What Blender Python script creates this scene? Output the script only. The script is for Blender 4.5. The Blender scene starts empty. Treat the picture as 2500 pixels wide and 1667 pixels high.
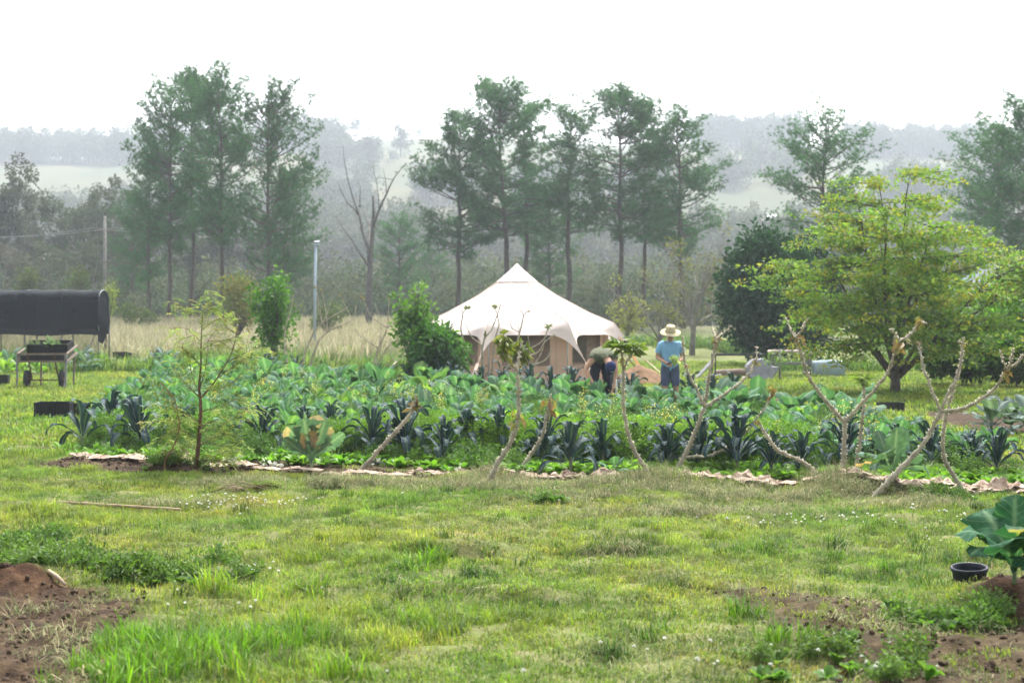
import bpy, math, random
import numpy as np
from mathutils import Vector, Matrix, Euler

random.seed(11)
rng = np.random.default_rng(11)
S = bpy.context.scene
COL = S.collection
PI = math.pi
rad = math.radians

# ------------------------------------------------------------------ camera, sky, sun, exposure
FPX, CAMZ, HORY = 3472.0, 1.9, 780.0      # focal length in photo pixels, eye height, horizon row
cam = bpy.data.objects.new('camera', bpy.data.cameras.new('camera'))
COL.objects.link(cam)
cam.location = (0, 0, CAMZ)
cam.rotation_euler = (rad(90), 0, 0)
cam.data.lens = 50.0
cam.data.sensor_width = 36.0
cam.data.shift_y = -(833.5 - HORY) / 2500.0
cam.data.clip_start = 0.1
cam.data.clip_end = 6000
cam.data.dof.use_dof = True
cam.data.dof.focus_distance = 14.5
cam.data.dof.aperture_fstop = 2.8
S.camera = cam

SUN_EL, SUN_AZ = 56.0, 14.0               # degrees; azimuth measured from +Y (view direction) towards +X
world = bpy.data.worlds.new('World')
S.world = world
world.use_nodes = True
wn = world.node_tree
wn.nodes.clear()
sky = wn.nodes.new('ShaderNodeTexSky')
sky.sky_type = 'NISHITA'
sky.sun_disc = False
sky.sun_elevation = rad(SUN_EL)
sky.sun_rotation = rad(SUN_AZ)
sky.air_density = 1.0
sky.dust_density = 6.0
sky.ozone_density = 1.0
bw = wn.nodes.new('ShaderNodeRGBToBW')
wmix = wn.nodes.new('ShaderNodeMixRGB')
wmix.inputs[0].default_value = 0.86        # thin white overcast: most of the blue is gone
cloud = wn.nodes.new('ShaderNodeMixRGB')
cloud.blend_type = 'MULTIPLY'
cloud.inputs[0].default_value = 1.0
cloud.inputs[2].default_value = (1.0, 1.0, 1.0, 1)
bgn = wn.nodes.new('ShaderNodeBackground')
bgn.inputs['Strength'].default_value = 0.15
won = wn.nodes.new('ShaderNodeOutputWorld')
wn.links.new(sky.outputs[0], bw.inputs[0])
wn.links.new(sky.outputs[0], wmix.inputs[1])
wn.links.new(bw.outputs[0], cloud.inputs[1])
wn.links.new(cloud.outputs[0], wmix.inputs[2])
wn.links.new(wmix.outputs[0], bgn.inputs[0])
wn.links.new(bgn.outputs[0], won.inputs[0])

sun = bpy.data.objects.new('sun', bpy.data.lights.new('sun', 'SUN'))
COL.objects.link(sun)
sun.data.energy = 1.5
sun.data.angle = rad(14.0)
sun.data.color = (1.0, 0.96, 0.9)
_sd = Vector((math.sin(rad(SUN_AZ)) * math.cos(rad(SUN_EL)), math.cos(rad(SUN_AZ)) * math.cos(rad(SUN_EL)), math.sin(rad(SUN_EL))))
sun.rotation_euler = _sd.to_track_quat('Z', 'Y').to_euler()
sun.location = (20, 60, 80)

S.view_settings.view_transform = 'Standard'
S.view_settings.look = 'None'
S.view_settings.exposure = 1.92
S.view_settings.gamma = 1.0
S.view_settings.use_curve_mapping = False
S.render.engine = 'CYCLES'
S.cycles.use_denoising = True
S.cycles.use_adaptive_sampling = True
S.cycles.adaptive_threshold = 0.025
S.cycles.max_bounces = 4
S.cycles.diffuse_bounces = 2
S.cycles.glossy_bounces = 2
S.cycles.transmission_bounces = 4
S.cycles.transparent_max_bounces = 6
S.cycles.volume_bounces = 0
S.cycles.caustics_reflective = False
S.cycles.caustics_refractive = False
S.cycles.sample_clamp_indirect = 6.0
S.render.film_transparent = False

# ------------------------------------------------------------------ small helpers
def sstep(a, b, x):
    t = np.clip((np.asarray(x, float) - a) / (b - a), 0, 1)
    return t * t * (3 - 2 * t)

def _hash(ix, iy, seed):
    h = (ix * 374761393 + iy * 668265263 + seed * 1442695041) & 0x7fffffff
    h = ((h ^ (h >> 13)) * 1274126177) & 0x7fffffff
    return ((h ^ (h >> 16)) & 0xffff) / 65535.0

def vnoise(x, y, seed=0):
    x = np.asarray(x, float); y = np.asarray(y, float)
    ix = np.floor(x).astype(np.int64); iy = np.floor(y).astype(np.int64)
    fx = x - ix; fy = y - iy
    fx = fx * fx * (3 - 2 * fx); fy = fy * fy * (3 - 2 * fy)
    a = _hash(ix, iy, seed); b = _hash(ix + 1, iy, seed)
    c = _hash(ix, iy + 1, seed); d = _hash(ix + 1, iy + 1, seed)
    return (a * (1 - fx) + b * fx) * (1 - fy) + (c * (1 - fx) + d * fx) * fy - 0.5

def fbm(x, y, seed=0, oct=3):
    s = 0; a = 1.0; n = 0
    for o in range(oct):
        s = s + a * vnoise(np.asarray(x) * 2 ** o + 17.3 * o, np.asarray(y) * 2 ** o - 9.1 * o, seed + o)
        n += a; a *= 0.5
    return s / n

def depth_of(py, z=0.0):
    return FPX * (CAMZ - z) / (py - HORY)

def flat_pt(px, py, z=0.0):                # where a photo pixel meets the level z
    Y = depth_of(py, z)
    return ((px - 1250.0) / FPX * Y, Y)

def at(px, py, Y):                          # a photo pixel at a known distance
    return Vector(((px - 1250.0) / FPX * Y, Y, CAMZ - (py - HORY) / FPX * Y))

K = 2500.0 / 2352.0                         # measurements were taken on a 2352-wide view

# ------------------------------------------------------------------ terrain
def bed_front(x):
    return 17.35 - 0.31 * np.asarray(x)

def bed_back(x):
    return np.interp(x, [-12, -7.5, -2, -0.4, 2.4, 3.9, 6.5], [46, 43, 36.5, 34.5, 32, 31, 26])

RIDGE_X = [-900, -500, 0, 200, 400, 700, 900, 1050, 1300, 1500, 1700, 1900, 2100, 2300, 2500, 3000, 3600]
RIDGE_Y = [420, 395, 395, 397, 372, 350, 350, 343, 352, 362, 357, 357, 372, 374, 388, 392, 420]

PITS = []
for px, py, rx, ry, d in [(1080, 1345, .38, .22, .11), (1150, 1350, .35, .2, .06), (640, 1338, .35, .16, .08), (1290, 1475, .22, .1, .08), (1480, 1350, .45, .16, .07),
                          (1650, 1425, .2, .12, .07), (1000, 1420, .3, .2, .05), (2100, 1395, .3, .12, .06), (1560, 1540, .3, .15, .05), (1060, 1440, .22, .1, -.05),
                          (1270, 1450, .3, .12, -.05), (620, 1195, .25, .15, -.05), (1200, 1170, .45, .3, -.1), (1630, 1190, .6, .35, -.07), (2070, 1195, .4, .3, -.09),
                          (900, 1180, .5, .3, -.06), (430, 1150, .4, .3, -.06), (60, 1430, .5, .35, -.12), (2470, 1465, .5, .4, -.1)]:
    x, y = flat_pt(px, py)
    PITS.append((x, y, rx, ry, d))

def Hh(x, y):
    x = np.asarray(x, float); y = np.asarray(y, float)
    near = 1 - sstep(20, 60, y)
    z = 0.10 * fbm(x / 3.1, y / 3.1, 3, 2) * near
    inb = sstep(-0.3, 0.4, y - bed_front(x)) * (1 - sstep(30, 40, y))
    lawn = (1 - 0.75 * inb) * (1 - sstep(18, 40, y))
    z = z + lawn * (0.13 * fbm(x / 0.75, y / 0.5, 5, 2) + 0.06 * fbm(x / 0.22, y / 0.16, 9, 2))
    for cx, cy, rx, ry, d in PITS:
        z = z - 1.6 * d * np.exp(-((x - cx) / rx) ** 2 - ((y - cy) / ry) ** 2)
    z = z + 1.25 * sstep(58, 115, y) + 0.6 * fbm(x / 30, y / 30, 21, 2) * sstep(60, 130, y)
    pxx = 1250 + FPX * x / np.maximum(y, 30)
    ridge = CAMZ + (HORY - np.interp(pxx, RIDGE_X, RIDGE_Y)) * 900.0 / FPX
    t = (y - 250.0) / 650.0
    tt = np.clip(t, 0, 1)
    prof = 0.55 * tt ** 1.2 + 0.45 * (tt * tt * (3 - 2 * tt))
    hill = np.where(t > 1, ridge - (y - 900) * 0.12, ridge * prof)
    hill = hill + 9 * fbm(x / 150, y / 150, 31, 3) * sstep(280, 420, y) * (1 - 0.85 * sstep(760, 880, y))
    return z + np.where(y > 250, hill, 0.0)

def H1(x, y):
    return float(Hh(np.array([x]), np.array([y]))[0])

def gp(px, py, z=0.0):
    x, y = flat_pt(px, py, z)
    return Vector((x, y, H1(x, y)))

def poly_sd(x, y, poly):                     # signed distance to a polygon, positive inside
    x = np.asarray(x, float); y = np.asarray(y, float)
    inside = np.zeros(x.shape, bool); dmin = np.full(x.shape, 1e9)
    n = len(poly)
    for i in range(n):
        ax, ay = poly[i]; bx, by = poly[(i + 1) % n]
        c = ((ay > y) != (by > y)) & (x < (bx - ax) * (y - ay) / ((by - ay) if by != ay else 1e-9) + ax)
        inside ^= c
        ex, ey = bx - ax, by - ay
        t = np.clip(((x - ax) * ex + (y - ay) * ey) / (ex * ex + ey * ey + 1e-12), 0, 1)
        dmin = np.minimum(dmin, np.hypot(x - ax - t * ex, y - ay - t * ey))
    return np.where(inside, dmin, -dmin)

def pxpoly(pts):
    return [flat_pt(a, b) for a, b in pts]

SOIL_A = pxpoly([(-350, 1400), (60, 1408), (200, 1436), (400, 1455), (350, 1500), (335, 1560), (250, 1667), (150, 1850), (-500, 1850)])
SOIL_B = pxpoly([(1835, 1440), (1990, 1448), (2200, 1492), (2330, 1505), (2480, 1530), (2640, 1545), (2900, 1850), (2300, 1760), (2130, 1620), (2010, 1560), (1850, 1480)])
SOIL_C = pxpoly([(2360, 1470), (2420, 1440), (2520, 1425), (2700, 1440), (2700, 1570), (2500, 1545), (2400, 1500)])
SOIL_D = pxpoly([(70, 1135), (300, 1112), (600, 1128), (1000, 1152), (1500, 1165), (2000, 1178), (2600, 1205), (2600, 1222), (2000, 1195), (1500, 1180), (1000, 1168), (600, 1152), (330, 1157), (120, 1150)])
SOIL_E = pxpoly([(2230, 1008), (2330, 1000), (2700, 1035), (2900, 1085), (2500, 1068), (2330, 1040)])
SOIL_F = pxpoly([(20, 1098), (120, 1083), (200, 1080), (210, 1100), (120, 1112), (60, 1118)])
SOIL_G = pxpoly([(-200, 905), (60, 902), (260, 896), (300, 905), (180, 918), (-200, 925)])

def soil_mask(x, y):
    n = fbm(x / 0.35, y / 0.35, 41, 3)
    m = sstep(-0.12, 0.14, poly_sd(x, y, SOIL_A) + 0.35 * n)
    m = np.maximum(m, 0.93 * sstep(-0.15, 0.2, poly_sd(x, y, SOIL_B) + 0.24 + 0.75 * n))
    m = np.maximum(m, sstep(-0.15, 0.15, poly_sd(x, y, SOIL_C) + 0.4 * n))
    m = np.maximum(m, sstep(-0.12, 0.1, poly_sd(x, y, SOIL_D) + 0.5 * n))
    m = np.maximum(m, sstep(-0.25, 0.25, poly_sd(x, y, SOIL_E) + 0.9 * n))
    m = np.maximum(m, sstep(-0.25, 0.25, poly_sd(x, y, SOIL_F) + 0.7 * n))
    m = np.maximum(m, 0.8 * sstep(-0.4, 0.4, poly_sd(x, y, SOIL_G) + 1.5 * n))
    return m

def bed_mask(x, y):
    left = np.interp(y, [18, 24, 32, 44], [-5.5, -7.1, -9.0, -11.0])
    right = np.interp(y, [15, 18, 24, 30, 36], [6.3, 6.6, 6.9, 5.9, 4.3])
    return (y > bed_front(x) + 0.15) & (y < bed_back(x)) & (x > left) & (x < right)

# ------------------------------------------------------------------ mesh building
class MB:
    def __init__(s):
        s.v = []; s.f = []; s.c = []; s.n = 0; s.m = []
    def add(s, V, F, c=(1, 1, 1), mi=0):
        V = np.asarray(V, float).reshape(-1, 3)
        F = np.asarray(F, int)
        if F.shape[1] == 3:
            F = np.concatenate([F, -np.ones((len(F), 1), int)], 1)
        F = np.where(F >= 0, F + s.n, -1)
        c = np.asarray(c, float)
        if c.ndim == 1:
            c = np.tile(c, (len(V), 1))
        s.v.append(V); s.f.append(F); s.c.append(c); s.n += len(V)
        s.m.append(np.full(len(F), mi, int))
        return s
    def inst(s, V, F, R, T, c):
        """template V,F placed with matrices R (N,3,3), positions T (N,3), colours c (N,3) times template brightness"""
        V = np.asarray(V, float); F = np.asarray(F, int); N = len(T)
        if N == 0:
            return s
        W = np.einsum('nij,vj->nvi', R, V) + T[:, None, :]
        if F.shape[1] == 3:
            F = np.concatenate([F, -np.ones((len(F), 1), int)], 1)
        FF = F[None] + (np.arange(N) * len(V))[:, None, None]
        FF = np.where(F[None] >= 0, FF, -1)
        CC = np.repeat(np.asarray(c, float), len(V), 0)
        return s.add(W.reshape(-1, 3), FF.reshape(-1, 4), CC)
    def mesh(s, name, mats, smooth=False):
        V = np.concatenate(s.v); F = np.concatenate(s.f); C = np.concatenate(s.c); M = np.concatenate(s.m)
        me = bpy.data.meshes.new(name)
        tri = F[:, 3] < 0
        cnt = np.where(tri, 3, 4)
        flat = F.reshape(-1)[(F.reshape(-1) >= 0)]
        me.vertices.add(len(V)); me.vertices.foreach_set('co', V.astype(np.float32).ravel())
        me.loops.add(len(flat)); me.loops.foreach_set('vertex_index', flat.astype(np.int32))
        me.polygons.add(len(F))
        st = np.concatenate([[0], np.cumsum(cnt)[:-1]])
        me.polygons.foreach_set('loop_start', st.astype(np.int32))
        me.polygons.foreach_set('material_index', M.astype(np.int32))
        me.polygons.foreach_set('use_smooth', np.full(len(F), smooth))
        a = me.attributes.new('Col', 'FLOAT_COLOR', 'POINT')
        a.data.foreach_set('color', np.concatenate([C, np.ones((len(C), 1))], 1).astype(np.float32).ravel())
        for m in (mats if isinstance(mats, (list, tuple)) else [mats]):
            me.materials.append(m)
        me.update(calc_edges=True)
        me.validate()
        return me

def frames(D, roll=None):
    """rotation matrices whose Z axis is D"""
    D = np.asarray(D, float); D = D / np.linalg.norm(D, axis=1, keepdims=True)
    up = np.where(np.abs(D[:, 2:3]) > 0.95, np.array([[1.0, 0, 0]]), np.array([[0, 0, 1.0]]))
    X = np.cross(up, D); X /= np.linalg.norm(X, axis=1, keepdims=True)
    Yv = np.cross(D, X)
    if roll is not None:
        c = np.cos(roll)[:, None]; s_ = np.sin(roll)[:, None]
        X, Yv = c * X + s_ * Yv, -s_ * X + c * Yv
    return np.stack([X, Yv, D], 2)

def tube(P, R, n=8, cap=True):
    P = np.asarray(P, float); R = np.asarray(R, float); m = len(P)
    T = np.gradient(P, axis=0)
    T /= np.linalg.norm(T, axis=1, keepdims=True) + 1e-12
    ref = np.array([0.31, 0.95, 0.05]) if abs(T[0][2]) > 0.7 else np.array([0.0, 0.0, 1.0])
    V = []
    for i in range(m):
        a = np.cross(ref, T[i]); a /= np.linalg.norm(a) + 1e-12
        b = np.cross(T[i], a); ref = b if False else ref
        th = np.arange(n) * 2 * PI / n
        V.append(P[i] + R[i] * (np.cos(th)[:, None] * a + np.sin(th)[:, None] * b))
    V = np.concatenate(V)
    F = []
    for i in range(m - 1):
        for j in range(n):
            k = (j + 1) % n
            F.append([i * n + j, i * n + k, (i + 1) * n + k, (i + 1) * n + j])
    if cap:
        V = np.concatenate([V, P[:1], P[-1:]])
        b0, b1 = m * n, m * n + 1
        for j in range(n):
            k = (j + 1) % n
            F.append([b0, k, j, -1]); F.append([b1, (m - 1) * n + j, (m - 1) * n + k, -1])
    return V, np.array(F)

def smooth_path(P, n):
    P = np.asarray(P, float)
    if len(P) < 3:
        t = np.linspace(0, 1, n)[:, None]
        return P[0] * (1 - t) + P[-1] * t
    d = np.concatenate([[0], np.cumsum(np.linalg.norm(np.diff(P, axis=0), axis=1))])
    Q = np.concatenate([[2 * P[0] - P[1]], P, [2 * P[-1] - P[-2]]])
    out = []
    for s_ in np.linspace(0, d[-1], n):
        i = min(np.searchsorted(d, s_, 'right') - 1, len(P) - 2)
        t = (s_ - d[i]) / (d[i + 1] - d[i] + 1e-9)
        p0, p1, p2, p3 = Q[i], Q[i + 1], Q[i + 2], Q[i + 3]
        out.append(0.5 * ((2 * p1) + (-p0 + p2) * t + (2 * p0 - 5 * p1 + 4 * p2 - p3) * t * t + (-p0 + 3 * p1 - 3 * p2 + p3) * t ** 3))
    return np.array(out)

BOXF = np.array([[0, 1, 3, 2], [4, 6, 7, 5], [0, 4, 5, 1], [2, 3, 7, 6], [0, 2, 6, 4], [1, 5, 7, 3]])
def box(c, s, R=None, bev=0.0):
    """box with centre c, size s"""
    c = np.asarray(c, float); s = np.asarray(s, float) / 2
    V = np.array([[x, y, z] for x in (-1, 1) for y in (-1, 1) for z in (-1, 1)], float) * s
    if R is not None:
        V = V @ np.asarray(R).T
    return V + c, BOXF

def beam(a, b, w, h):
    a = np.asarray(a, float); b = np.asarray(b, float)
    D = (b - a); L = np.linalg.norm(D)
    R = frames([D])[0]
    return box((a + b) / 2, (w, h, L), R)

# ------------------------------------------------------------------ objects
def link(o, parent=None):
    COL.objects.link(o)
    if parent is not None:
        o.parent = parent
    return o

def thing(name, label, cat, loc=(0, 0, 0), rz=0.0, group=None, sc=1.0):
    o = bpy.data.objects.new(name, None)
    o.empty_display_size = 0.1
    COL.objects.link(o)
    o.location = loc; o.rotation_euler = (0, 0, rz); o.scale = (sc, sc, sc)
    o['label'] = label; o['category'] = cat
    if group:
        o['group'] = group
    return o

def tag(o, label, cat, group=None):
    o['label'] = label; o['category'] = cat
    if group:
        o['group'] = group
    return o

def part(name, me, parent, loc=(0, 0, 0), rot=(0, 0, 0), sc=(1, 1, 1), label=None):
    o = bpy.data.objects.new(name, me)
    link(o, parent)
    o.location = loc; o.rotation_euler = rot; o.scale = sc
    if label:
        o['label'] = label
    return o

def solo(name, me, label, cat, group=None, loc=(0, 0, 0), rot=(0, 0, 0), sc=(1, 1, 1)):
    o = part(name, me, None, loc, rot, sc)
    return tag(o, label, cat, group)

def stuff(o, label=None, cat=None):
    o['kind'] = 'stuff'
    if label:
        o['label'] = label
    if cat:
        o['category'] = cat
    return o

def copy_thing(src, loc, rz, label, group=None, sc=1.0):
    r = src.copy(); COL.objects.link(r)
    r.location = loc; r.rotation_euler = (0, 0, rz); r.scale = (sc, sc, sc)
    r['label'] = label
    if group:
        r['group'] = group
    for ch in list(src.children):
        c = ch.copy(); COL.objects.link(c); c.parent = r
        for g in list(ch.children):
            d = g.copy(); COL.objects.link(d); d.parent = c
    return r

# ------------------------------------------------------------------ materials
def newmat(name):
    m = bpy.data.materials.new(name); m.use_nodes = True
    t = m.node_tree; t.nodes.clear()
    o = t.nodes.new('ShaderNodeOutputMaterial')
    return m, t, o

def N(t, kind, **kw):
    n = t.nodes.new(kind)
    for k, v in kw.items():
        setattr(n, k, v)
    return n

def plain(name, col, rough=0.7, var=0.15, scale=6.0, metal=0.0, spec=0.3, bump=0.0, bscale=30.0, col2=None, usecol=False, trans=0.0, transp=0.0):
    """Principled surface with noise-driven colour variation and fine relief"""
    m, t, o = newmat(name)
    p = N(t, 'ShaderNodeBsdfPrincipled')
    p.inputs['Roughness'].default_value = rough
    p.inputs['Metallic'].default_value = metal
    p.inputs['Specular IOR Level'].default_value = spec
    tc = N(t, 'ShaderNodeTexCoord')
    no = N(t, 'ShaderNodeTexNoise'); no.inputs['Scale'].default_value = scale; no.inputs['Detail'].default_value = 5
    t.links.new(tc.outputs['Object'], no.inputs['Vector'])
    r = N(t, 'ShaderNodeValToRGB')
    c = np.array(col); c2 = np.array(col2) if col2 is not None else np.clip(c * (1 + var), 0, 1)
    c1 = c if col2 is not None else c * (1 - var)
    r.color_ramp.elements[0].position = 0.3; r.color_ramp.elements[0].color = (*c1, 1)
    r.color_ramp.elements[1].position = 0.7; r.color_ramp.elements[1].color = (*c2, 1)
    t.links.new(no.outputs[0], r.inputs[0])
    src = r.outputs[0]
    if usecol:
        a = N(t, 'ShaderNodeAttribute', attribute_name='Col')
        mx = N(t, 'ShaderNodeMixRGB', blend_type='MULTIPLY'); mx.inputs[0].default_value = 1
        t.links.new(src, mx.inputs[1]); t.links.new(a.outputs['Color'], mx.inputs[2]); src = mx.outputs[0]
    t.links.new(src, p.inputs['Base Color'])
    if bump > 0:
        nb = N(t, 'ShaderNodeTexNoise'); nb.inputs['Scale'].default_value = bscale; nb.inputs['Detail'].default_value = 6
        t.links.new(tc.outputs['Object'], nb.inputs['Vector'])
        b = N(t, 'ShaderNodeBump'); b.inputs['Strength'].default_value = bump; b.inputs['Distance'].default_value = 0.02
        t.links.new(nb.outputs[0], b.inputs['Height']); t.links.new(b.outputs[0], p.inputs['Normal'])
    out = p.outputs[0]
    if trans > 0:
        tr = N(t, 'ShaderNodeBsdfTranslucent'); t.links.new(src, tr.inputs['Color'])
        ms = N(t, 'ShaderNodeMixShader'); ms.inputs[0].default_value = trans
        t.links.new(out, ms.inputs[1]); t.links.new(tr.outputs[0], ms.inputs[2]); out = ms.outputs[0]
    if transp > 0:
        tr = N(t, 'ShaderNodeBsdfTransparent')
        ms = N(t, 'ShaderNodeMixShader'); ms.inputs[0].default_value = transp
        t.links.new(out, ms.inputs[1]); t.links.new(tr.outputs[0], ms.inputs[2]); out = ms.outputs[0]
    t.links.new(out, o.inputs[0])
    return m

def leafmat(name, base=(1, 1, 1), trans=0.4, rough=0.5, spec=0.3, rnd=0.25, pos=None, bump=0.0, bscale=60.0, tcol=(1.15, 1.25, 0.55), veins=False):
    """leaf: Col attribute x base, varied per object/instance; light passes through (translucent)"""
    m, t, o = newmat(name)
    a = N(t, 'ShaderNodeAttribute', attribute_name='Col')
    mx = N(t, 'ShaderNodeMixRGB', blend_type='MULTIPLY'); mx.inputs[0].default_value = 1; mx.inputs[2].default_value = (*base, 1)
    t.links.new(a.outputs['Color'], mx.inputs[1])
    if veins:                                  # pale side veins running out from the midrib
        lu = N(t, 'ShaderNodeAttribute', attribute_name='leaf_uv')
        sx = N(t, 'ShaderNodeSeparateXYZ'); t.links.new(lu.outputs['Vector'], sx.inputs[0])
        ab = N(t, 'ShaderNodeMath', operation='ABSOLUTE'); t.links.new(sx.outputs[1], ab.inputs[0])
        k1 = N(t, 'ShaderNodeMath', operation='MULTIPLY_ADD'); k1.inputs[1].default_value = -1.6; t.links.new(ab.outputs[0], k1.inputs[0])
        k0 = N(t, 'ShaderNodeMath', operation='MULTIPLY'); k0.inputs[1].default_value = 9.0; t.links.new(sx.outputs[0], k0.inputs[0]); t.links.new(k0.outputs[0], k1.inputs[2])
        pp = N(t, 'ShaderNodeMath', operation='PINGPONG'); pp.inputs[1].default_value = 0.5; t.links.new(k1.outputs[0], pp.inputs[0])
        vr = N(t, 'ShaderNodeMapRange'); vr.inputs['From Min'].default_value = 0.02; vr.inputs['From Max'].default_value = 0.09; vr.inputs['To Min'].default_value = 0.35; vr.inputs['To Max'].default_value = 0.0
        t.links.new(pp.outputs[0], vr.inputs['Value'])
        vm = N(t, 'ShaderNodeMixRGB'); vm.inputs[2].default_value = (.2, .29, .18, 1); t.links.new(vr.outputs[0], vm.inputs[0]); t.links.new(mx.outputs[0], vm.inputs[1]); mx = vm
    oi = N(t, 'ShaderNodeObjectInfo')
    mr = N(t, 'ShaderNodeMapRange'); mr.inputs['To Min'].default_value = 1 - rnd; mr.inputs['To Max'].default_value = 1 + rnd
    t.links.new(oi.outputs['Random'], mr.inputs['Value'])
    hs = N(t, 'ShaderNodeHueSaturation')
    t.links.new(mr.outputs[0], hs.inputs['Value']); t.links.new(mx.outputs[0], hs.inputs['Color'])
    src = hs.outputs[0]
    if pos is not None:                        # slow colour drift over the ground: [(scale, colour multiplier A, multiplier B)]
        g = N(t, 'ShaderNodeNewGeometry')
        for k, (sc, ca, cb) in enumerate(pos):
            no = N(t, 'ShaderNodeTexNoise'); no.inputs['Scale'].default_value = sc; no.inputs['Detail'].default_value = 3
            mp = N(t, 'ShaderNodeVectorMath', operation='ADD'); mp.inputs[1].default_value = (13.7 * k, 5.1 * k, 0)
            t.links.new(g.outputs['Position'], mp.inputs[0]); t.links.new(mp.outputs[0], no.inputs['Vector'])
            r = N(t, 'ShaderNodeValToRGB')
            r.color_ramp.elements[0].position = 0.36; r.color_ramp.elements[0].color = (*ca, 1)
            r.color_ramp.elements[1].position = 0.64; r.color_ramp.elements[1].color = (*cb, 1)
            t.links.new(no.outputs[0], r.inputs[0])
            m2 = N(t, 'ShaderNodeMixRGB', blend_type='MULTIPLY'); m2.inputs[0].default_value = 1
            t.links.new(src, m2.inputs[1]); t.links.new(r.outputs[0], m2.inputs[2]); src = m2.outputs[0]
    p = N(t, 'ShaderNodeBsdfPrincipled')
    p.inputs['Roughness'].default_value = rough; p.inputs['Specular IOR Level'].default_value = spec
    t.links.new(src, p.inputs['Base Color'])
    if bump > 0:
        tc = N(t, 'ShaderNodeTexCoord')
        nb = N(t, 'ShaderNodeTexVoronoi'); nb.inputs['Scale'].default_value = bscale
        t.links.new(tc.outputs['Object'], nb.inputs['Vector'])
        b = N(t, 'ShaderNodeBump'); b.inputs['Strength'].default_value = bump; b.inputs['Distance'].default_value = 0.01; b.invert = True
        t.links.new(nb.outputs['Distance'], b.inputs['Height']); t.links.new(b.outputs[0], p.inputs['Normal'])
    tr = N(t, 'ShaderNodeBsdfTranslucent')
    m3 = N(t, 'ShaderNodeMixRGB', blend_type='MULTIPLY'); m3.inputs[0].default_value = 1; m3.inputs[2].default_value = (*tcol, 1)
    t.links.new(src, m3.inputs[1]); t.links.new(m3.outputs[0], tr.inputs['Color'])
    ms = N(t, 'ShaderNodeMixShader'); ms.inputs[0].default_value = trans
    t.links.new(p.outputs[0], ms.inputs[1]); t.links.new(tr.outputs[0], ms.inputs[2])
    t.links.new(ms.outputs[0], o.inputs[0])
    return m

def ground_mat():
    m, t, o = newmat('ground_soil_and_thatch')
    g = N(t, 'ShaderNodeNewGeometry')
    def noise(scale, det=6):
        n = N(t, 'ShaderNodeTexNoise'); n.inputs['Scale'].default_value = scale; n.inputs['Detail'].default_value = det
        t.links.new(g.outputs['Position'], n.inputs['Vector']); return n
    def ramp(n, stops):
        r = N(t, 'ShaderNodeValToRGB')
        while len(r.color_ramp.elements) < len(stops):
            r.color_ramp.elements.new(0.5)
        for e, (p_, c) in zip(r.color_ramp.elements, stops):
            e.position = p_; e.color = (*c, 1)
        t.links.new(n.outputs[0], r.inputs[0]); return r
    thatch = ramp(noise(3.0), [(0.3, (0.09, 0.115, 0.032)), (0.5, (0.13, 0.15, 0.05)), (0.7, (0.2, 0.185, 0.09))])
    soil = ramp(noise(9.0, 9), [(0.3, (0.02, 0.0125, 0.0075)), (0.5, (0.044, 0.028, 0.016)), (0.72, (0.1, 0.068, 0.04))])
    field = ramp(noise(0.012, 6), [(0.3, (0.05, 0.068, 0.032)), (0.5, (0.072, 0.08, 0.038)), (0.66, (0.11, 0.1, 0.052))])
    a = N(t, 'ShaderNodeAttribute', attribute_name='Col')
    sep = N(t, 'ShaderNodeSeparateColor'); t.links.new(a.outputs['Color'], sep.inputs[0])
    m1 = N(t, 'ShaderNodeMixRGB'); t.links.new(sep.outputs[0], m1.inputs[0]); t.links.new(thatch.outputs[0], m1.inputs[1]); t.links.new(soil.outputs[0], m1.inputs[2])
    m2 = N(t, 'ShaderNodeMixRGB'); t.links.new(sep.outputs[1], m2.inputs[0]); t.links.new(m1.outputs[0], m2.inputs[1]); t.links.new(field.outputs[0], m2.inputs[2])
    red = N(t, 'ShaderNodeMixRGB', blend_type='MULTIPLY'); red.inputs[2].default_value = (1.15, 0.85, 0.72, 1)
    t.links.new(sep.outputs[2], red.inputs[0]); t.links.new(m2.outputs[0], red.inputs[1])
    p = N(t, 'ShaderNodeBsdfPrincipled'); p.inputs['Roughness'].default_value = 0.95; p.inputs['Specular IOR Level'].default_value = 0.1
    t.links.new(red.outputs[0], p.inputs['Base Color'])
    nb = noise(45.0, 8); b = N(t, 'ShaderNodeBump'); b.inputs['Strength'].default_value = 0.8; b.inputs['Distance'].default_value = 0.02
    t.links.new(nb.outputs[0], b.inputs['Height']); t.links.new(b.outputs[0], p.inputs['Normal'])
    t.links.new(p.outputs[0], o.inputs[0])
    return m

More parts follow.
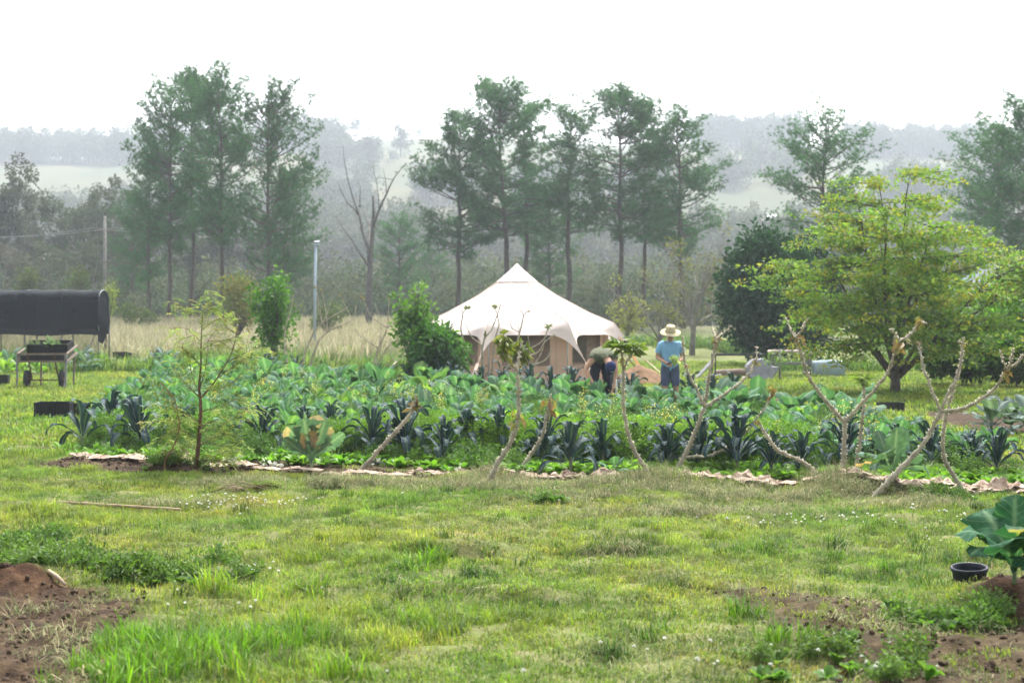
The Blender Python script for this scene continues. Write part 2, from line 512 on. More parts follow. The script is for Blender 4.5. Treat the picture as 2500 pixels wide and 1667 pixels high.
# ------------------------------------------------------------------ scattering: one object of instanced stuff
def scatter(name, templates, pts, rz, scl, idx, tilt=None):
    c = bpy.data.collections.new(name + '_templates')
    for i, me in enumerate(templates):
        o = bpy.data.objects.new('%s_template_%02d' % (name, i), me); c.objects.link(o)
    pts = np.asarray(pts, float)
    me = bpy.data.meshes.new(name)
    me.vertices.add(len(pts)); me.vertices.foreach_set('co', pts.astype(np.float32).ravel())
    rot = np.zeros((len(pts), 3)); rot[:, 2] = rz
    if tilt is not None:
        rot[:, :2] = tilt
    a = me.attributes.new('rot', 'FLOAT_VECTOR', 'POINT'); a.data.foreach_set('vector', rot.astype(np.float32).ravel())
    a = me.attributes.new('scl', 'FLOAT', 'POINT'); a.data.foreach_set('value', np.asarray(scl, np.float32))
    a = me.attributes.new('idx', 'INT', 'POINT'); a.data.foreach_set('value', np.asarray(idx, np.int32))
    me.update()
    o = bpy.data.objects.new(name, me); COL.objects.link(o)
    g = bpy.data.node_groups.new(name + '_nodes', 'GeometryNodeTree')
    g.interface.new_socket('Geometry', in_out='INPUT', socket_type='NodeSocketGeometry')
    g.interface.new_socket('Geometry', in_out='OUTPUT', socket_type='NodeSocketGeometry')
    gi = g.nodes.new('NodeGroupInput'); go = g.nodes.new('NodeGroupOutput')
    ci = g.nodes.new('GeometryNodeCollectionInfo'); ci.inputs['Collection'].default_value = c
    ci.inputs['Separate Children'].default_value = True; ci.inputs['Reset Children'].default_value = True
    ip = g.nodes.new('GeometryNodeInstanceOnPoints'); ip.inputs['Pick Instance'].default_value = True
    def attr(nm, ty):
        n = g.nodes.new('GeometryNodeInputNamedAttribute'); n.data_type = ty; n.inputs['Name'].default_value = nm; return n.outputs['Attribute']
    g.links.new(gi.outputs[0], ip.inputs['Points']); g.links.new(ci.outputs[0], ip.inputs['Instance'])
    g.links.new(attr('idx', 'INT'), ip.inputs['Instance Index'])
    g.links.new(attr('rot', 'FLOAT_VECTOR'), ip.inputs['Rotation'])
    g.links.new(attr('scl', 'FLOAT'), ip.inputs['Scale'])
    g.links.new(ip.outputs[0], go.inputs[0])
    md = o.modifiers.new('scatter', 'NODES'); md.node_group = g
    o['kind'] = 'stuff'
    return o

def blades(n, R, h0, h1, w, lean, seed, cols, seg_bend=0.5, flat=0.0):
    """n grass blades standing in a disc of radius R"""
    r = np.random.default_rng(seed)
    a = r.uniform(0, 2 * PI, n); q = R * np.sqrt(r.uniform(0, 1, n))
    B = np.stack([q * np.cos(a), q * np.sin(a), np.full(n, -0.012)], 1)
    th = r.uniform(0, 2 * PI, n)
    h = r.uniform(h0, h1, n)
    ln = np.abs(r.normal(lean, lean * 0.5, n)) + flat
    d = np.stack([np.cos(th), np.sin(th), np.zeros(n)], 1)
    sde = np.stack([-np.sin(th), np.cos(th), np.zeros(n)], 1) * w * r.uniform(0.7, 1.3, n)[:, None]
    z = np.array([[0, 0, 1.0]])
    up1 = np.sin(ln * 0.6)[:, None] * d + np.cos(ln * 0.6)[:, None] * z
    l2 = np.minimum(ln * (1 + seg_bend) + 0.2, 1.9)
    up2 = np.sin(l2)[:, None] * d + np.cos(l2)[:, None] * z
    M = B + up1 * (h * 0.55)[:, None]
    T = M + up2 * (h * 0.5)[:, None]
    V = np.stack([B - sde * 0.5, B + sde * 0.5, M + sde * 0.42, M - sde * 0.42, T], 1).reshape(-1, 3)
    i = np.arange(n)[:, None] * 5
    F = np.concatenate([np.concatenate([i, i + 1, i + 2, i + 3], 1), np.concatenate([i + 3, i + 2, i + 4, -1 - 0 * i], 1)])
    c = np.array(cols)[r.integers(0, len(cols), n)] * r.uniform(0.75, 1.2, n)[:, None]
    C = np.repeat(c, 5, 0)
    return V, F, C

# ================================================================== THE SETTING
M_ground = ground_mat()

def sheet(name, rows, ncol, half, mask=True):
    rows = np.asarray(rows); u = np.linspace(-1, 1, ncol)
    # finer in the middle of the view
    u = np.sign(u) * (0.75 * np.abs(u) + 0.25 * np.abs(u) ** 3)
    X = np.array([half(y) * u for y in rows]); Y = np.repeat(rows[:, None], ncol, 1)
    Z = Hh(X, Y)
    so = soil_mask(X, Y) if mask else np.zeros_like(X)
    if mask:
        bm = bed_mask(X, Y)
        so = np.maximum(so, np.where(bm, 0.75, 0))
        Z = Z + so * np.where(bm, 0.4, 1.0) * (0.06 * fbm(X / 0.11, Y / 0.11, 61, 3) + 0.03 * fbm(X / 0.05, Y / 0.05, 71, 2)) * (Y < 22)
    redm = 0.85 * np.exp(-((X - PITS[17][0]) / .55) ** 2 - ((Y - PITS[17][1]) / .4) ** 2) + 0.8 * np.exp(-((X - PITS[18][0]) / .6) ** 2 - ((Y - PITS[18][1]) / .5) ** 2)
    fld = sstep(70, 130, Y)
    V = np.stack([X, Y, Z], 2).reshape(-1, 3)
    C = np.stack([so, fld, redm * so], 2).reshape(-1, 3)
    n = len(rows)
    i = (np.arange(n - 1)[:, None] * ncol + np.arange(ncol - 1)[None]).reshape(-1, 1)
    F = np.concatenate([i, i + 1, i + ncol + 1, i + ncol], 1)
    b = MB().add(V, F, C)
    return part(name, b.mesh(name, M_ground, True), None)

rows = np.concatenate([np.linspace(-30, 5.4, 12), 5.5 * 1.0062 ** np.arange(0, 300)])
r0 = rows[-1]
rows = np.concatenate([rows, r0 * 1.028 ** np.arange(1, 200)])
rows = rows[rows < 250]
rows = np.append(rows, 250.0)
g = sheet('ground', rows, 400, lambda y: 9 + 0.62 * max(y, 0))
g['kind'] = 'structure'; g['label'] = 'lawn and garden ground running back to the trees'
hr = np.concatenate([250 * 1.02 ** np.arange(0, 65), [905, 940, 1000, 1100, 1250]])
hr = np.unique(hr)
hl = sheet('hills', hr, 160, lambda y: 0.62 * y + 9, mask=False)
hl['kind'] = 'structure'; hl['label'] = 'hazy pasture hills rising behind the trees'

# ---------------------------------------------------------------- grass
M_grass = leafmat('grass_blade', trans=0.45, rough=0.55, spec=0.25, rnd=0.22, tcol=(1.2, 1.3, 0.5),
                  pos=[(0.55, (0.78, 0.95, 0.75), (1.25, 1.1, 0.95)), (2.2, (0.62, 0.68, 0.68), (1.3, 1.22, 1.15)), (0.23, (0.9, 1.0, 0.85), (1.15, 1.05, 1.15)), (7.0, (0.75, 0.78, 0.8), (1.2, 1.2, 1.2))])
M_straw = leafmat('cut_dry_grass', trans=0.25, rough=0.75, spec=0.15, rnd=0.3, tcol=(1, 1, 1))
GREEN = [(.15, .235, .045), (.185, .265, .055), (.13, .205, .045), (.23, .27, .08), (.21, .26, .07)]
FRESH = [(.11, .22, .024), (.14, .26, .03), (.17, .28, .045)]
DULL = [(.07, .12, .03), (.16, .16, .065), (.22, .2, .1), (.1, .14, .04), (.28, .25, .13)]
STRAW = [(.3, .28, .14), (.25, .25, .12), (.17, .21, .085), (.4, .36, .21), (.12, .18, .06)]

def tmpl(name, specs, mat):
    b = MB()
    for V, F, C in specs:
        b.add(V, F, C)
    return b.mesh(name, mat)

short_t = [tmpl('short_grass', [blades(54, .13, .02, .062, .0055, .75, 100 + i, GREEN), blades(16, .13, .015, .05, .0055, 1.0, 150 + i, DULL)], M_grass) for i in range(6)]
mid_t = [tmpl('mid_grass', [blades(34, .10, .05, .12, .006, .55, 200 + i, GREEN), blades(8, .1, .03, .1, .005, .9, 250 + i, DULL)], M_grass) for i in range(4)]
long_t = [tmpl('long_grass', [blades(22, .06, .08, .19, .0065, .48, 300 + i, FRESH), blades(5, .07, .08, .2, .005, .7, 330 + i, DULL)], M_grass) for i in range(4)]
tuft_t = [tmpl('dark_tuft', [blades(46, .07, .06, .15, .006, .6, 400 + i, [(.055, .115, .022), (.07, .14, .03), (.09, .13, .035)])], M_grass) for i in range(2)]
dry_t = [tmpl('dry_short', [blades(42, .13, .02, .07, .005, 1.1, 450 + i, DULL)], M_grass) for i in range(3)]

def in_view_pts(n, y0, y1, margin=1.35, pad=0.8, power=1.0):
    y = y0 + (y1 - y0) * rng.uniform(0, 1, n) ** power
    # density even over the trapezoid
    w = 0.36 * margin * y + pad
    keep = rng.uniform(0, 1, n) < w / w.max()
    y = y[keep]; w = w[keep]
    return rng.uniform(-1, 1, len(y)) * w, y

def put(name, temps, x, y, s0, s1, sink=0.0, tilt=0.12, order=None):
    z = Hh(x, y) - sink
    n = len(x)
    idx = rng.integers(0, len(temps), n) if order is None else order
    return scatter(name, temps, np.stack([x, y, z], 1), rng.uniform(0, 2 * PI, n), rng.uniform(s0, s1, n), idx, rng.normal(0, tilt, (n, 2)))

# near lawn: short turf, longer patches, dull patches, thinned on bare soil
x, y = in_view_pts(42000, 6.0, 20.0)
so = soil_mask(x, y)
keep = (rng.uniform(0, 1, len(x)) > so * 1.0 + 0.0) & ~bed_mask(x, y)
mulch = sstep(-1.5, -0.2, y - bed_front(x)) * (x > -1.8)
keep &= rng.uniform(0, 1, len(x)) > 0.4 * mulch
x, y = x[keep], y[keep]
patch = fbm(x / 1.3, y / 0.9, 77, 3)
lushA = np.exp(-((x + 1.35) / 1.0) ** 2 - ((y - 8.3) / 1.4) ** 2)          # longer bright grass low left
lushB = np.exp(-((x - 1.7) / 0.5) ** 2 - ((y - 9.4) / 0.5) ** 2)
pm = patch + 0.24 * lushA + 0.2 * lushB
kind = np.where(pm > 0.21, 1, 0)
kind = np.where((pm > 0.36) & (rng.uniform(0, 1, len(x)) < 0.5), 2, kind)
kind = np.where((pm < -0.11) & (rng.uniform(0, 1, len(x)) < 0.75), 4, kind)
kind = np.where((rng.uniform(0, 1, len(x)) < 0.015) & (kind == 0), 3, kind)
allt = short_t + mid_t + long_t + tuft_t + dry_t
base = [0, 6, 10, 14, 16]; cnt = [6, 4, 4, 2, 3]
order = np.array([base[k] + rng.integers(0, cnt[k]) for k in kind])
o = put('lawn_grass', allt, x, y, 0.75, 1.3, order=order)
stuff(o, 'bright green lawn grass across the foreground', 'grass')
hol = []
for px, py, sx, sy, n in [(1060, 1338, .32, .06, 22), (1150, 1345, .3, .08, 10), (640, 1330, .34, .05, 18), (1480, 1344, .42, .06, 18), (1640, 1420, .16, .07, 16), (1290, 1472, .2, .04, 16), (2110, 1392, .3, .05, 22), (1560, 1538, .2, .06, 10), (60, 1318, .25, .08, 20), (1180, 1400, .2, .06, 12), (1000, 1418, .22, .05, 12), (2350, 1370, .25, .08, 14), (1900, 1355, .4, .06, 6)]:
    cx_, cy_ = flat_pt(px, py)
    hol.append(np.stack([rng.normal(cx_, sx * .6, n), rng.normal(cy_, sy * 1.2, n)], 1))
hol = np.concatenate(hol)
o = put('hollow_shade_grass', tuft_t + dry_t[:1], hol[:, 0], hol[:, 1], .8, 1.4)  # dark tufts put the shadow of the hollows into the grass colour
stuff(o, 'tussocky grass coloured dark for the shade in the lawn hollows', 'grass')

# coarser turf further off (sides of the bed, behind it, around the tent)
far_t = [tmpl('far_turf', [blades(70, .34, .05, .13, .017, .7, 500 + i, GREEN), blades(20, .34, .04, .12, .016, 1.0, 550 + i, DULL)], M_grass) for i in range(5)]
x, y = in_view_pts(27000, 19.0, 62.0, 1.25, 2.0)
keep = ~bed_mask(x, y) & (rng.uniform(0, 1, len(x)) > soil_mask(x, y)) & (y > bed_front(x) - 1 + 0 * x)
x, y = x[keep], y[keep]
o = put('turf_beyond_the_bed', far_t, x, y, 0.8, 1.35)
stuff(o, 'mown green turf around and behind the vegetable bed', 'grass')

# tall dry grass in front of the tree line
hay_t = [tmpl('tall_dry', [blades(46, .55, .4, 1.0, .03, .3, 600 + i, [(.42, .37, .23), (.36, .34, .2), (.3, .31, .16), (.5, .45, .3)]),
                           blades(16, .55, .3, .7, .035, .4, 650 + i, [(.13, .19, .05), (.18, .22, .07)])], M_straw) for i in range(4)]
x, y = in_view_pts(15000, 62.0, 118.0, 1.2, 4.0)
keep = (fbm(x / 9, y / 9, 88, 2) > -0.28 + 0.7 * sstep(-8, 3, x - 0.02 * y)) & (rng.uniform(0, 1, len(x)) < 0.35 + 0.65 * sstep(66, 74, y + 4 * vnoise(x / 5, y / 5, 5)))
x, y = x[keep], y[keep]
o = put('tall_dry_grass', hay_t, x, y, 0.8, 1.35)
stuff(o, 'tall straw-coloured dry grass in front of the tree line', 'grass')
weed_t = [tmpl('green_weeds', [blades(60, .5, .25, .75, .04, .5, 680 + i, [(.07, .14, .035), (.1, .18, .05), (.14, .2, .07)])], M_grass) for i in range(3)]
x, y = in_view_pts(5200, 50.0, 84.0, 1.2, 3.0)
keep = (fbm(x / 6, y / 6, 92, 2) > 0.0 - 0.1 * (y > 66)) & ~((np.abs(x + 0.3) < 4.5) & (y < 50))
x, y = x[keep], y[keep]
o = put('rough_weeds', weed_t, x, y, 0.7, 1.2)
stuff(o, 'rough green weeds growing before the dry grass', 'weeds')

# straw-like cut grass lying along the front of the bed
straw_t = [tmpl('straw', [blades(70, .2, .06, .17, .005, 1.2, 700 + i, STRAW, 0.3, 0.25)], M_straw) for i in range(5)]
pts = []
for px, py, sx, sy, n in [(920, 1190, 1.0, .35, 180), (1180, 1195, .8, .4, 220), (1420, 1215, 1.2, .45, 260), (1640, 1210, .9, .45, 260), (1850, 1215, .8, .35, 130), (1520, 1190, .8, .2, 260),
                          (2050, 1205, .55, .25, 320), (640, 1180, .8, .3, 220), (2250, 1235, .6, .25, 100), (330, 1232, .7, .15, 60), (1760, 1255, 1.0, .25, 120), (600, 1192, .12, .1, 40), (1230, 1340, .4, .15, 70), (1500, 1345, .4, .15, 50)]:
    cx, cy = flat_pt(px, py)
    pts.append(np.stack([rng.normal(cx, sx * .55, n), rng.normal(cy, sy * .6, n)], 1))
pts = [q[fbm(q[:, 0] / .35, q[:, 1] / .22, 133, 2) > -.04] for q in pts]
# stray straw on bare soil and lawn
xs, ys = in_view_pts(2600, 6.2, 17.0)
k = rng.uniform(0, 1, len(xs)) < 0.05 + 0.35 * soil_mask(xs, ys)
pts.append(np.stack([xs[k], ys[k]], 1))
pts = np.concatenate(pts)
o = put('cut_grass_mulch', straw_t, pts[:, 0], pts[:, 1], 0.6, 1.15, sink=-0.004, tilt=0.2)
stuff(o, 'pale cut grass lying as mulch along the front of the bed', 'straw')
tall_straw = [tmpl('straw_tuft', [blades(60, .16, .12, .34, .005, .75, 760 + i, STRAW[:4] + [(.14, .2, .06)])], M_straw) for i in range(3)]
pp = []
for px, py, n, s in [(1195, 1180, 34, .2), (1620, 1190, 26, .25), (2065, 1190, 34, .2), (600, 1190, 6, .08), (1650, 1200, 14, .35), (2030, 1180, 10, .15), (425, 1140, 14, .12)]:
    cx, cy = flat_pt(px, py)
    pp.append(np.stack([rng.normal(cx, s, n), rng.normal(cy, s * .6, n)], 1))
pp = np.concatenate(pp)
o = put('straw_tufts_at_stem_bases', tall_straw, pp[:, 0], pp[:, 1], 0.5, 1.0)
stuff(o, 'dry grass tufts heaped round the feet of the thorny stems', 'straw')

# soil clods
M_clod = plain('soil_clod', (.045, .03, .021), 0.95, .4, 8, spec=.1, bump=.6, bscale=40, col2=(.1, .07, .048))
clod_t = []
for i in range(4):
    r = np.random.default_rng(900 + i)
    t = (1 + 5 ** .5) / 2
    V = np.array([[-1, t, 0], [1, t, 0], [-1, -t, 0], [1, -t, 0], [0, -1, t], [0, 1, t], [0, -1, -t], [0, 1, -t], [t, 0, -1], [t, 0, 1], [-t, 0, -1], [-t, 0, 1]]) / 1.9
    F = [[0, 11, 5], [0, 5, 1], [0, 1, 7], [0, 7, 10], [0, 10, 11], [1, 5, 9], [5, 11, 4], [11, 10, 2], [10, 7, 6], [7, 1, 8], [3, 9, 4], [3, 4, 2], [3, 2, 6], [3, 6, 8], [3, 8, 9], [4, 9, 5], [2, 4, 11], [6, 2, 10], [8, 6, 7], [9, 8, 1]]
    V = V * r.uniform(.65, 1.25, (12, 3)) * np.array([1, 1, .7])
    clod_t.append(MB().add(V * .03, F).mesh('clod', M_clod, True))
x, y = in_view_pts(120000, 6.0, 21.0)
m = soil_mask(x, y)
k = rng.uniform(0, 1, len(x)) < m * (0.25 + 0.9 * np.clip(fbm(x / .3, y / .3, 55) + .3, 0, 1))
x, y = x[k], y[k]
z = Hh(x, y) + 0.004
o = scatter('soil_clods', clod_t, np.stack([x, y, z], 1), rng.uniform(0, 6.3, len(x)), rng.uniform(.25, 1.0, len(x)) ** 3 * .95 + .1, rng.integers(0, 4, len(x)), rng.uniform(-1, 1, (len(x), 2)))
stuff(o, 'loose brown soil crumbs on the bare patches', 'soil')

# white clover heads
M_clover = leafmat('clover_flower', trans=.3, rough=.8, rnd=.1, tcol=(1, 1, 1))
b = MB()
r = np.random.default_rng(5)
d = r.normal(0, 1, (36, 3)); d[:, 2] = np.abs(d[:, 2]) * .9 - .2; d /= np.linalg.norm(d, axis=1, keepdims=True)
pet = np.array([[0, 0, 0], [.0028, 0, .006], [0, 0, .0115], [-.0028, 0, .006]])
b.inst(pet, [[0, 1, 2, 3]], frames(d, r.uniform(0, 6, 36)), np.tile([0, 0, .075], (36, 1)), np.tile([.8, .8, .74], (36, 1)) * r.uniform(.85, 1.1, (36, 1)))
V, F = tube([[0, 0, -.02], [.004, 0, .04], [0, 0, .075]], [.0016] * 3, 4, False)
b.add(V, F, (.12, .2, .05))
clov = [b.mesh('clover_head', M_clover)]
cp = []
for px, py, sx, sy, n in [(600, 1238, .75, .28, 62), (2030, 1285, 1.1, .18, 46), (2290, 1270, .35, .12, 8), (630, 1400, .25, .12, 9), (560, 1400, .12, .08, 3), (2050, 1590, .3, .15, 10), (1650, 1610, .3, .1, 5),
                          (2250, 1335, .15, .1, 3), (420, 1450, .05, .05, 1), (788, 1442, .04, .04, 1), (970, 1645, .05, .05, 1), (500, 1510, .4, .2, 5), (1710, 1640, .1, .06, 4), (2130, 1650, .3, .06, 7), (2360, 1280, .2, .1, 6), (1265, 1662, .05, .02, 1)]:
    cx, cy = flat_pt(px, py)
    cp.append(np.stack([rng.normal(cx, sx * .6, n), rng.normal(cy, sy * .8, n)], 1))
cp = np.concatenate(cp)
o = put('clover_flowers', clov, cp[:, 0], cp[:, 1], 0.8, 1.35, tilt=.2)
stuff(o, 'small white clover flower heads dotted over the lawn', 'clover')

# ================================================================== TREES
M_pine = leafmat('pine_needles', trans=.3, rough=.7, spec=.05, rnd=.12, tcol=(1.1, 1.2, .6))
M_gum = leafmat('gum_leaves', trans=.3, rough=.7, spec=.05, rnd=.2, tcol=(1.1, 1.15, .7))
M_leaf = leafmat('broad_leaves', trans=.45, rough=.55, spec=.2, rnd=.1)
M_dark = leafmat('dark_glossy_leaves', trans=.2, rough=.6, spec=.08, rnd=.1)
M_bark = plain('grey_brown_bark', (.095, .08, .068), .9, .35, 7, bump=.8, bscale=25)
M_pale = plain('pale_gum_bark', (.2, .19, .17), .85, .35, 3, bump=.4, bscale=12)
M_dead = plain('dead_grey_wood', (.12, .115, .11), .9, .25, 4, bump=.4, bscale=15)

LEAFQ = np.array([[0, 0, 0], [.28, 0, .45], [0, .09, 1.0], [-.28, 0, .45]])      # a folded pointed leaf, unit length along Z
LEAFF = [[0, 1, 2, 3]]

def leaf_cloud(b, centres, rads, per, size, cols, r, droop=0.0, flat=1.0, aspect=1.0):
    """leaf-sized faces spread through many small clumps"""
    centres = np.asarray(centres, float); n = len(centres)
    if np.isscalar(rads):
        rads = np.full(n, rads)
    C = np.repeat(centres, per, 0); R = np.repeat(rads, per)
    off = r.normal(0, 1, (n * per, 3)); off /= np.linalg.norm(off, axis=1, keepdims=True)
    off = off * (R * r.uniform(.1, 1, n * per) ** .6)[:, None]; off[:, 2] *= flat
    D = off / (np.linalg.norm(off, axis=1, keepdims=True) + 1e-6) + r.normal(0, .6, (n * per, 3)); D[:, 2] -= droop
    Rm = frames(D, r.uniform(0, 6.3, n * per)) * (size * r.uniform(.65, 1.35, n * per))[:, None, None]
    T = LEAFQ * np.array([aspect, 1, 1])
    cc = np.array(cols)[np.repeat(r.integers(0, len(cols), n), per)] * r.uniform(.7, 1.3, (n * per, 1))
    b.inst(T, LEAFF, Rm, C + off, cc)

def limb_path(p, d, L, r, n=6, up=0.0, wob=.1):
    p = np.array(p, float); d = np.array(d, float); d /= np.linalg.norm(d)
    P = [p.copy()]
    for i in range(n - 1):
        d = d + r.normal(0, wob, 3) + np.array([0, 0, up]); d /= np.linalg.norm(d)
        p = p + d * L / (n - 1); P.append(p.copy())
    return np.array(P)

def make_pine(seed, Ht=18.0, clear=.38, wide=3.4, dens=1.0, tall=False, needle=(.06, .145, .062), per=10):
    r = np.random.default_rng(seed)
    tb = MB(); cb = MB()
    n = 12
    z = np.linspace(0, Ht, n)
    wx = np.cumsum(r.normal(0, .10, n)); wy = np.cumsum(r.normal(0, .10, n)); wx -= wx[0]; wy -= wy[0]
    P = np.stack([wx, wy, z], 1)
    R = np.interp(z, [0, Ht * .05, Ht * .6, Ht], [.30, .24, .15, .03]) * Ht / 18
    V, F = tube(P, R, 8); tb.add(V, F)
    cent = []; crad = []
    zb = clear * Ht
    while zb < Ht * .99:
        t = (zb - clear * Ht) / (Ht * (1 - clear))
        prof = np.interp(t, [0, .15, .45, .75, 1], [.6, .9, 1.0, .9, .4])
        nb = r.integers(2, 6)
        if r.uniform() < .16:
            nb = 1
        for k in range(nb):
            az = r.uniform(0, 2 * PI); el = np.interp(t, [0, .5, .85, 1], [.0, .22, .5, 1.1]) + r.normal(0, .16)
            L = 1.6 * wide * prof * r.uniform(.5, 1.1)
            p0 = np.array([np.interp(zb, z, wx), np.interp(zb, z, wy), zb])
            d = np.array([math.cos(az) * math.cos(el), math.sin(az) * math.cos(el), math.sin(el)])
            BP = limb_path(p0, d, L, r, 6, .07, .08)
            V, F = tube(BP, np.linspace(.055, .015, 6) * (1 + .3 * (1 - t)), 5, False); tb.add(V, F)
            for q in np.linspace(.45, 1.0, max(2, int(2 + L * .9 * dens))):
                i = min(int(q * 5), 4); c = BP[i] + (BP[i + 1] - BP[i]) * (q * 5 - i)
                sd = r.normal(0, 1, 3); sd[2] = abs(sd[2]) * .5; sd = sd / np.linalg.norm(sd)
                c2 = c + sd * r.uniform(.1, .55) * (1.1 - .3 * q)
                V, F = tube([c, (c + c2) / 2 + [0, 0, .03], c2], [.018, .013, .009], 4, False); tb.add(V, F)
                cent.append(c2); crad.append(r.uniform(.38, .72))
        zb += r.uniform(.3, .75) * Ht / 18
    cent = np.array(cent); crad = np.array(crad)
    # each clump: several needle tufts
    C = np.repeat(cent, per, 0) + r.normal(0, 1, (len(cent) * per, 3)) * np.repeat(crad, per)[:, None] * np.array([.62, .62, .42])
    nn = 13
    D = r.normal(0, 1, (len(C) * nn, 3)); D[:, 2] = D[:, 2] * .8 + .45
    T = np.repeat(C, nn, 0)
    Rm = frames(D, r.uniform(0, 6.3, len(T))) * r.uniform(.2, .36, len(T))[:, None, None]
    ndl = np.array([[-.075, 0, 0], [.075, 0, 0], [0, .05, 1.0]])
    shade = np.repeat(np.repeat(r.uniform(.75, 1.3, len(cent)), per), nn)[:, None]
    cb.inst(ndl, [[0, 1, 2]], Rm, T, np.array(needle) * shade * r.uniform(.8, 1.25, (len(T), 1)))
    return tb.mesh('pine_trunk', M_bark, True), cb.mesh('pine_crown', M_pine)

def make_gum(seed, Ht=14.0, cols=((.075, .085, .06), (.09, .1, .075), (.065, .085, .05)), bark=None, w=.32, per=70, ncl=90, size=.3, low=.3):
    r = np.random.default_rng(seed)
    tb = MB(); cb = MB(); cent = []
    V, F = tube(limb_path((0, 0, -.1), (r.normal(0, .05), r.normal(0, .05), 1), Ht * .55, r, 7, .02, .05), np.linspace(.2, .11, 7) * Ht / 14, 7); tb.add(V, F)
    top = V[-1]
    for k in range(7):
        az = k * 2.4 + r.uniform(-.5, .5); el = r.uniform(.5, 1.25); s = Ht * r.uniform(.3, .52)
        p0 = np.array([0, 0, Ht * (low + .1 * 1) * 1.0]) * (1 - .0) if k < 3 else top
        p0 = np.array([top[0] * .6, top[1] * .6, Ht * r.uniform(low + .05, .52)])
        BP = limb_path(p0, (math.cos(az) * math.cos(el), math.sin(az) * math.cos(el), math.sin(el)), s, r, 6, .06, .14)
        V, F = tube(BP, np.linspace(.09, .02, 6) * Ht / 14, 5, False); tb.add(V, F)
        for q in range(ncl // 7):
            c = BP[r.integers(2, 6)] + r.normal(0, 1, 3) * np.array([w, w, .3]) * Ht * .17
            c[2] = max(c[2], Ht * low * r.uniform(.7, 1.2)); cent.append(c)
    leaf_cloud(cb, cent, r.uniform(.35, .8, len(cent)) * Ht / 14, per, size, cols, r, droop=.5)
    return tb.mesh('gum_trunk', bark or M_pale, True), cb.mesh('gum_crown', M_gum)

def tree_obj(name, label, cat, meshes, loc, rz=0, group=None, sc=1.0):
    t = thing(name, label, cat, loc, rz, group, sc)
    part('trunk', meshes[0], t); part('crown', meshes[1], t)
    return t

def base_at(px, Y):
    x = (px - 1250) / FPX * Y
    return Vector((x, Y, H1(x, Y)))

def topz(py, Y):
    return CAMZ - (py - HORY) / FPX * Y

# --- pines: (pixel x of trunk, distance, pixel y of top, width factor, lowest branches, label)
pine_var = [make_pine(1001, 18, .30, 3.3), make_pine(1002, 18, .36, 3.2, 1.1, per=13), make_pine(1003, 18, .40, 3.3, 1.1, per=13), make_pine(1004, 18, .18, 4.1, 1.15), make_pine(1005, 18, .44, 2.7, 1.0, per=12), make_pine(1006, 18, .25, 3.6, 1.0)]
PINES = [
    (418, 108, 235, 1, 'slender pine at the left edge of the tall pine clump'),
    (468, 114, 200, 2, 'pine with open airy top, second in the left clump'),
    (548, 104, 195, 1, 'tallest pine in the left clump, pointed top'),
    (655, 100, 222, 3, 'dark bushy pine with long drooping right-hand boughs'),
    (365, 112, 385, 0, 'shorter leafy pine on the left flank of the left clump'),
    (1118, 112, 300, 1, 'leaning-topped pine left of the central clump, bare lower trunk'),
    (1232, 110, 222, 2, 'broad-headed tallest pine rising behind the tent peak'),
    (1288, 116, 262, 4, 'pine just right of the tent peak with thin trunk'),
    (1385, 112, 262, 4, 'narrow sparse pine standing apart right of the tent peak'),
    (1512, 108, 238, 2, 'tall pine with long bare trunk right of the tent'),
    (1575, 114, 320, 4, 'thin pine leaning beside the long-trunked pine'),
    (1668, 106, 290, 1, 'pine with flat layered boughs at the right end of the central clump'),
    (2008, 92, 285, 5, 'compact rounded pine standing behind the yellow-green tree'),
    (2440, 96, 300, 5, 'dark pine with feathery boughs near the right border'),
    (2520, 90, 268, 3, 'tall dark pine cut by the right border'),
    (975, 126, 520, 5, 'small young pine to the left of the tent'),
    (1055, 150, 600, 5, 'low pine sapling among the central pine trunks'),
    (320, 128, 470, 0, 'low pine at the far left of the left clump'),
    (700, 106, 420, 0, 'half-height pine at the right foot of the dark bushy pine'),
    (1340, 120, 480, 5, 'half-height pine behind the right slope of the tent'),
]
for i, (px, Y, py, v, lab) in enumerate(PINES):
    b0 = base_at(px, Y)
    sc = (topz(py + 14, Y) - b0.z) / 18.0
    o = tree_obj('pine_tree', lab, 'pine tree', pine_var[v], b0, rng.uniform(0, 6.3), 'pines along the far edge of the paddock', sc)
    if px < 720:
        o.scale = (sc * .76, sc * .76, sc)

# --- grey gums of the woodland
gum_var = [make_gum(1101), make_gum(1102, w=.4), make_gum(1103, cols=((.1, .095, .075), (.085, .085, .065)), per=55), make_gum(1104, cols=((.06, .085, .045), (.075, .1, .055)), per=72)]
GUMS = []
for px, Y, py in [(15, 150, 415), (70, 165, 500), (120, 158, 520), (185, 160, 440), (235, 170, 470), (290, 165, 520), (45, 140, 560), (150, 145, 570), (215, 138, 600), (95, 135, 640), (330, 160, 560), (400, 165, 520), (480, 170, 540),
                  (560, 168, 500), (640, 165, 520), (700, 160, 560), (-60, 150, 430), (-120, 160, 450), (270, 150, 610), (350, 150, 640), (450, 150, 630), (530, 155, 640), (620, 150, 620), (720, 175, 600)]:
    GUMS.append((px, Y, py))
gum_rank = {p: k for k, p in enumerate(sorted(q[0] for q in GUMS))}
NTH = ['leftmost', 'second', 'third', 'fourth', 'fifth', 'sixth', 'seventh', 'eighth', 'ninth', 'tenth', 'eleventh', 'twelfth', 'thirteenth', 'fourteenth', 'fifteenth', 'sixteenth', 'seventeenth', 'eighteenth', 'nineteenth', 'twentieth', 'twenty-first', 'twenty-second', 'twenty-third', 'twenty-fourth', 'twenty-fifth']
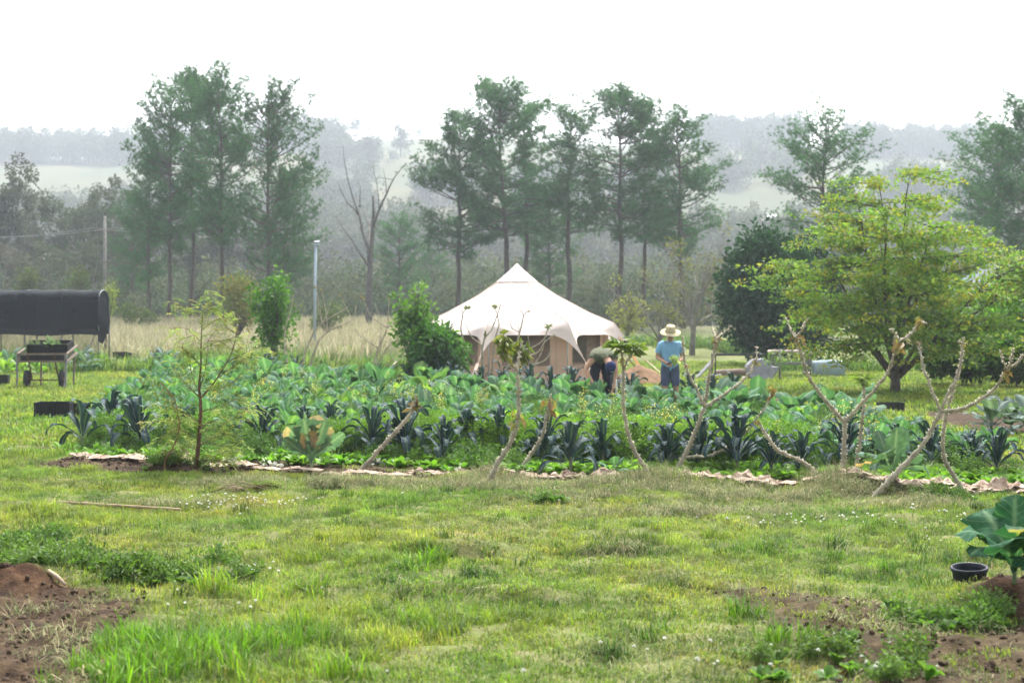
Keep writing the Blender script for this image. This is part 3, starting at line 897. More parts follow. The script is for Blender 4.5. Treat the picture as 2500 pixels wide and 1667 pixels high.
for i, (px, Y, py) in enumerate(GUMS):
    b0 = base_at(px, Y); sc = (topz(py, Y) - b0.z) / 14.0
    tree_obj('gum_tree', ('leftmost grey-green gum' if gum_rank[px] == 0 else 'grey-green gum, %s from the left' % NTH[gum_rank[px]]) + ' in the woodland behind the left pines', 'gum tree', gum_var[i % 4], b0, rng.uniform(0, 6.3), 'gums of the left woodland', max(sc, .35))

# --- woodland on the slopes: one mass, instanced
wood_t = []
for i in range(4):
    r = np.random.default_rng(1300 + i)
    b = MB()
    V, F = tube([[0, 0, -1], [0, 0, 3], [.2, .1, 8]], [.3, .25, .12], 5, False); b.add(V, F, (.2, .19, .17))
    cen = r.normal(0, 1, (26, 3)) * np.array([2.1, 2.1, 2.3]) + np.array([0, 0, 7.2])
    leaf_cloud(b, cen, r.uniform(.9, 1.7, 26), 34, .8, [(.085, .1, .08), (.1, .115, .09), (.075, .095, .07)], r, .3)  # leaf colours lightened towards blue-grey, painting in part of the haze
    wood_t.append(b.mesh('wood', M_gum))
def hill_pt(px, py):
    Ys = np.concatenate([np.linspace(130, 250, 60), np.linspace(252, 905, 300)])
    Xs = (px - 1250) / FPX * Ys
    zz = Hh(Xs, Ys); yy = HORY - FPX * (zz - CAMZ) / Ys
    k = np.where(yy <= py)[0]
    i = k[0] if len(k) else len(Ys) - 1
    return Xs[i], Ys[i], zz[i]
WP = []
for x0, x1, y0, y1, n in [(-250, 330, 395, 402, 150), (-250, 340, 392, 398, 60), (330, 720, 368, 380, 60), (700, 830, 352, 372, 30), (1690, 1960, 358, 366, 110), (2060, 2420, 374, 388, 150), (2400, 2760, 386, 400, 90),
                          (-250, 420, 570, 700, 220), (760, 1100, 620, 740, 220), (1100, 1780, 640, 740, 220), (1700, 2100, 640, 740, 150), (2000, 2750, 610, 740, 260), (770, 900, 520, 560, 26), (1000, 1150, 480, 500, 16), (330, 780, 560, 700, 200), (1250, 1650, 470, 540, 60),
                          (820, 1000, 380, 460, 14), (1700, 1960, 410, 470, 30), (2150, 2450, 480, 510, 60), (760, 860, 385, 420, 14)]:
    for k in range(n):
        WP.append(hill_pt(rng.uniform(x0, x1), rng.uniform(y0, y1)))
WP = np.array(WP)
o = scatter('far_woodland', wood_t, WP, rng.uniform(0, 6.3, len(WP)), rng.uniform(.75, 1.35, len(WP)) * np.interp(WP[:, 1], [150, 300, 900], [.75, .9, 1.15]), rng.integers(0, 4, len(WP)), rng.normal(0, .06, (len(WP), 2)))
stuff(o, 'hazy grey woodland covering the lower slopes and ridge of the hills', 'woodland')

def wood_single(name, label, px, py, hpx, i, group):
    x, y, z = hill_pt(px, py)
    t = solo(name, wood_t[i % 4], label, 'tree', group, (x, y, z - .5), (0, 0, px), ((hpx * y / FPX) / 10.5,) * 3)
for px, py, h, lab in [(158, 392, 70, 'spindly tall tree standing above the ridge wood at far left'), (872, 345, 55, 'lone feathery tree on the ridge crest left of centre'),
                       (985, 342, 24, 'small squat tree on the bare ridge crest'), (1022, 342, 30, 'rounder small tree on the bare ridge crest beside the squat one'),
                       (958, 400, 36, 'single tree on the pasture slope below the ridge'), (860, 395, 40, 'pale green tree at the top of the pasture slope'),
                       (12, 395, 60, 'dark tree at the extreme left on the ridge')]:
    wood_single('hill_tree', lab, px, py, h, int(px) % 4, 'single trees on the hills')

# --- scrub and saplings under the tree line: one mass
us_t = []
for i in range(4):
    r = np.random.default_rng(1400 + i); b = MB()
    V, F = tube([[0, 0, -.3], [.1, 0, 1.2], [.05, .1, 2.6]], [.06, .05, .02], 4, False); b.add(V, F, (.1, .09, .08))
    cen = r.normal(0, 1, (14, 3)) * np.array([.9, .9, .75]) + np.array([0, 0, 1.7]); cen[:, 2] = np.abs(cen[:, 2])
    leaf_cloud(b, cen, r.uniform(.35, .75, 14), 34, .24, [(.07, .1, .06), (.085, .11, .07), (.06, .09, .055), (.1, .11, .07)], r, .2)  # lightened leaf colours carry some painted haze
    us_t.append(b.mesh('scrub', M_gum))
x, y = in_view_pts(2000, 118.0, 235.0, 1.25, 8.0)
z = Hh(x, y)
o = scatter('understorey_scrub', us_t, np.stack([x, y, z], 1), rng.uniform(0, 6.3, len(x)), rng.uniform(.7, 1.9, len(x)) * np.interp(y, [118, 235], [.8, 1.7]), rng.integers(0, 4, len(x)))
stuff(o, 'hazy grey-green scrub filling the ground under the far trees', 'scrub')

# --- dead grey tree
def dead_tree():
    r = np.random.default_rng(71)
    Y = 96.0
    b0 = base_at(900, Y)
    t = thing('dead_tree', 'leafless dead grey tree left of the tent with bare forked limbs', 'dead tree', b0)
    def loc(px, py, dy=0):
        p = at(px, py, Y + dy); return np.array([p.x - b0.x, dy, p.z - b0.z])
    q = .372 * 1.0
    def c(x, y):      # from the 800,180 crop at 2.703x
        return 800 + x / 2.703, 180 + y / 2.703
    def br(name, pts, r0, r1, depth=0.0):
        P = [loc(*c(x, y), depth * i / max(1, len(pts) - 1)) for i, (x, y) in enumerate(pts)]
        if name == 'trunk':
            P[0][2] = -.1
        P = smooth_path(P, 9); P = P + r.normal(0, .03, P.shape) * np.linspace(0, 1, 9)[:, None]
        V, F = tube(P, np.linspace(r0, r1, 9) * .72, 7)
        part(name, MB().add(V, F).mesh(name, M_dead, True), t)
    br('trunk', [(272, 1700), (275, 1400), (290, 1150), (300, 960), (298, 810)], .38, .1)
    br('branch', [(282, 1180), (230, 1050), (205, 930), (130, 850), (75, 740)], .15, .03, 1)
    br('branch', [(205, 930), (150, 760), (115, 600), (100, 480)], .09, .02, 1.5)
    br('branch', [(210, 880), (215, 760), (200, 700)], .05, .015, -1)
    br('branch', [(268, 1270), (170, 1120), (50, 940)], .11, .02, -1.5)
    br('branch', [(300, 1010), (340, 900), (390, 790), (430, 700), (520, 590)], .14, .02, -1)
    br('branch', [(340, 900), (330, 760), (305, 640), (300, 600)], .06, .015, 1)
    br('branch', [(390, 790), (380, 700), (365, 620)], .05, .012, .6)
    br('branch', [(300, 1030), (250, 960), (235, 900)], .05, .02, 1)
    br('branch', [(305, 1020), (350, 980), (345, 930)], .05, .015, .5)
    br('branch', [(280, 1310), (330, 1280), (360, 1230)], .05, .015, .5)
    br('branch', [(430, 700), (370, 690), (330, 690)], .035, .01, .4)
    br('branch', [(265, 1240), (262, 1130)], .07, .02, .3)
dead_tree()

# --- broadleaf trees and shrubs
def shrub(name, label, cat, px, pyb, pyt, wpx, Y, cols, mat, ncl=60, per=60, size=.09, seed=0, lift=.12, crad=.16, flat=1.0, stems=5, bark=None, lump=.25, droop=.1, depth=1.0, cx=0.0):
    """uneven crown of leaf clumps over a few stems"""
    r = np.random.default_rng(seed)
    b0 = base_at(px, Y); zt = topz(pyt, Y) - b0.z; zb = max(topz(pyb, Y) - b0.z, 0)
    W = wpx / FPX * Y / 2; hh = (zt - zb) / 2; zc = (zt + zb) / 2
    t = thing(name, label, cat, b0, 0)
    d = r.normal(0, 1, (ncl, 3)); d /= np.linalg.norm(d, axis=1, keepdims=True)
    lob = 1 + lump * np.sin(d[:, 0] * 5 + seed) * np.cos(d[:, 2] * 4 + seed * 1.7) + r.normal(0, lump * .35, ncl)
    q = r.uniform(.35, 1, ncl) ** .45
    cen = d * (q * lob)[:, None] * np.array([W, W * depth, hh]) * .88 + np.array([cx, 0, zc])
    tb = MB(); cb = MB()
    V, F = tube(limb_path((0, 0, -.05), (0, 0, 1), max(zb, zc * .5), r, 5, 0, .06), np.linspace(.028, .018, 5) * zt, 7); tb.add(V, F); tp = V[-1]
    for k in range(stems * 3):
        c = cen[r.integers(0, ncl)]
        mid = (tp * .5 + c * .5) + r.normal(0, .08, 3) * zt * .3 + np.array([0, 0, -.05 * zt])
        V, F = tube(smooth_path([tp * r.uniform(.5, 1), mid, c], 6), np.linspace(.012, .004, 6) * zt, 5, False); tb.add(V, F)
    leaf_cloud(cb, cen, r.uniform(.7, 1.3, ncl) * crad * zt, per, size, cols, r, droop, flat)
    part('trunk', tb.mesh(name + '_trunk', bark or M_bark, True), t)
    part('crown', cb.mesh(name + '_crown', mat), t)
    return t

G1 = [(.06, .14, .02), (.08, .17, .03), (.05, .115, .02)]
shrub('dark_tree', 'dense dark green rounded tree behind the bench at right of centre', 'tree', 1872, 880, 545, 215, 58, [(.022, .066, .03), (.03, .08, .034), (.018, .054, .026)], M_dark, 170, 110, .23, 21, crad=.13, lump=.16, stems=3)
shrub('dark_tree', 'lower dark green tree merging into the right flank of the dense dark tree', 'tree', 1960, 880, 590, 160, 61, [(.018, .05, .022), (.024, .062, .026)], M_dark, 90, 80, .2, 22, crad=.14, lump=.2, stems=3)
shrub('bush', 'dense leafy green bush standing before the left end of the tent', 'bush', 1062, 905, 785, 125, 36.8, [(.045, .12, .03), (.06, .145, .035), (.085, .17, .045)], M_leaf, 90, 60, .14, 23, crad=.12, lump=.5)
shrub('bush', 'lighter feathery-topped bush rising beside the left end of the tent roof', 'bush', 1010, 860, 712, 78, 37.6, [(.11, .22, .05), (.09, .19, .04), (.14, .25, .07)], M_leaf, 40, 46, .14, 24, crad=.12, lump=.55)
shrub('sapling', 'bright green sapling left of the pale pole', 'sapling', 668, 860, 668, 78, 47, [(.05, .14, .015), (.07, .18, .025), (.1, .22, .03)], M_leaf, 50, 46, .15, 25, crad=.11, lump=.6)
shrub('shrub', 'yellowish shrub with orange-tinged top behind the bright sapling', 'shrub', 578, 800, 668, 88, 72, [(.16, .19, .05), (.2, .17, .05), (.12, .17, .045)], M_gum, 50, 50, .16, 26, crad=.14, lump=.3)
shrub('shrub', 'small yellow-green bush at the end of the shade house', 'shrub', 262, 760, 690, 36, 66, [(.14, .2, .04), (.17, .22, .05)], M_leaf, 16, 40, .12, 27, crad=.1)
for px, pyb, pyt, w, Y, sd in [(195, 730, 655, 40, 100, 28), (68, 730, 655, 40, 98, 29), (690, 790, 730, 80, 88, 30), (800, 810, 738, 90, 84, 31), (330, 800, 735, 110, 92, 32)]:
    shrub('shrub', {28: 'ivy-clad stump-like shrub behind the shade house', 29: 'thin yellow-green sapling behind the shade house roof', 30: 'low shrub in the dry grass beside the pale pole', 31: 'low shrub in the dry grass right of the pale pole', 32: 'low green scrub at the dry grass edge right of the shade house'}[sd],
          'shrub', px, pyb, pyt, w, Y, [(.1, .15, .05), (.13, .17, .06)], M_gum, 26, 40, .18, sd, crad=.14)
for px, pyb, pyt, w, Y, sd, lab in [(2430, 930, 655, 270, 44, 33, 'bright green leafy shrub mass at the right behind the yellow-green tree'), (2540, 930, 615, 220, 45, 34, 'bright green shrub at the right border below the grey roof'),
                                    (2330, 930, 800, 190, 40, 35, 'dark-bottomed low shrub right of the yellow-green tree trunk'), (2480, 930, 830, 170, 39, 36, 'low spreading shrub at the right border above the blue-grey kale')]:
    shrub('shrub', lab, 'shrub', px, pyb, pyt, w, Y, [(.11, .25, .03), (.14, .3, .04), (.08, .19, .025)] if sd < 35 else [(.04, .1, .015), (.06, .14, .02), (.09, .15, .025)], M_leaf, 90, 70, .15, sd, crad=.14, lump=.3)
shrub('shrub', 'pale yellow blossom-topped shrub below the grey roof at right', 'shrub', 2460, 720, 605, 90, 56, [(.3, .34, .1), (.24, .3, .08)], M_leaf, 26, 50, .14, 37, crad=.1)

# pale twiggy trees right of the tent
def twig_tree(label, px, pyt, wpx, Y, seed, leafc, nleaf=26):
    r = np.random.default_rng(seed)
    b0 = base_at(px, Y); Ht = topz(pyt, Y) - b0.z; W = wpx / FPX * Y / 2
    t = thing('bare_twiggy_tree', label, 'tree', b0)
    tb = MB(); cb = MB(); cen = []
    V, F = tube(limb_path((0, 0, -.1), (.03, 0, 1), Ht * .35, r, 5, 0, .08), np.linspace(.03, .022, 5) * Ht, 7); tb.add(V, F); tp = V[-1]
    for k in range(11):
        az = r.uniform(0, 6.3); el = r.uniform(.45, 1.35)
        d = np.array([math.cos(az) * math.cos(el), math.sin(az) * math.cos(el), math.sin(el)])
        L = min(Ht * .62 / max(.4, math.sin(el)), W * 1.2 / max(.2, math.cos(el)))
        BP = limb_path(tp * r.uniform(.6, 1), d, L, r, 7, .05, .14)
        V, F = tube(BP, np.linspace(.014, .003, 7) * Ht, 5, False); tb.add(V, F)
        for q in range(9):
            i = r.integers(2, 7); e = limb_path(BP[i], r.normal(0, 1, 3) + d + [0, 0, .3], L * r.uniform(.15, .4), r, 4, .05, .2)
            V, F = tube(e, np.linspace(.005, .0018, 4) * Ht, 4, False); tb.add(V, F)
            for e2 in range(2):
                f = limb_path(e[r.integers(1, 4)], r.normal(0, 1, 3) + d, L * .14, r, 3, .05, .2)
                V, F = tube(f, np.array([.0025, .002, .001]) * Ht, 3, False); tb.add(V, F)
            if r.uniform() < nleaf / 40:
                cen.append(e[-1])
    if cen:
        leaf_cloud(cb, cen, .07 * Ht, 22, .16, leafc, r, .1)
    part('trunk', tb.mesh('twig_trunk', M_pale, True), t)
    if cen:
        part('crown', cb.mesh('twig_crown', M_gum), t)
twig_tree('pale twiggy half-bare tree between the tent and the dark tree', 1690, 600, 190, 70, 51, [(.2, .21, .09), (.16, .18, .07)], 22)
twig_tree('small pale bare tree behind the standing gardener', 1610, 690, 110, 66, 52, [(.2, .22, .08)], 8)
twig_tree('thin bare sapling with yellow leaves at the foot of the long-trunked pine', 1530, 640, 70, 72, 53, [(.25, .27, .08)], 14)
twig_tree('slim bare tree with a few tufts on top right of the pine row', 1818, 420, 60, 100, 54, [(.08, .11, .05)], 6)
twig_tree('grey bare tree at the left of the dark tree', 1745, 620, 100, 75, 55, [(.17, .18, .09)], 10)

# the spreading yellow-green tree
def yellow_tree():
    r = np.random.default_rng(61)
    Y = 36.5
    b0 = base_at(2185, Y)
    t = thing('spreading_tree', 'spreading yellow-green tree with layered fine foliage and several low-forking stems', 'tree', b0)
    tb = MB(); cb = MB(); cen = []
    stems = [(0.0, .1, 4.7), (-.35, 0, 4.6), (-.9, .1, 3.7), (-.6, -.5, 4.3), (-.15, .5, 4.9), (.25, -.2, 5.0), (.65, .45, 4.7), (1.35, -.3, 4.5), (1.2, .6, 4.3), (1.6, .1, 4.0), (-.85, .7, 4.1), (.1, -1.0, 3.9)]
    V, F = tube([[0, 0, -.1], [.01, 0, .3], [.03, 0, .7]], [.16, .12, .1], 10); tb.add(V, F)
    for sx, sy, L in stems:
        P = limb_path((sx * .05, sy * .05, .35 + r.uniform(0, .3)), (sx * .68, sy * .6, 1), L, r, 9, .0, .06)
        V, F = tube(P, np.linspace(.06, .012, 9), 7, False); tb.add(V, F)
        for k in range(21):
            i = r.integers(2, 9); p = P[i]
            out = np.array([p[0], p[1], 0]); out = out / (np.linalg.norm(out) + .1)
            d = out * .8 + r.normal(0, .7, 3); d[2] = r.uniform(-.05, .2)
            LB = r.uniform(.8, 2.2) * (1.1 - .05 * i)
            Q = limb_path(p, d, LB, r, 6, -.012, .09)
            V, F = tube(Q, np.linspace(.024, .005, 6), 5, False); tb.add(V, F)
            for q in range(10):
                j = r.integers(1, 6); c = Q[j] + r.normal(0, 1, 3) * np.array([.2, .2, .07])
                cen.append(c)
    for k in range(330):                       # drooping lower skirts
        a = r.uniform(0, 6.3); R = r.uniform(1.2, 3.3); cen.append(np.array([R * math.cos(a), R * math.sin(a), r.uniform(.75, 3.0)]))
    cen = np.array(cen)
    cols = [(.15, .26, .05), (.18, .28, .055), (.12, .22, .045), (.22, .29, .055), (.28, .28, .05), (.14, .25, .05)]
    leaf_cloud(cb, cen, r.uniform(.18, .38, len(cen)), 14, .1, cols, r, .1, .26, 1.1)
    part('trunk', tb.mesh('spreading_trunk', M_bark, True), t); part('crown', cb.mesh('spreading_crown', M_leaf), t)
yellow_tree()

# ---------------------------------------------------------------- haze
def haze_box():
    b = MB(); V, F = box((0, 590, 88), (1900, 1360, 188)); b.add(V, F)
    m, t, o = newmat('haze_air')
    pv = N(t, 'ShaderNodeVolumePrincipled')
    pv.inputs['Color'].default_value = (.82, .91, 1.0, 1); pv.inputs['Density'].default_value = 0.0006; pv.inputs['Density Attribute'].default_value = ''; pv.inputs['Temperature Attribute'].default_value = ''; pv.inputs['Color Attribute'].default_value = ''; pv.inputs['Anisotropy'].default_value = 0.15
    t.links.new(pv.outputs[0], o.inputs['Volume'])
    h = part('haze', b.mesh('haze', m), None); h['kind'] = 'stuff'; h['label'] = 'pale haze in the air over the valley'
    return h
haze_box()

# ================================================================== PLANTS OF THE BED
M_kale = leafmat('kale_leaf', trans=.14, rough=.65, spec=.2, rnd=.2, bump=.9, bscale=55, tcol=(1.0, 1.2, .6))
M_brass = leafmat('brassica_leaf', trans=.35, rough=.75, spec=.07, rnd=.22, bump=.25, bscale=30, tcol=(1.0, 1.25, .55), veins=True)
M_stalk = leafmat('plant_stalk', trans=.05, rough=.6, rnd=.1)
M_crop = leafmat('soft_crop_leaf', trans=.45, rough=.5, rnd=.2, pos=[(1.1, (.8, .9, .75), (1.2, 1.1, 1.1))])

def ribbon_leaf(name, L, wf, bend, mat, c_in, c_rib, c_edge=None, n=8, m=4, ruff=.0, rolled=.0, seed=0, twist=0.0, start=.0, patch=None, jag=0.0):
    """leaf along +Z curving towards +X; wf(t) half width; bend = list of (t, angle from vertical)"""
    r = np.random.default_rng(seed)
    t = np.linspace(0, 1, n + 1)
    ang = np.interp(t, [b[0] for b in bend], [b[1] for b in bend])
    dx = np.sin(ang) * L / n; dz = np.cos(ang) * L / n
    X = np.concatenate([[0], np.cumsum(dx[:-1])]); Z = np.concatenate([[0], np.cumsum(dz[:-1])])
    V = []; C = []
    u = np.linspace(-1, 1, m + 1)
    ph = r.uniform(0, 6.3)
    for i in range(n + 1):
        w = wf(t[i]); nx, nz = math.cos(ang[i]), -math.sin(ang[i])           # normal on the upper (outer) side
        for j in range(m + 1):
            a = abs(u[j])
            rise = ruff * w * a ** 1.5 * math.sin(t[i] * 15 + ph + (2.1 if u[j] > 0 else 0)) - rolled * w * a * a + .10 * w * a
            rise += r.normal(0, .02) * w
            yy = u[j] * w * (1 - .25 * rolled * a) * (1 + jag * a * math.sin(t[i] * 31 + ph * 3 + (1.7 if u[j] > 0 else 0)) + jag * a * math.sin(t[i] * 53 + ph))
            V.append([X[i] - nx * rise * -1, yy, Z[i] - nz * rise * -1])
            k = np.array(c_rib) if a < .01 else np.array(c_in) * (1.0 + .12 * r.normal())
            if c_edge is not None and a > .9:
                k = np.array(c_edge)
            if patch is not None and vnoise(np.array([t[i] * 4 + seed * 7.7]), np.array([u[j] * 2.2 + seed]), 3)[0] > .12 and t[i] > .35:
                k = np.array(patch) * r.uniform(.8, 1.15)
            C.append(k)
    F = []
    for i in range(n):
        for j in range(m):
            a = i * (m + 1) + j
            F.append([a, a + 1, a + m + 2, a + m + 1])
    me = MB().add(V, F, np.array(C)).mesh(name, mat, True)
    uv = np.stack([np.repeat(t, m + 1), np.tile(u, n + 1), np.zeros((n + 1) * (m + 1))], 1)
    if len(me.vertices) == len(uv):
        me.attributes.new('leaf_uv', 'FLOAT_VECTOR', 'POINT').data.foreach_set('vector', uv.astype(np.float32).ravel())
    return me

def kale_w(t):
    return np.interp(t, [0, .12, .2, .4, .85, .96, 1], [.008, .009, .022, .036, .042, .038, .026])
KD, KR = (.018, .046, .058), (.085, .13, .09)
kale_leaves = []
for i in range(6):
    kind = i % 3
    bend = [[(0, .0), (.5, .06), (.72, .35), (.85, 1.2), (1, 2.3)], [(0, .0), (.35, .2), (.58, .6), (.76, 1.5), (1, 2.6)], [(0, .0), (.4, .15), (.64, .5), (.8, 1.4), (1, 2.5)]][kind]
    kale_leaves.append(ribbon_leaf('kale_leaf', [.44, .5, .46][kind], kale_w, bend, M_kale, KD if i < 3 else (.024, .048, .068), KR, (.035, .066, .08), n=11, m=4, ruff=.3, rolled=.45, seed=40 + i))  # lighter edge colour paints the rolled-edge highlight along with the waxy bloom
kale_stem_me = None
def _ks():
    b = MB()
    V, F = tube([[0, 0, -.04], [.008, 0, .08], [0, .004, .18], [0, 0, .24]], [.017, .02, .019, .012], 8); b.add(V, F, (.2, .24, .13))
    for k in range(9):
        a = k * 2.4; z = .04 + .018 * k
        V, F = box((.019 * math.cos(a), .019 * math.sin(a), z), (.012, .012, .006)); b.add(V, F, (.26, .26, .16))
    return b.mesh('kale_stem', M_stalk, True)
kale_stem_me = _ks()

def kale(label, loc, h, r, group, nleaf=17, full=True):
    t = thing('kale_plant', label, 'kale', loc, r.uniform(0, 6.3), group, h / .62)
    part('stem', kale_stem_me, t)
    sp = r.uniform(.75, 1.2); lx, ly = r.normal(0, .06, 2)
    nleaf = int(nleaf * r.uniform(.75, 1.1))
    for k in range(nleaf):
        q = k / (nleaf - 1)
        a = k * 2.399 + r.normal(0, .25)
        tilt = .06 + .95 * sp * q ** 1.05 + r.normal(0, .1)            # inner leaves upright, outer ones lean out
        me = kale_leaves[(0 if q < .35 else (2 if q < .6 else 1)) + 3 * int(r.integers(0, 2))]
        s = r.uniform(.78, 1.15) * (1.02 - .06 * q)
        part('leaf', me, t, (.012 * math.cos(a), .012 * math.sin(a), .24 - .12 * q), (Matrix.Rotation(lx, 3, 'X') @ Matrix.Rotation(ly, 3, 'Y') @ Matrix.Rotation(a, 3, 'Z') @ Matrix.Rotation(tilt, 3, 'Y') @ Matrix.Rotation(r.normal(0, .25), 3, 'Z')).to_euler(), (s, s * r.uniform(.9, 1.25), s))
    return t

ORD = ['first', 'second', 'third', 'fourth', 'fifth', 'sixth', 'seventh', 'eighth', 'ninth', 'tenth', 'eleventh', 'twelfth', 'thirteenth', 'fourteenth', 'fifteenth', 'sixteenth', 'seventeenth', 'eighteenth', 'nineteenth', 'twentieth',
       'twenty-first', 'twenty-second', 'twenty-third', 'twenty-fourth', 'twenty-fifth', 'twenty-sixth', 'twenty-seventh', 'twenty-eighth', 'twenty-ninth', 'thirtieth', 'thirty-first', 'thirty-second', 'thirty-third', 'thirty-fourth', 'thirty-fifth', 'thirty-sixth']
KALES = [(190, 1035, 928), (258, 1008, 905), (322, 1038, 932), (425, 1015, 945), (510, 1005, 950), (600, 1035, 945), (700, 1005, 948), (760, 1010, 938), (855, 1050, 952), (930, 1052, 932), (1020, 1062, 972), (1078, 1045, 955), (1150, 1048, 948), (1250, 1058, 957), (1310, 1085, 982),
         (1385, 1062, 970), (1470, 1055, 975), (1535, 1078, 985), (1608, 1075, 965), (1692, 1085, 962), (1772, 1092, 1000), (1842, 1085, 1000), (1942, 1075, 962), (2062, 1065, 990), (2140, 1080, 985), (2235, 1085, 1002), (2290, 1100, 1000)]
kr = np.random.default_rng(404)
for i, (px, pb, pt) in enumerate(sorted(KALES)):
    Y = depth_of(pb * K, .05) + .2
    X = (px * K - 1250) / FPX * Y
    h = topz(pt * K, Y)
    kale('dark blue-green kale plant, %s from the left in the front kale row' % ORD[i], (X, Y, H1(X, Y)), h * 1.13, kr, 'front kale row', 24 if i not in (0, 9) else (11 if i == 0 else 28))
FK = [(575, 868), (610, 872), (645, 866), (680, 870), (722, 868), (1000, 912), (1040, 908), (1075, 914), (1225, 905), (1262, 902), (1300, 910), (1345, 915), (1395, 922), (1500, 918), (1540, 925), (1640, 930), (1690, 935), (1740, 942), (1790, 948), (1100, 905), (1180, 910)]
for i, (px, pt) in enumerate(sorted(FK)):
    Xg = (px - 1250) / FPX * 34
    for _ in range(4):
        Yb = float(bed_back(Xg)) - .4; Xg = (px - 1250) / FPX * Yb
    kale('dark kale plant, %s from the left in the far kale row before the tent' % ORD[i], (Xg, Yb, H1(Xg, Yb)), kr.uniform(.72, .86), kr, 'far kale row', 15)

# broad-leaved brassicas
def brass_w(t):
    return np.interp(t, [0, .22, .3, .45, .65, .85, .96, 1], [.01, .011, .04, .088, .112, .1, .06, .01])
BL = [((.075, .17, .09), (.2, .3, .2)), ((.085, .19, .085), (.22, .32, .17)), ((.068, .15, .105), (.18, .27, .2)), ((.12, .22, .07), (.24, .32, .14)), ((.1, .17, .125), (.22, .29, .22)), ((.03, .1, .05), (.13, .22, .12))]
brass_leaves = []
for i in range(10):
    bend = [[(0, .1), (.4, .15), (1, .7)], [(0, .0), (.4, .3), (.8, 1.0), (1, 1.6)], [(0, .0), (.5, .5), (1, 1.1)]][i % 3]
    ci, cr = BL[i // 2]
    brass_leaves.append(ribbon_leaf('brassica_leaf', .42, brass_w, bend, M_brass, ci, cr, n=7, m=6, ruff=.16, rolled=-.1, seed=80 + i))
bright_leaves = [ribbon_leaf('bright_leaf', .36, brass_w, [(0, .0), (.5, .35), (1, .9)], M_crop, (.14, .28, .03), (.26, .36, .12), n=7, m=4, ruff=.2, rolled=-.15, seed=95 + i) for i in range(2)]
yellow_leaf = ribbon_leaf('yellowed_leaf', .36, brass_w, [(0, .2), (.5, .8), (1, 1.4)], M_brass, (.5, .32, .07), (.5, .42, .2), n=7, m=4, ruff=.2, seed=99)
brass_stem = MB().add(*tube([[0, 0, -.05], [.005, 0, .07], [0, 0, .16]], [.02, .02, .014], 7), (.14, .2, .1)).mesh('brassica_stem', M_stalk, True)

def brassica(label, loc, sc, r, group, leaves, nleaf=9, name='brassica_plant', cat='brassica', spread=.75, odd=None):
    t = thing(name, label, cat, loc, r.uniform(0, 6.3), group, sc)
    part('stem', brass_stem, t)
    for k in range(nleaf):
        q = k / (nleaf - 1); a = k * 2.399 + r.normal(0, .2)
        me = leaves[int(r.integers(0, len(leaves)))]
        if odd is not None and k in odd:
            me = odd[k]
        s = r.uniform(.8, 1.15)
        part('leaf', me, t, (.012 * math.cos(a), .012 * math.sin(a), .16 - .1 * q), Euler((r.normal(0, .12), .12 + spread * q + r.normal(0, .1), a), 'XYZ'), (s, s * r.uniform(.85, 1.15), s))
    return t

br = np.random.default_rng(777)
nb = 0
v = 2.7
row = -1
while v < 26:
    x = -12.0 + br.uniform(0, .5); row += 1; col = 0
    while x < 6.5:
        xx = x + br.normal(0, .12); yy = float(bed_front(xx)) + v + br.normal(0, .12)
        x += br.uniform(.5, .68) * (1 + .016 * v)
        if not bed_mask(np.array([xx]), np.array([yy]))[0] or yy > float(bed_back(xx)) - .9:
            continue
        ppx = 1250 + FPX * xx / yy
        carrot = (v < 3.6) and (980 < ppx < 1900)
        if carrot:
            continue
        bright = (4.4 < v < 6.6 and 1180 < ppx < 1720 and br.uniform() < .55) or br.uniform() < .04
        grp = 'brassicas filling the middle of the bed'
        pal = bright_leaves if bright else brass_leaves[2 * int(br.integers(0, 5)):][:2] + brass_leaves[:2]
        odd = {6: yellow_leaf} if br.uniform() < .05 else None
        lab = ('bright yellow-green leafy plant' if bright else ('brassica with a yellowed leaf' if odd else 'blue-green brassica')) + ', %s from left in the %s row behind the front kale' % (ORD[col], ORD[row]); col += 1
        brassica(lab, (xx, yy, H1(xx, yy)), br.uniform(.7, 1.0) * (1 + .02 * max(v - 4, 0)) * (1.3 if yy > float(bed_back(xx)) - 3.5 else 1.0), br, grp, pal, int(br.integers(9, 13)), odd=odd, spread=.8)
        nb += 1
    v += .72 + .03 * v
print('brassicas', nb)

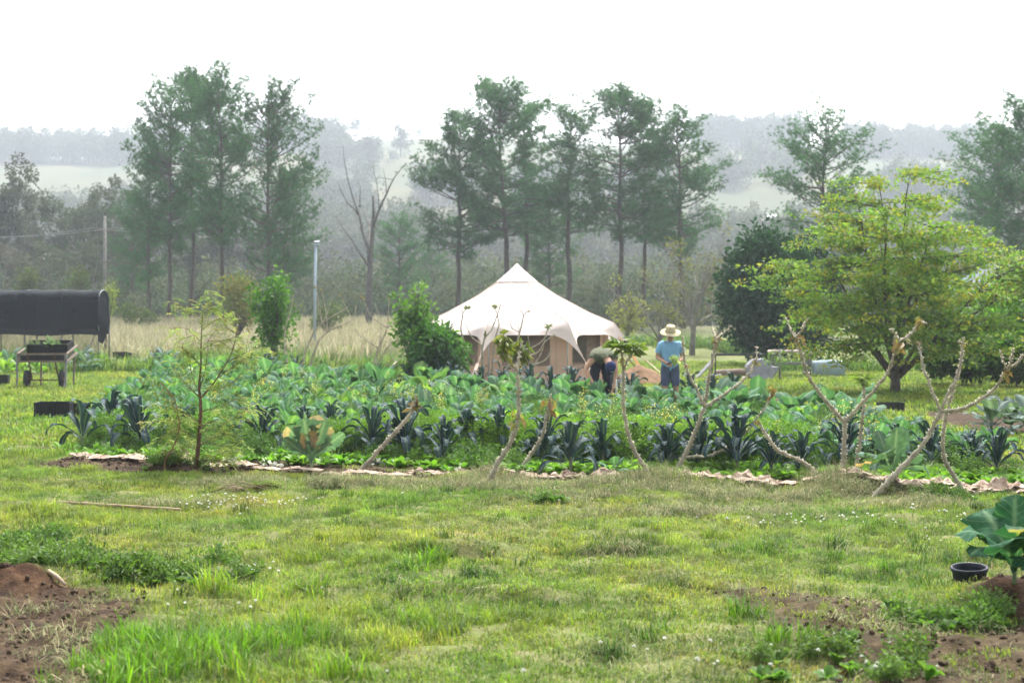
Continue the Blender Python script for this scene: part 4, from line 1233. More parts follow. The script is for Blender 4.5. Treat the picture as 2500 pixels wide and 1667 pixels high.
# flowering stalks with yellow blossom
M_yel = leafmat('yellow_petals', trans=.3, rough=.6, rnd=.1, tcol=(1, 1, .7))
def flower_meshes(seed):
    r = np.random.default_rng(seed); b = MB(); f = MB()
    tips = []
    for k in range(6):
        P = limb_path((0, 0, 0), r.normal(0, .22, 3) + [0, 0, 1], r.uniform(.5, .85), r, 5, .03, .08)
        V, F = tube(P, np.linspace(.006, .003, 5), 5, False); b.add(V, F, (.1, .17, .06)); tips.append(P[-1]); tips.append(P[-1] * .5 + P[-2] * .5); tips.append(P[-2])
    leaf_cloud(f, np.array(tips), .06, 9, .02, [(.62, .55, .08), (.7, .62, .16), (.5, .52, .12)], r, 0, 1, 1.8)
    return b.mesh('flower_stems', M_stalk), f.mesh('blossom', M_yel)
FLM = [flower_meshes(i) for i in range(3)]
for i, (px, pt) in enumerate([(640, 900), (700, 885), (745, 880), (770, 905), (955, 905), (985, 915), (620, 935), (1075, 930), (890, 915), (1425, 945), (1500, 950), (1612, 955), (1650, 975), (2030, 975), (1170, 925), (520, 920), (2120, 985), (1860, 985)]):
    Y = FPX * (CAMZ - .82) / (pt - HORY)
    X = (px - 1250) / FPX * Y
    t = thing('flowering_brassica', 'bolted brassica with yellow blossom, %s of the flowering stalks from the left' % ORD[sorted([640, 700, 745, 770, 955, 985, 620, 1075, 890, 1425, 1500, 1612, 1650, 2030, 1170, 520, 2120, 1860]).index(px)], 'flower stalk', (X, Y, H1(X, Y)), i * 1.3, 'yellow flowering stalks in the bed', 1.0)
    part('stem', FLM[i % 3][0], t); part('blossom', FLM[i % 3][1], t)

# carrot tops, low leafy greens, bed weeds: masses nobody could count
def feather_clump(seed, cols, h=.38, n=16):
    r = np.random.default_rng(seed); b = MB()
    for k in range(n):
        a = r.uniform(0, 6.3); tl = abs(r.normal(.45, .22))
        P = limb_path((r.normal(0, .03), r.normal(0, .03), 0), (math.sin(tl) * math.cos(a), math.sin(tl) * math.sin(a), math.cos(tl)), h * r.uniform(.7, 1.15), r, 6, -.06, .06)
        V, F = tube(P, np.linspace(.003, .0012, 6), 3, False); b.add(V, F, cols[0])
        leaf_cloud(b, P[2:], .055, 20, .028, cols, r, 0, .7, .8)
    return b.mesh('feathery_top', M_crop)
car_t = [feather_clump(60 + i, [(.12, .23, .03), (.15, .27, .04), (.09, .19, .025)]) for i in range(3)]
cx, cy = [], []
for k in range(1500):
    px = rng.uniform(960, 1950); vv = rng.uniform(1.9, 3.5)
    Yg = 17.5
    for _ in range(3):
        Xg = (px - 1250) / FPX * Yg; Yg = float(bed_front(Xg)) + vv
    if bed_mask(np.array([Xg]), np.array([Yg]))[0]:
        cx.append(Xg); cy.append(Yg)
for k in range(420):
    Xg = rng.uniform(-6.3, -1); Yg = float(bed_front(Xg)) + rng.uniform(2.1, 3.4)
    if fbm(np.array([Xg / 1.2]), np.array([Yg]), 13)[0] > -.03:
        cx.append(Xg); cy.append(Yg)
cx = np.array(cx); cy = np.array(cy)
o = put('carrot_tops', car_t, cx, cy, .55, 1.35)
stuff(o, 'feathery bright green carrot tops behind the front kale row', 'carrot tops')

def rosette(seed, cols, n=9, L=.14):
    r = np.random.default_rng(seed); b = MB()
    for k in range(n):
        a = k * 2.4 + r.normal(0, .3); tl = r.uniform(.25, 1.0)
        t_ = np.linspace(0, 1, 5); w = np.array([.008, .018, .034, .03, .006]) * L / .14
        ang = tl + t_ * .8
        X = np.concatenate([[0], np.cumsum(np.sin(ang[:-1]) * L / 4)]); Z = np.concatenate([[0], np.cumsum(np.cos(ang[:-1]) * L / 4)])
        V = []
        for i in range(5):
            for u in (-1, 0, 1):
                V.append([X[i], u * w[i], Z[i] + abs(u) * w[i] * .4 + r.normal(0, .003)])
        V = np.array(V); c_, s_ = math.cos(a), math.sin(a)
        V = V @ np.array([[c_, -s_, 0], [s_, c_, 0], [0, 0, 1]]).T
        F = [[i * 3 + j, i * 3 + j + 1, i * 3 + j + 4, i * 3 + j + 3] for i in range(4) for j in range(2)]
        b.add(V, F, np.array(cols[r.integers(0, len(cols))]) * r.uniform(.8, 1.2))
    return b.mesh('leaf_rosette', M_crop, True)
low_t = [rosette(20 + i, [(.1, .23, .025), (.13, .27, .03), (.16, .3, .05)]) for i in range(4)]
lx, ly = [], []
for k in range(2300):
    Xg = rng.uniform(-6.6, 6.0); Yg = float(bed_front(Xg)) + rng.uniform(.2, 1.5) ** 1.0
    dens = .85 if Xg > .2 else .35
    if rng.uniform() < dens and fbm(np.array([Xg / .6]), np.array([Yg / .4]), 19)[0] > -.14:
        lx.append(Xg); ly.append(Yg)
o = put('low_leafy_greens', low_t, np.array(lx), np.array(ly), .7, 1.25)
stuff(o, 'low bright green leafy seedlings along the front of the bed', 'leafy greens')
wd_t = [tmpl('bed_weed', [blades(40, .14, .07, .3, .007, .6, 840 + i, [(.07, .15, .035), (.1, .19, .05), (.13, .2, .06)])], M_crop) for i in range(3)] + \
       [feather_clump(70 + i, [(.07, .15, .035), (.1, .18, .05)], .3, 9) for i in range(2)]
wx, wy = [], []
for k in range(6200):
    Xg = rng.uniform(-11.5, 6.2); Yg = float(bed_front(Xg)) + rng.uniform(.1, 1) ** 1.6 * 24
    vv = Yg - float(bed_front(Xg))
    if bed_mask(np.array([Xg]), np.array([Yg]))[0] and (vv > 2.0 or rng.uniform() < (.28 if Xg < 0 else .1)):
        wx.append(Xg); wy.append(Yg)
wx = np.array(wx); wy = np.array(wy)
o = put('bed_weeds', wd_t, wx, wy, .7, 1.35)
stuff(o, 'grassy weeds growing between the crops of the bed', 'weeds')
# dark weed patch at the left of the lawn
pw = []
for px, py, sx, sy, n in [(180, 1395, .6, .25, 190), (330, 1405, .5, .22, 110), (60, 1380, .5, .3, 100), (60, 1330, .3, .2, 50), (2400, 1510, .25, .12, 14), (2250, 1520, .3, .15, 16), (2050, 1600, .5, .25, 9), (2200, 1640, .5, .2, 8), (1960, 1640, .4, .12, 12), (430, 1150, .3, .1, 20), (1340, 1235, .12, .08, 10), (2310, 1215, .2, .12, 26)]:
    a_, b_ = flat_pt(px, py)
    pw.append(np.stack([rng.normal(a_, sx * .6, n), rng.normal(b_, sy * .7, n)], 1))
pw = np.concatenate(pw)
dw_t = [rosette(120 + i, [(.07, .16, .03), (.095, .19, .035), (.12, .21, .045)], 9, .085) for i in range(3)] + [feather_clump(130, [(.08, .15, .035), (.1, .18, .045)], .13, 6)]
o = put('broadleaf_weeds', dw_t, pw[:, 0], pw[:, 1], .6, 1.3)
stuff(o, 'dark broadleaf weeds beside the bare soil patches', 'weeds')
# long grass clumps at the near left
pl = []
for px, py, sx, sy, n in [(350, 1560, .2, .2, 16), (280, 1590, .12, .12, 8), (420, 1600, .35, .25, 30), (300, 1650, .3, .2, 24), (550, 1560, .5, .3, 26), (640, 1440, .4, .2, 18), (1050, 1380, .12, .06, 8), (700, 1640, .4, .15, 14), (1950, 1575, .3, .12, 7), (1830, 1510, .12, .08, 4)]:
    a_, b_ = flat_pt(px, py)
    pl.append(np.stack([rng.normal(a_, sx * .6, n), rng.normal(b_, sy * .7, n)], 1))
pl = np.concatenate(pl)
o = put('long_grass_clumps', long_t, pl[:, 0], pl[:, 1], .9, 1.5)
stuff(o, 'clumps of long fresh grass standing up near the bare soil', 'grass')

# --- individual large leafy plants
def collard(name, label, px, py, z0, specs, sc=1.0, leafpatch=None, cols=0):
    """specs: list of (heading, tilt, length scale, width scale, bend kind, patched)"""
    X, Y = flat_pt(px, py)
    t = thing(name, label, 'collard', (X, Y, H1(X, Y)), 0, None, sc)
    part('stem', brass_stem, t)
    for k, (a, tl, ls, ws, bk, pt, *fan) in enumerate(specs):
        bend = [[(0, .05), (.5, .1), (1, .35)], [(0, .0), (.4, .3), (.75, 1.1), (1, 1.8)], [(0, .0), (.5, .6), (1, 1.3)]][bk]
        ci, cr = BL[cols]
        me = ribbon_leaf('collard_leaf', .5 * ls, lambda q: brass_w(q) * ws * ls, bend, M_brass, ci, cr, n=16, m=10, ruff=.3, rolled=-.06, seed=int(200 + px + k), patch=pt, jag=.16)
        o = part('leaf', me, t, (.015 * math.cos(a), .015 * math.sin(a), .10 + .012 * k), (Matrix.Rotation(fan[0] if fan else 0.0, 3, 'Y') @ Matrix.Rotation(a, 3, 'Z') @ Matrix.Rotation(tl, 3, 'Y')).to_euler(), (1, 1, 1), 'leaf with dried patches' if pt else None)
TAN = (.5, .34, .22)
collard('collard_plant', 'tall upright collard with dried tan patches on its leaves at the front of the bed', 760, 1150, 0,
        [(-1.57, .12, 1.25, 1.15, 0, TAN, -.12), (-1.4, .1, 1.2, 1.2, 0, TAN, .3), (-1.7, .15, 1.15, 1.0, 0, TAN, -.5), (1.57, .1, 1.2, 1.1, 0, TAN, .12), (-1.2, .2, 1.2, .7, 0, None, .75), (-1.9, .3, .95, .9, 0, None, -.7), (1.4, .25, 1.0, .9, 0, None, -.4)], .98, cols=4)
collard('collard_plant', 'blue-grey collard with one orange-yellow lower leaf behind the long leaning stem', 2180, 1195, 0,
        [(-1.57, .15, 1.2, .9, 0, None, .0), (-1.3, .3, 1.1, .85, 2, None, .4), (-1.8, .3, 1.15, .9, 2, None, -.35), (1.4, .2, 1.15, .9, 0, None, .25), (-1.0, .4, 1.0, .8, 1, None, .8), (-2.0, .4, 1.0, .8, 1, None, -.75), (1.7, .3, 1.0, .8, 0, None, -.2), (.2, .6, .9, .7, 2, None), (2.9, .6, .9, .7, 2, None)], 1.0, cols=4)
xo, yo = flat_pt(2135, 1170)
solo('fallen_leaf', ribbon_leaf('fallen_leaf', .3, lambda q: brass_w(q) * .6, [(0, 1.2), (.5, 1.5), (1, 1.8)], M_brass, (.55, .34, .05), (.5, .4, .15), n=7, m=4, ruff=.3, seed=5), 'orange-yellow withered leaf at the foot of the blue-grey collard', 'leaf', None, (xo, yo - .15, .22), (0, .25, 3.4))
collard('collard_plant', 'large glossy dark green collard at the right border behind the black pot', 2475, 1478, 0,
        [(-1.57, .3, 1.3, 1.5, 2, None, -.45), (-1.57, .2, 1.35, 1.4, 2, (.4, .36, .06), .05), (1.57, .2, 1.35, 1.4, 2, None, -.25), (-1.3, .5, 1.25, 1.35, 1, None, .4), (2.9, .5, 1.2, 1.3, 1, None), (3.5, .75, 1.0, 1.2, 1, None), (-.9, .9, 1.0, 1.2, 1, None), (.2, .5, 1.2, 1.2, 1, None), (1.2, .4, 1.2, 1.2, 0, None), (-1.57, 1.1, .8, 1.2, 1, None, -.1)], .8, cols=5)
# blue-grey kale clump at the right, grey-green vegetables by the shade house, round cabbage
gk = [ribbon_leaf('grey_kale_leaf', .5, brass_w, [(0, 0), (.5, .5), (1, 1.5)], M_brass, (.085, .125, .11), (.22, .27, .24), n=7, m=4, ruff=.3, seed=300 + i) for i in range(3)]
for i, (px, py) in enumerate([(2420, 1058), (2470, 1050), (2520, 1062), (2560, 1045)]):
    X, Y = flat_pt(px, py)
    brassica(['blue-grey kale clump at the near end of the soil strip on the right', 'blue-grey kale clump second along the soil strip on the right', 'blue-grey kale clump cut by the right border', 'blue-grey kale clump beyond the right border'][i], (X, Y, H1(X, Y)), 1.15, br, 'grey kale on the right', gk, 13, 'kale_plant', 'kale', .9)
for i, (px, py, s, bright) in enumerate([(-20, 912, 1.5, 1), (25, 905, 1.3, 0), (70, 900, 1.3, 1), (120, 905, 1.4, 0), (195, 905, 1.6, 0), (225, 900, 1.4, 1), (165, 895, 1.2, 1), (250, 898, 1.3, 1), (-70, 905, 1.4, 0), (212, 912, 1.3, 0), (10, 918, 1.2, 1), (50, 915, 1.2, 1), (90, 918, 1.2, 1)]):
    X, Y = flat_pt(px, py)
    brassica(('bright green leafy vegetable' if bright else 'blue-green brassica') + ' beside the shade house, %s plant from the left' % ORD[sorted([-20, 25, 70, 120, 195, 225, 165, 250, -70, 212, 10, 50, 90]).index(px)], (X, Y, H1(X, Y)), s * 1.1, br, 'vegetables beside the shade house', bright_leaves if bright else gk[:2] + brass_leaves[:2], 11)
X, Y = flat_pt(400, 905)
brassica('round bluish cabbage-like plant alone on the grass left of the bed', (X, Y, H1(X, Y)), 1.7, br, None, gk + brass_leaves[4:6], 26, 'cabbage_plant', 'cabbage', 1.15)
X, Y = flat_pt(1500, 1165)
brassica('small drooping blue-green seedling by the front of the bed', (X, Y, H1(X, Y)), .6, br, None, brass_leaves[:2], 4)

# ================================================================== THORNY STEMS
M_thorn = plain('thorny_stem_bark', (.25, .225, .165), .9, .3, 14, bump=.6, bscale=40, col2=(.46, .42, .33), usecol=True)
M_wilt = leafmat('wilting_leaves', trans=.35, rough=.6, rnd=.15)
def stem_mesh(P, r0, r1, r, thorns=True, n=None):
    n = n or max(6, len(P) * 7)
    Q = smooth_path(P, n); Q = Q + r.normal(0, .004, Q.shape) * np.minimum(1, np.arange(n) / 3)[:, None]
    R = np.linspace(r0, r1 * .78, n) * r.uniform(.88, 1.12, n)
    b = MB(); V, F = tube(Q, R, 9); rc = np.repeat(r.uniform(.68, 1.12, n), 9); b.add(V, F, np.concatenate([rc, [1, 1]])[:, None] * np.ones((1, 3)))
    if thorns:
        L = np.sum(np.linalg.norm(np.diff(Q, axis=0), axis=1)); k = int(L * 85)
        tt = r.uniform(0.03, .99, k) * (n - 1); i = tt.astype(int); f = (tt - i)[:, None]
        C = Q[i] * (1 - f) + Q[np.minimum(i + 1, n - 1)] * f
        T = Q[np.minimum(i + 1, n - 1)] - Q[i]; T /= np.linalg.norm(T, axis=1, keepdims=True)
        D = r.normal(0, 1, (k, 3)); D -= (D * T).sum(1, keepdims=True) * T; D /= np.linalg.norm(D, axis=1, keepdims=True)
        rr = (R[i])[:, None]
        D2 = D + T * .25
        cone = np.array([[-.0095, -.0095, -.006], [.0095, -.0095, -.006], [0, .012, -.006], [0, 0, .025]])
        b.inst(cone, [[0, 1, 3], [1, 2, 3], [2, 0, 3]], frames(D2), C + D * rr * .95, np.tile([1.35, 1.35, 1.3], (k, 1)))
    return b.mesh('branch', M_thorn, True)

def tuft_mesh(kind, r, s=1.0):
    b = MB()
    if kind == 'dead':
        n = 16; cols = [(.2, .12, .06), (.28, .2, .09), (.24, .24, .08)]; dr = -1.0; L = .1
    elif kind == 'wilt':
        n = 60; cols = [(.16, .19, .045), (.2, .2, .06), (.11, .15, .04), (.22, .16, .06)]; dr = -1.1; L = .115
    else:
        n = 40; cols = [(.15, .22, .05), (.18, .25, .06), (.12, .18, .045)]; dr = -.25; L = .13
    D = r.normal(0, 1, (n, 3)); D[:, 2] = D[:, 2] * .4 + dr; D[:, :2] *= 1.5 if kind == 'green' else .7
    T = r.normal(0, 1, (n, 3)) * np.array([.03, .03, .035]) * s
    if kind == 'wilt':
        T[:, 2] -= r.uniform(0, .17, n)
    Rm = frames(D, r.uniform(0, 6.3, n)) * (L * s * r.uniform(.6, 1.25, n))[:, None, None]
    b.inst(LEAFQ * np.array([.75, 1.5, 1]), LEAFF, Rm, T, np.array(cols)[r.integers(0, 3, n)] * r.uniform(.7, 1.2, (n, 1)))
    return b.mesh('leaf_tuft', M_wilt)

def thorny(label, base, branches, tufts, seed, scale=K, ox=0, oy=0, Y=None, r0=.031, thorns=True, name='thorny_plant', group='thorny stems at the front of the bed', bx=None):
    """branches: pixel polylines; first point of the first branch is at the ground"""
    r = np.random.default_rng(seed)
    bxp, byp = base[0] * scale + ox, base[1] * scale + oy
    if Y is None:
        X, Y = flat_pt(bxp, byp)
    b0 = Vector(((bxp - 1250) / FPX * Y, Y, 0)); b0.z = H1(b0.x, b0.y)
    t = thing(name, label, 'thorny plant' if thorns else 'bare shrub', b0, 0, group)
    dirs = {}
    def loc(p, d):
        q = at(p[0] * scale + ox, p[1] * scale + oy, Y + d); return np.array([q.x - b0.x, d, q.z - b0.z])
    known = {tuple(base): 0.0}
    for k, (pts, ra, rb) in enumerate(branches):
        d0 = known.get(tuple(pts[0]), 0.0); d1 = d0 + r.uniform(-.25, .25) * (0 if k == 0 else 1.3)
        P = []
        for i, p in enumerate(pts):
            dd = d0 + (d1 - d0) * i / (len(pts) - 1); known.setdefault(tuple(p), dd); P.append(loc(p, dd))
        if tuple(pts[0]) == tuple(base):
            P[0][2] = -.06
        part('branch', stem_mesh(np.array(P), ra * r0, rb * r0, r, thorns), t)
    for p, kind, s in tufts:
        q = loc(p, known.get(tuple(p), 0.0))
        part('leaf_tuft', tuft_mesh(kind, r, s), t, q)
    return t

thorny('short thorny stem leaning right with a withered tip, leftmost in the front row', (820, 1080), [([(820, 1080), (870, 1035), (935, 960), (952, 925)], 1.0, .8), ([(952, 925), (955, 905)], .4, .25)], [((952, 925), 'dead', 1.2), ((955, 905), 'wilt', .6)], 1)
thorny('thorny stem forking into two wilting leaf tufts before the tent', (1115, 1115), [([(1115, 1115), (1140, 1070), (1175, 1010), (1190, 960), (1191, 900), (1188, 850)], 1.1, .62), ([(1188, 850), (1168, 822), (1158, 770)], .55, .35), ([(1188, 850), (1193, 815), (1197, 785)], .5, .35)],
       [((1158, 770), 'wilt', 1.15), ((1197, 785), 'wilt', 1.1), ((1190, 960), 'dead', 1.2), ((1191, 900), 'dead', .4)], 2)
thorny('short thorny stem with a drooping dead tuft beside the forked one', (1185, 1080), [([(1185, 1080), (1215, 1050), (1245, 1000), (1262, 925)], .9, .72), ([(1262, 925), (1266, 905)], .3, .2)], [((1262, 925), 'dead', 1.5)], 3)
thorny('slender thorny stem topped by an umbrella of green leaves', (1500, 1118), [([(1500, 1118), (1490, 1085), (1460, 1040), (1440, 985), (1432, 920), (1432, 850)], .85, .6), ([(1432, 850), (1430, 825), (1424, 792)], .5, .35), ([(1432, 850), (1443, 825), (1458, 800)], .42, .3)],
       [((1424, 792), 'green', 1.25), ((1458, 800), 'green', 1.1), ((1430, 825), 'dead', .6)], 4)
thorny('thick thorny stem with three upward branches and one long low branch', (1545, 1090), [([(1545, 1090), (1580, 1030), (1605, 970), (1618, 935)], 1.15, .9), ([(1618, 935), (1598, 890), (1575, 840), (1566, 770)], .6, .38), ([(1618, 935), (1628, 870), (1640, 810), (1645, 778)], .75, .5), ([(1645, 778), (1636, 752)], .25, .15), ([(1645, 778), (1660, 766), (1680, 748)], .3, .15),
        ([(1618, 935), (1665, 905), (1710, 870), (1735, 830), (1738, 795)], .65, .3), ([(1572, 1050), (1640, 1043), (1700, 1005), (1750, 945), (1777, 898)], .6, .3)],
       [((1645, 778), 'dead', 1.1), ((1777, 898), 'dead', .9), ((1735, 830), 'dead', .8), ((1575, 840), 'dead', .5)], 5)
thorny('bare thorny stem bowing left out of the grass clump', (1902, 1105), [([(1902, 1105), (1850, 1065), (1790, 1035), (1760, 1000), (1742, 968)], .85, .6)], [((1742, 968), 'dead', .5)], 6)
thorny('upright thorny stem with a wide V fork rising from the grass clump', (1938, 1112), [([(1938, 1112), (1938, 1040), (1940, 970)], 1.1, .95), ([(1940, 970), (1905, 930), (1860, 870), (1840, 810), (1828, 775)], .75, .55), ([(1828, 775), (1815, 755), (1806, 730)], .35, .2), ([(1828, 775), (1840, 760), (1856, 730)], .35, .2),
        ([(1940, 970), (1985, 920), (2030, 870), (2055, 810), (2065, 785)], .72, .5), ([(2065, 785), (2090, 768), (2112, 738)], .45, .3), ([(2065, 785), (2055, 765), (2045, 755)], .3, .15), ([(2112, 738), (2128, 742)], .2, .1)],
       [((1828, 775), 'dead', 1.1), ((2065, 785), 'dead', 1.3), ((2112, 738), 'dead', .9)], 7)
thorny('short upright thorny stem with a few green leaves on top', (1958, 1100), [([(1958, 1100), (1972, 1040), (1980, 960), (1985, 905), (1984, 872)], .75, .55)], [((1984, 872), 'green', 1.0), ((1980, 960), 'dead', .5)], 8)
thorny('long thorny stem slanting right and splitting into three branches', (1995, 1140), [([(1995, 1140), (2060, 1085), (2120, 1020), (2160, 945)], 1.1, .85), ([(2160, 945), (2140, 895), (2120, 840), (2110, 785)], .55, .42), ([(2160, 945), (2185, 890), (2205, 840), (2210, 790)], .6, .4), ([(2210, 790), (2200, 782)], .2, .12),
        ([(2160, 945), (2220, 935), (2280, 895), (2312, 850)], .68, .45), ([(2312, 850), (2322, 830), (2326, 800)], .35, .2), ([(2312, 850), (2335, 835), (2350, 815)], .32, .15), ([(2312, 850), (2304, 830), (2298, 805)], .2, .1)],
       [((2312, 850), 'dead', .9), ((2210, 790), 'dead', .4), ((2110, 785), 'dead', .4)], 9)
thorny('curving thorny stem with a tiny tip tuft, rightmost in the front row', (2228, 1135), [([(2228, 1135), (2190, 1090), (2167, 1045), (2170, 970), (2188, 900), (2206, 840), (2213, 775)], .85, .5)], [((2213, 775), 'wilt', .45)], 10)

# bare pale shrubs behind the bed (pixels of the photo)
bare = dict(scale=1.0, r0=.042, thorns=False, name='bare_shrub', group='bare pale shrubs behind the bed')
thorny('thin pale stem at the foot of the bright sapling', (705, 895), [([(705, 895), (695, 820), (712, 750), (716, 720)], .9, .4)], [], 21, Y=46, **bare)
thorny('pale bare shrub slanting right, left of the pale shrub pair', (725, 895), [([(725, 895), (755, 835), (785, 790), (850, 750)], 1.0, .4), ([(785, 790), (780, 740), (770, 700)], .5, .2), ([(785, 790), (800, 760), (815, 710)], .4, .2)], [((770, 700), 'dead', .8)], 22, Y=45, **bare)
thorny('pale bare shrub with arching forked limbs left of the bush', (748, 900), [([(748, 900), (770, 850), (800, 810), (860, 780), (870, 745)], 1.1, .4), ([(800, 810), (795, 760), (785, 705)], .55, .2), ([(800, 810), (780, 770), (775, 715)], .45, .2), ([(860, 780), (840, 740), (830, 720)], .4, .15)], [((785, 705), 'dead', .8), ((830, 720), 'dead', .7)], 23, Y=44, **bare)
thorny('bare pale shrub with many stems fanning up before the bush', (900, 905), [([(900, 905), (925, 850), (945, 800), (950, 730)], 1.0, .35), ([(900, 905), (940, 855), (985, 820)], .9, .4), ([(925, 850), (880, 820), (850, 780)], .6, .25), ([(945, 800), (905, 770), (885, 725)], .5, .2), ([(945, 800), (985, 765), (1000, 730)], .5, .2), ([(985, 820), (1010, 790)], .4, .2), ([(925, 850), (930, 790), (915, 740)], .4, .2)], [((885, 725), 'dead', .8), ((950, 730), 'dead', .6)], 24, Y=43, **bare)
thorny('tall pale wavy stem before the left side of the tent', (1155, 915), [([(1155, 915), (1135, 850), (1126, 805), (1130, 765)], .9, .5), ([(1130, 765), (1120, 745)], .4, .2), ([(1130, 765), (1140, 750)], .4, .2)], [((1140, 750), 'green', .7)], 25, Y=37.5, **bare)
thorny('pale forked stem before the tent, second from the left', (1181, 915), [([(1181, 915), (1178, 845), (1200, 805), (1212, 775), (1225, 738)], .8, .35), ([(1178, 845), (1150, 820), (1135, 785)], .5, .25), ([(1178, 845), (1185, 805)], .4, .2)], [((1185, 805), 'wilt', .5)], 26, Y=37, **bare)
thorny('pale wavy stem topped by a small leaf, middle of the tent front', (1196, 915), [([(1196, 915), (1207, 840), (1218, 790), (1208, 748)], .75, .35)], [((1208, 748), 'green', .7)], 27, Y=37.2, **bare)
thorny('pale leaning stem forking high before the tent window', (1212, 918), [([(1212, 918), (1256, 858), (1269, 811), (1279, 770), (1292, 757)], 1.0, .4), ([(1279, 770), (1266, 750)], .35, .2), ([(1269, 811), (1250, 800), (1243, 778)], .4, .2), ([(1269, 811), (1262, 780)], .3, .15)], [((1292, 757), 'dead', .6)], 28, Y=36.8, **bare)
thorny('pale shrub with low arching branches before the tent window', (1295, 915), [([(1295, 915), (1300, 897), (1330, 880), (1350, 850)], .8, .4), ([(1300, 897), (1322, 860), (1331, 822), (1340, 795)], .6, .3), ([(1275, 868), (1310, 862), (1330, 835), (1352, 818)], .6, .3), ([(1280, 855), (1315, 840), (1335, 820)], .5, .25), ([(1295, 915), (1280, 880), (1272, 865)], .6, .4), ([(1295, 915), (1293, 850), (1289, 820)], .4, .3)], [((1340, 795), 'green', .8), ((1352, 818), 'dead', .6)], 29, Y=37.0, **bare)

# ================================================================== THE FEATHERY YOUNG TREE
def pinnate(r, L=.17):
    b = MB()
    t = np.linspace(0, 1, 6)
    P = np.stack([L * t, 0 * t, -.35 * L * t ** 2], 1)
    V, F = tube(P, np.linspace(.0018, .0008, 6), 3, False)
    n = 11; tt = np.linspace(.15, 1, n); tt = np.concatenate([tt, tt])
    base = np.stack([L * tt, 0 * tt, -.35 * L * tt ** 2], 1)
    D = np.stack([np.full(2 * n, .35), np.concatenate([np.ones(n), -np.ones(n)]), np.full(2 * n, -.35)], 1) + r.normal(0, .12, (2 * n, 3))
    return (V, F), base, D
def young_tree():
    r = np.random.default_rng(313)
    X, Y = flat_pt(478, 1150)
    b0 = Vector((X, Y, H1(X, Y)))
    t = thing('young_tree', 'young feathery tree with thin brown trunk at the left end of the bed front', 'tree', b0, 0, None, .95)
    def loc(px, py, d=0):
        q = at(px * K, py * K, Y + d); return np.array([q.x - X, d, q.z - b0.z])
    tb = MB(); cb = MB()
    trunk = smooth_path([np.array([0, 0, -.06]), loc(458, 1000), loc(462, 930), loc(458, 880), loc(462, 830), loc(463, 760), loc(467, 700)], 22)
    V, F = tube(trunk, np.interp(np.arange(22), [0, 8, 14, 21], [.032, .024, .012, .004]), 9); tb.add(V, F, (1, 1, 1))
    limbs = []
    for pts, ra in [([(463, 905), (500, 860), (535, 800), (550, 745)], .013), ([(460, 880), (474, 830), (478, 770)], .008), ([(461, 905), (420, 865), (385, 815)], .009), ([(459, 940), (505, 925), (560, 905)], .007), ([(459, 960), (410, 935), (370, 925)], .007), ([(458, 990), (500, 975), (545, 955)], .006),
                    ([(457, 1020), (500, 1000), (550, 990)], .006), ([(457, 1040), (500, 1045), (540, 1020)], .006), ([(462, 830), (435, 800), (400, 775)], .006), ([(463, 790), (500, 770), (535, 765)], .005), ([(465, 740), (490, 722), (515, 715)], .004), ([(466, 715), (440, 690), (420, 685)], .003), ([(467, 705), (480, 685), (500, 680)], .003),
                    ([(463, 770), (430, 740), (400, 735)], .004), ([(500, 860), (540, 830), (585, 800)], .006), ([(520, 825), (560, 800), (600, 785)], .005), ([(458, 1000), (420, 985), (395, 960)], .005), ([(458, 1050), (420, 1040), (395, 1030)], .004), ([(457, 1035), (415, 1015), (375, 1000)], .005), ([(457, 1010), (510, 1020), (560, 1030)], .005), ([(458, 975), (520, 950), (575, 940)], .006), ([(458, 960), (400, 960), (350, 965)], .005), ([(457, 1055), (490, 1060), (520, 1050)], .004), ([(460, 900), (440, 850), (432, 800)], .006), ([(464, 890), (520, 880), (560, 850)], .006)]:
        d1 = r.uniform(-.45, .45)
        P = smooth_path([loc(p[0], p[1], d1 * i / (len(pts) - 1)) for i, p in enumerate(pts)], 9)
        limbs.append(P)
        V, F = tube(P, np.linspace(ra, ra * .35, 9), 6, False); tb.add(V, F, (1.1, 1, .9))
    allp = []
    for P in limbs:
        for k in range(8):
            i = r.integers(2, 9); e = limb_path(P[i], (P[-1] - P[0]) / np.linalg.norm(P[-1] - P[0]) + r.normal(0, .7, 3), r.uniform(.1, .3), r, 5, -.02, .15)
            V, F = tube(e, np.linspace(.003, .0012, 5), 4, False); tb.add(V, F, (1.2, 1.1, .8)); allp += [e[2], e[3], e[4]]
        allp += [P[4], P[6], P[7], P[8]]
    for i in range(12, 22):
        allp.append(trunk[i])
    for p in allp:
        for k in range(1 if r.uniform() < .9 else 0):
            a = r.uniform(0, 6.3); (V, F), bs, D = pinnate(r, r.uniform(.13, .24))
            tl = r.uniform(-.35, .5)
            R = np.array(Euler((0, tl, a), 'XYZ').to_matrix())
            cb.add(V @ R.T + p, F, (.13, .15, .04))
            col = np.array([(.22, .33, .05), (.28, .36, .06), (.18, .28, .045), (.34, .34, .07)][r.integers(0, 4)])
            cb.inst(LEAFQ * np.array([.8, 1, 1]), LEAFF, frames(D @ R.T, r.uniform(-.4, .4, len(D))) * r.uniform(.03, .045, len(D))[:, None, None], bs @ R.T + p, np.tile(col, (len(D), 1)) * r.uniform(.8, 1.2, (len(D), 1)))
    part('trunk', tb.mesh('young_trunk', plain('young_brown_bark', (.13, .075, .045), .8, .3, 20, bump=.3, usecol=True), True), t)
    part('crown', cb.mesh('young_crown', M_leaf), t)
    # reddish bowed sapling beside it
    X2, Y2 = flat_pt(405, 1155)
    t2 = thing('bowed_sapling', 'thin reddish bowed stem left of the young feathery tree', 'sapling', (X2, Y2, H1(X2, Y2)))
    b2 = MB()
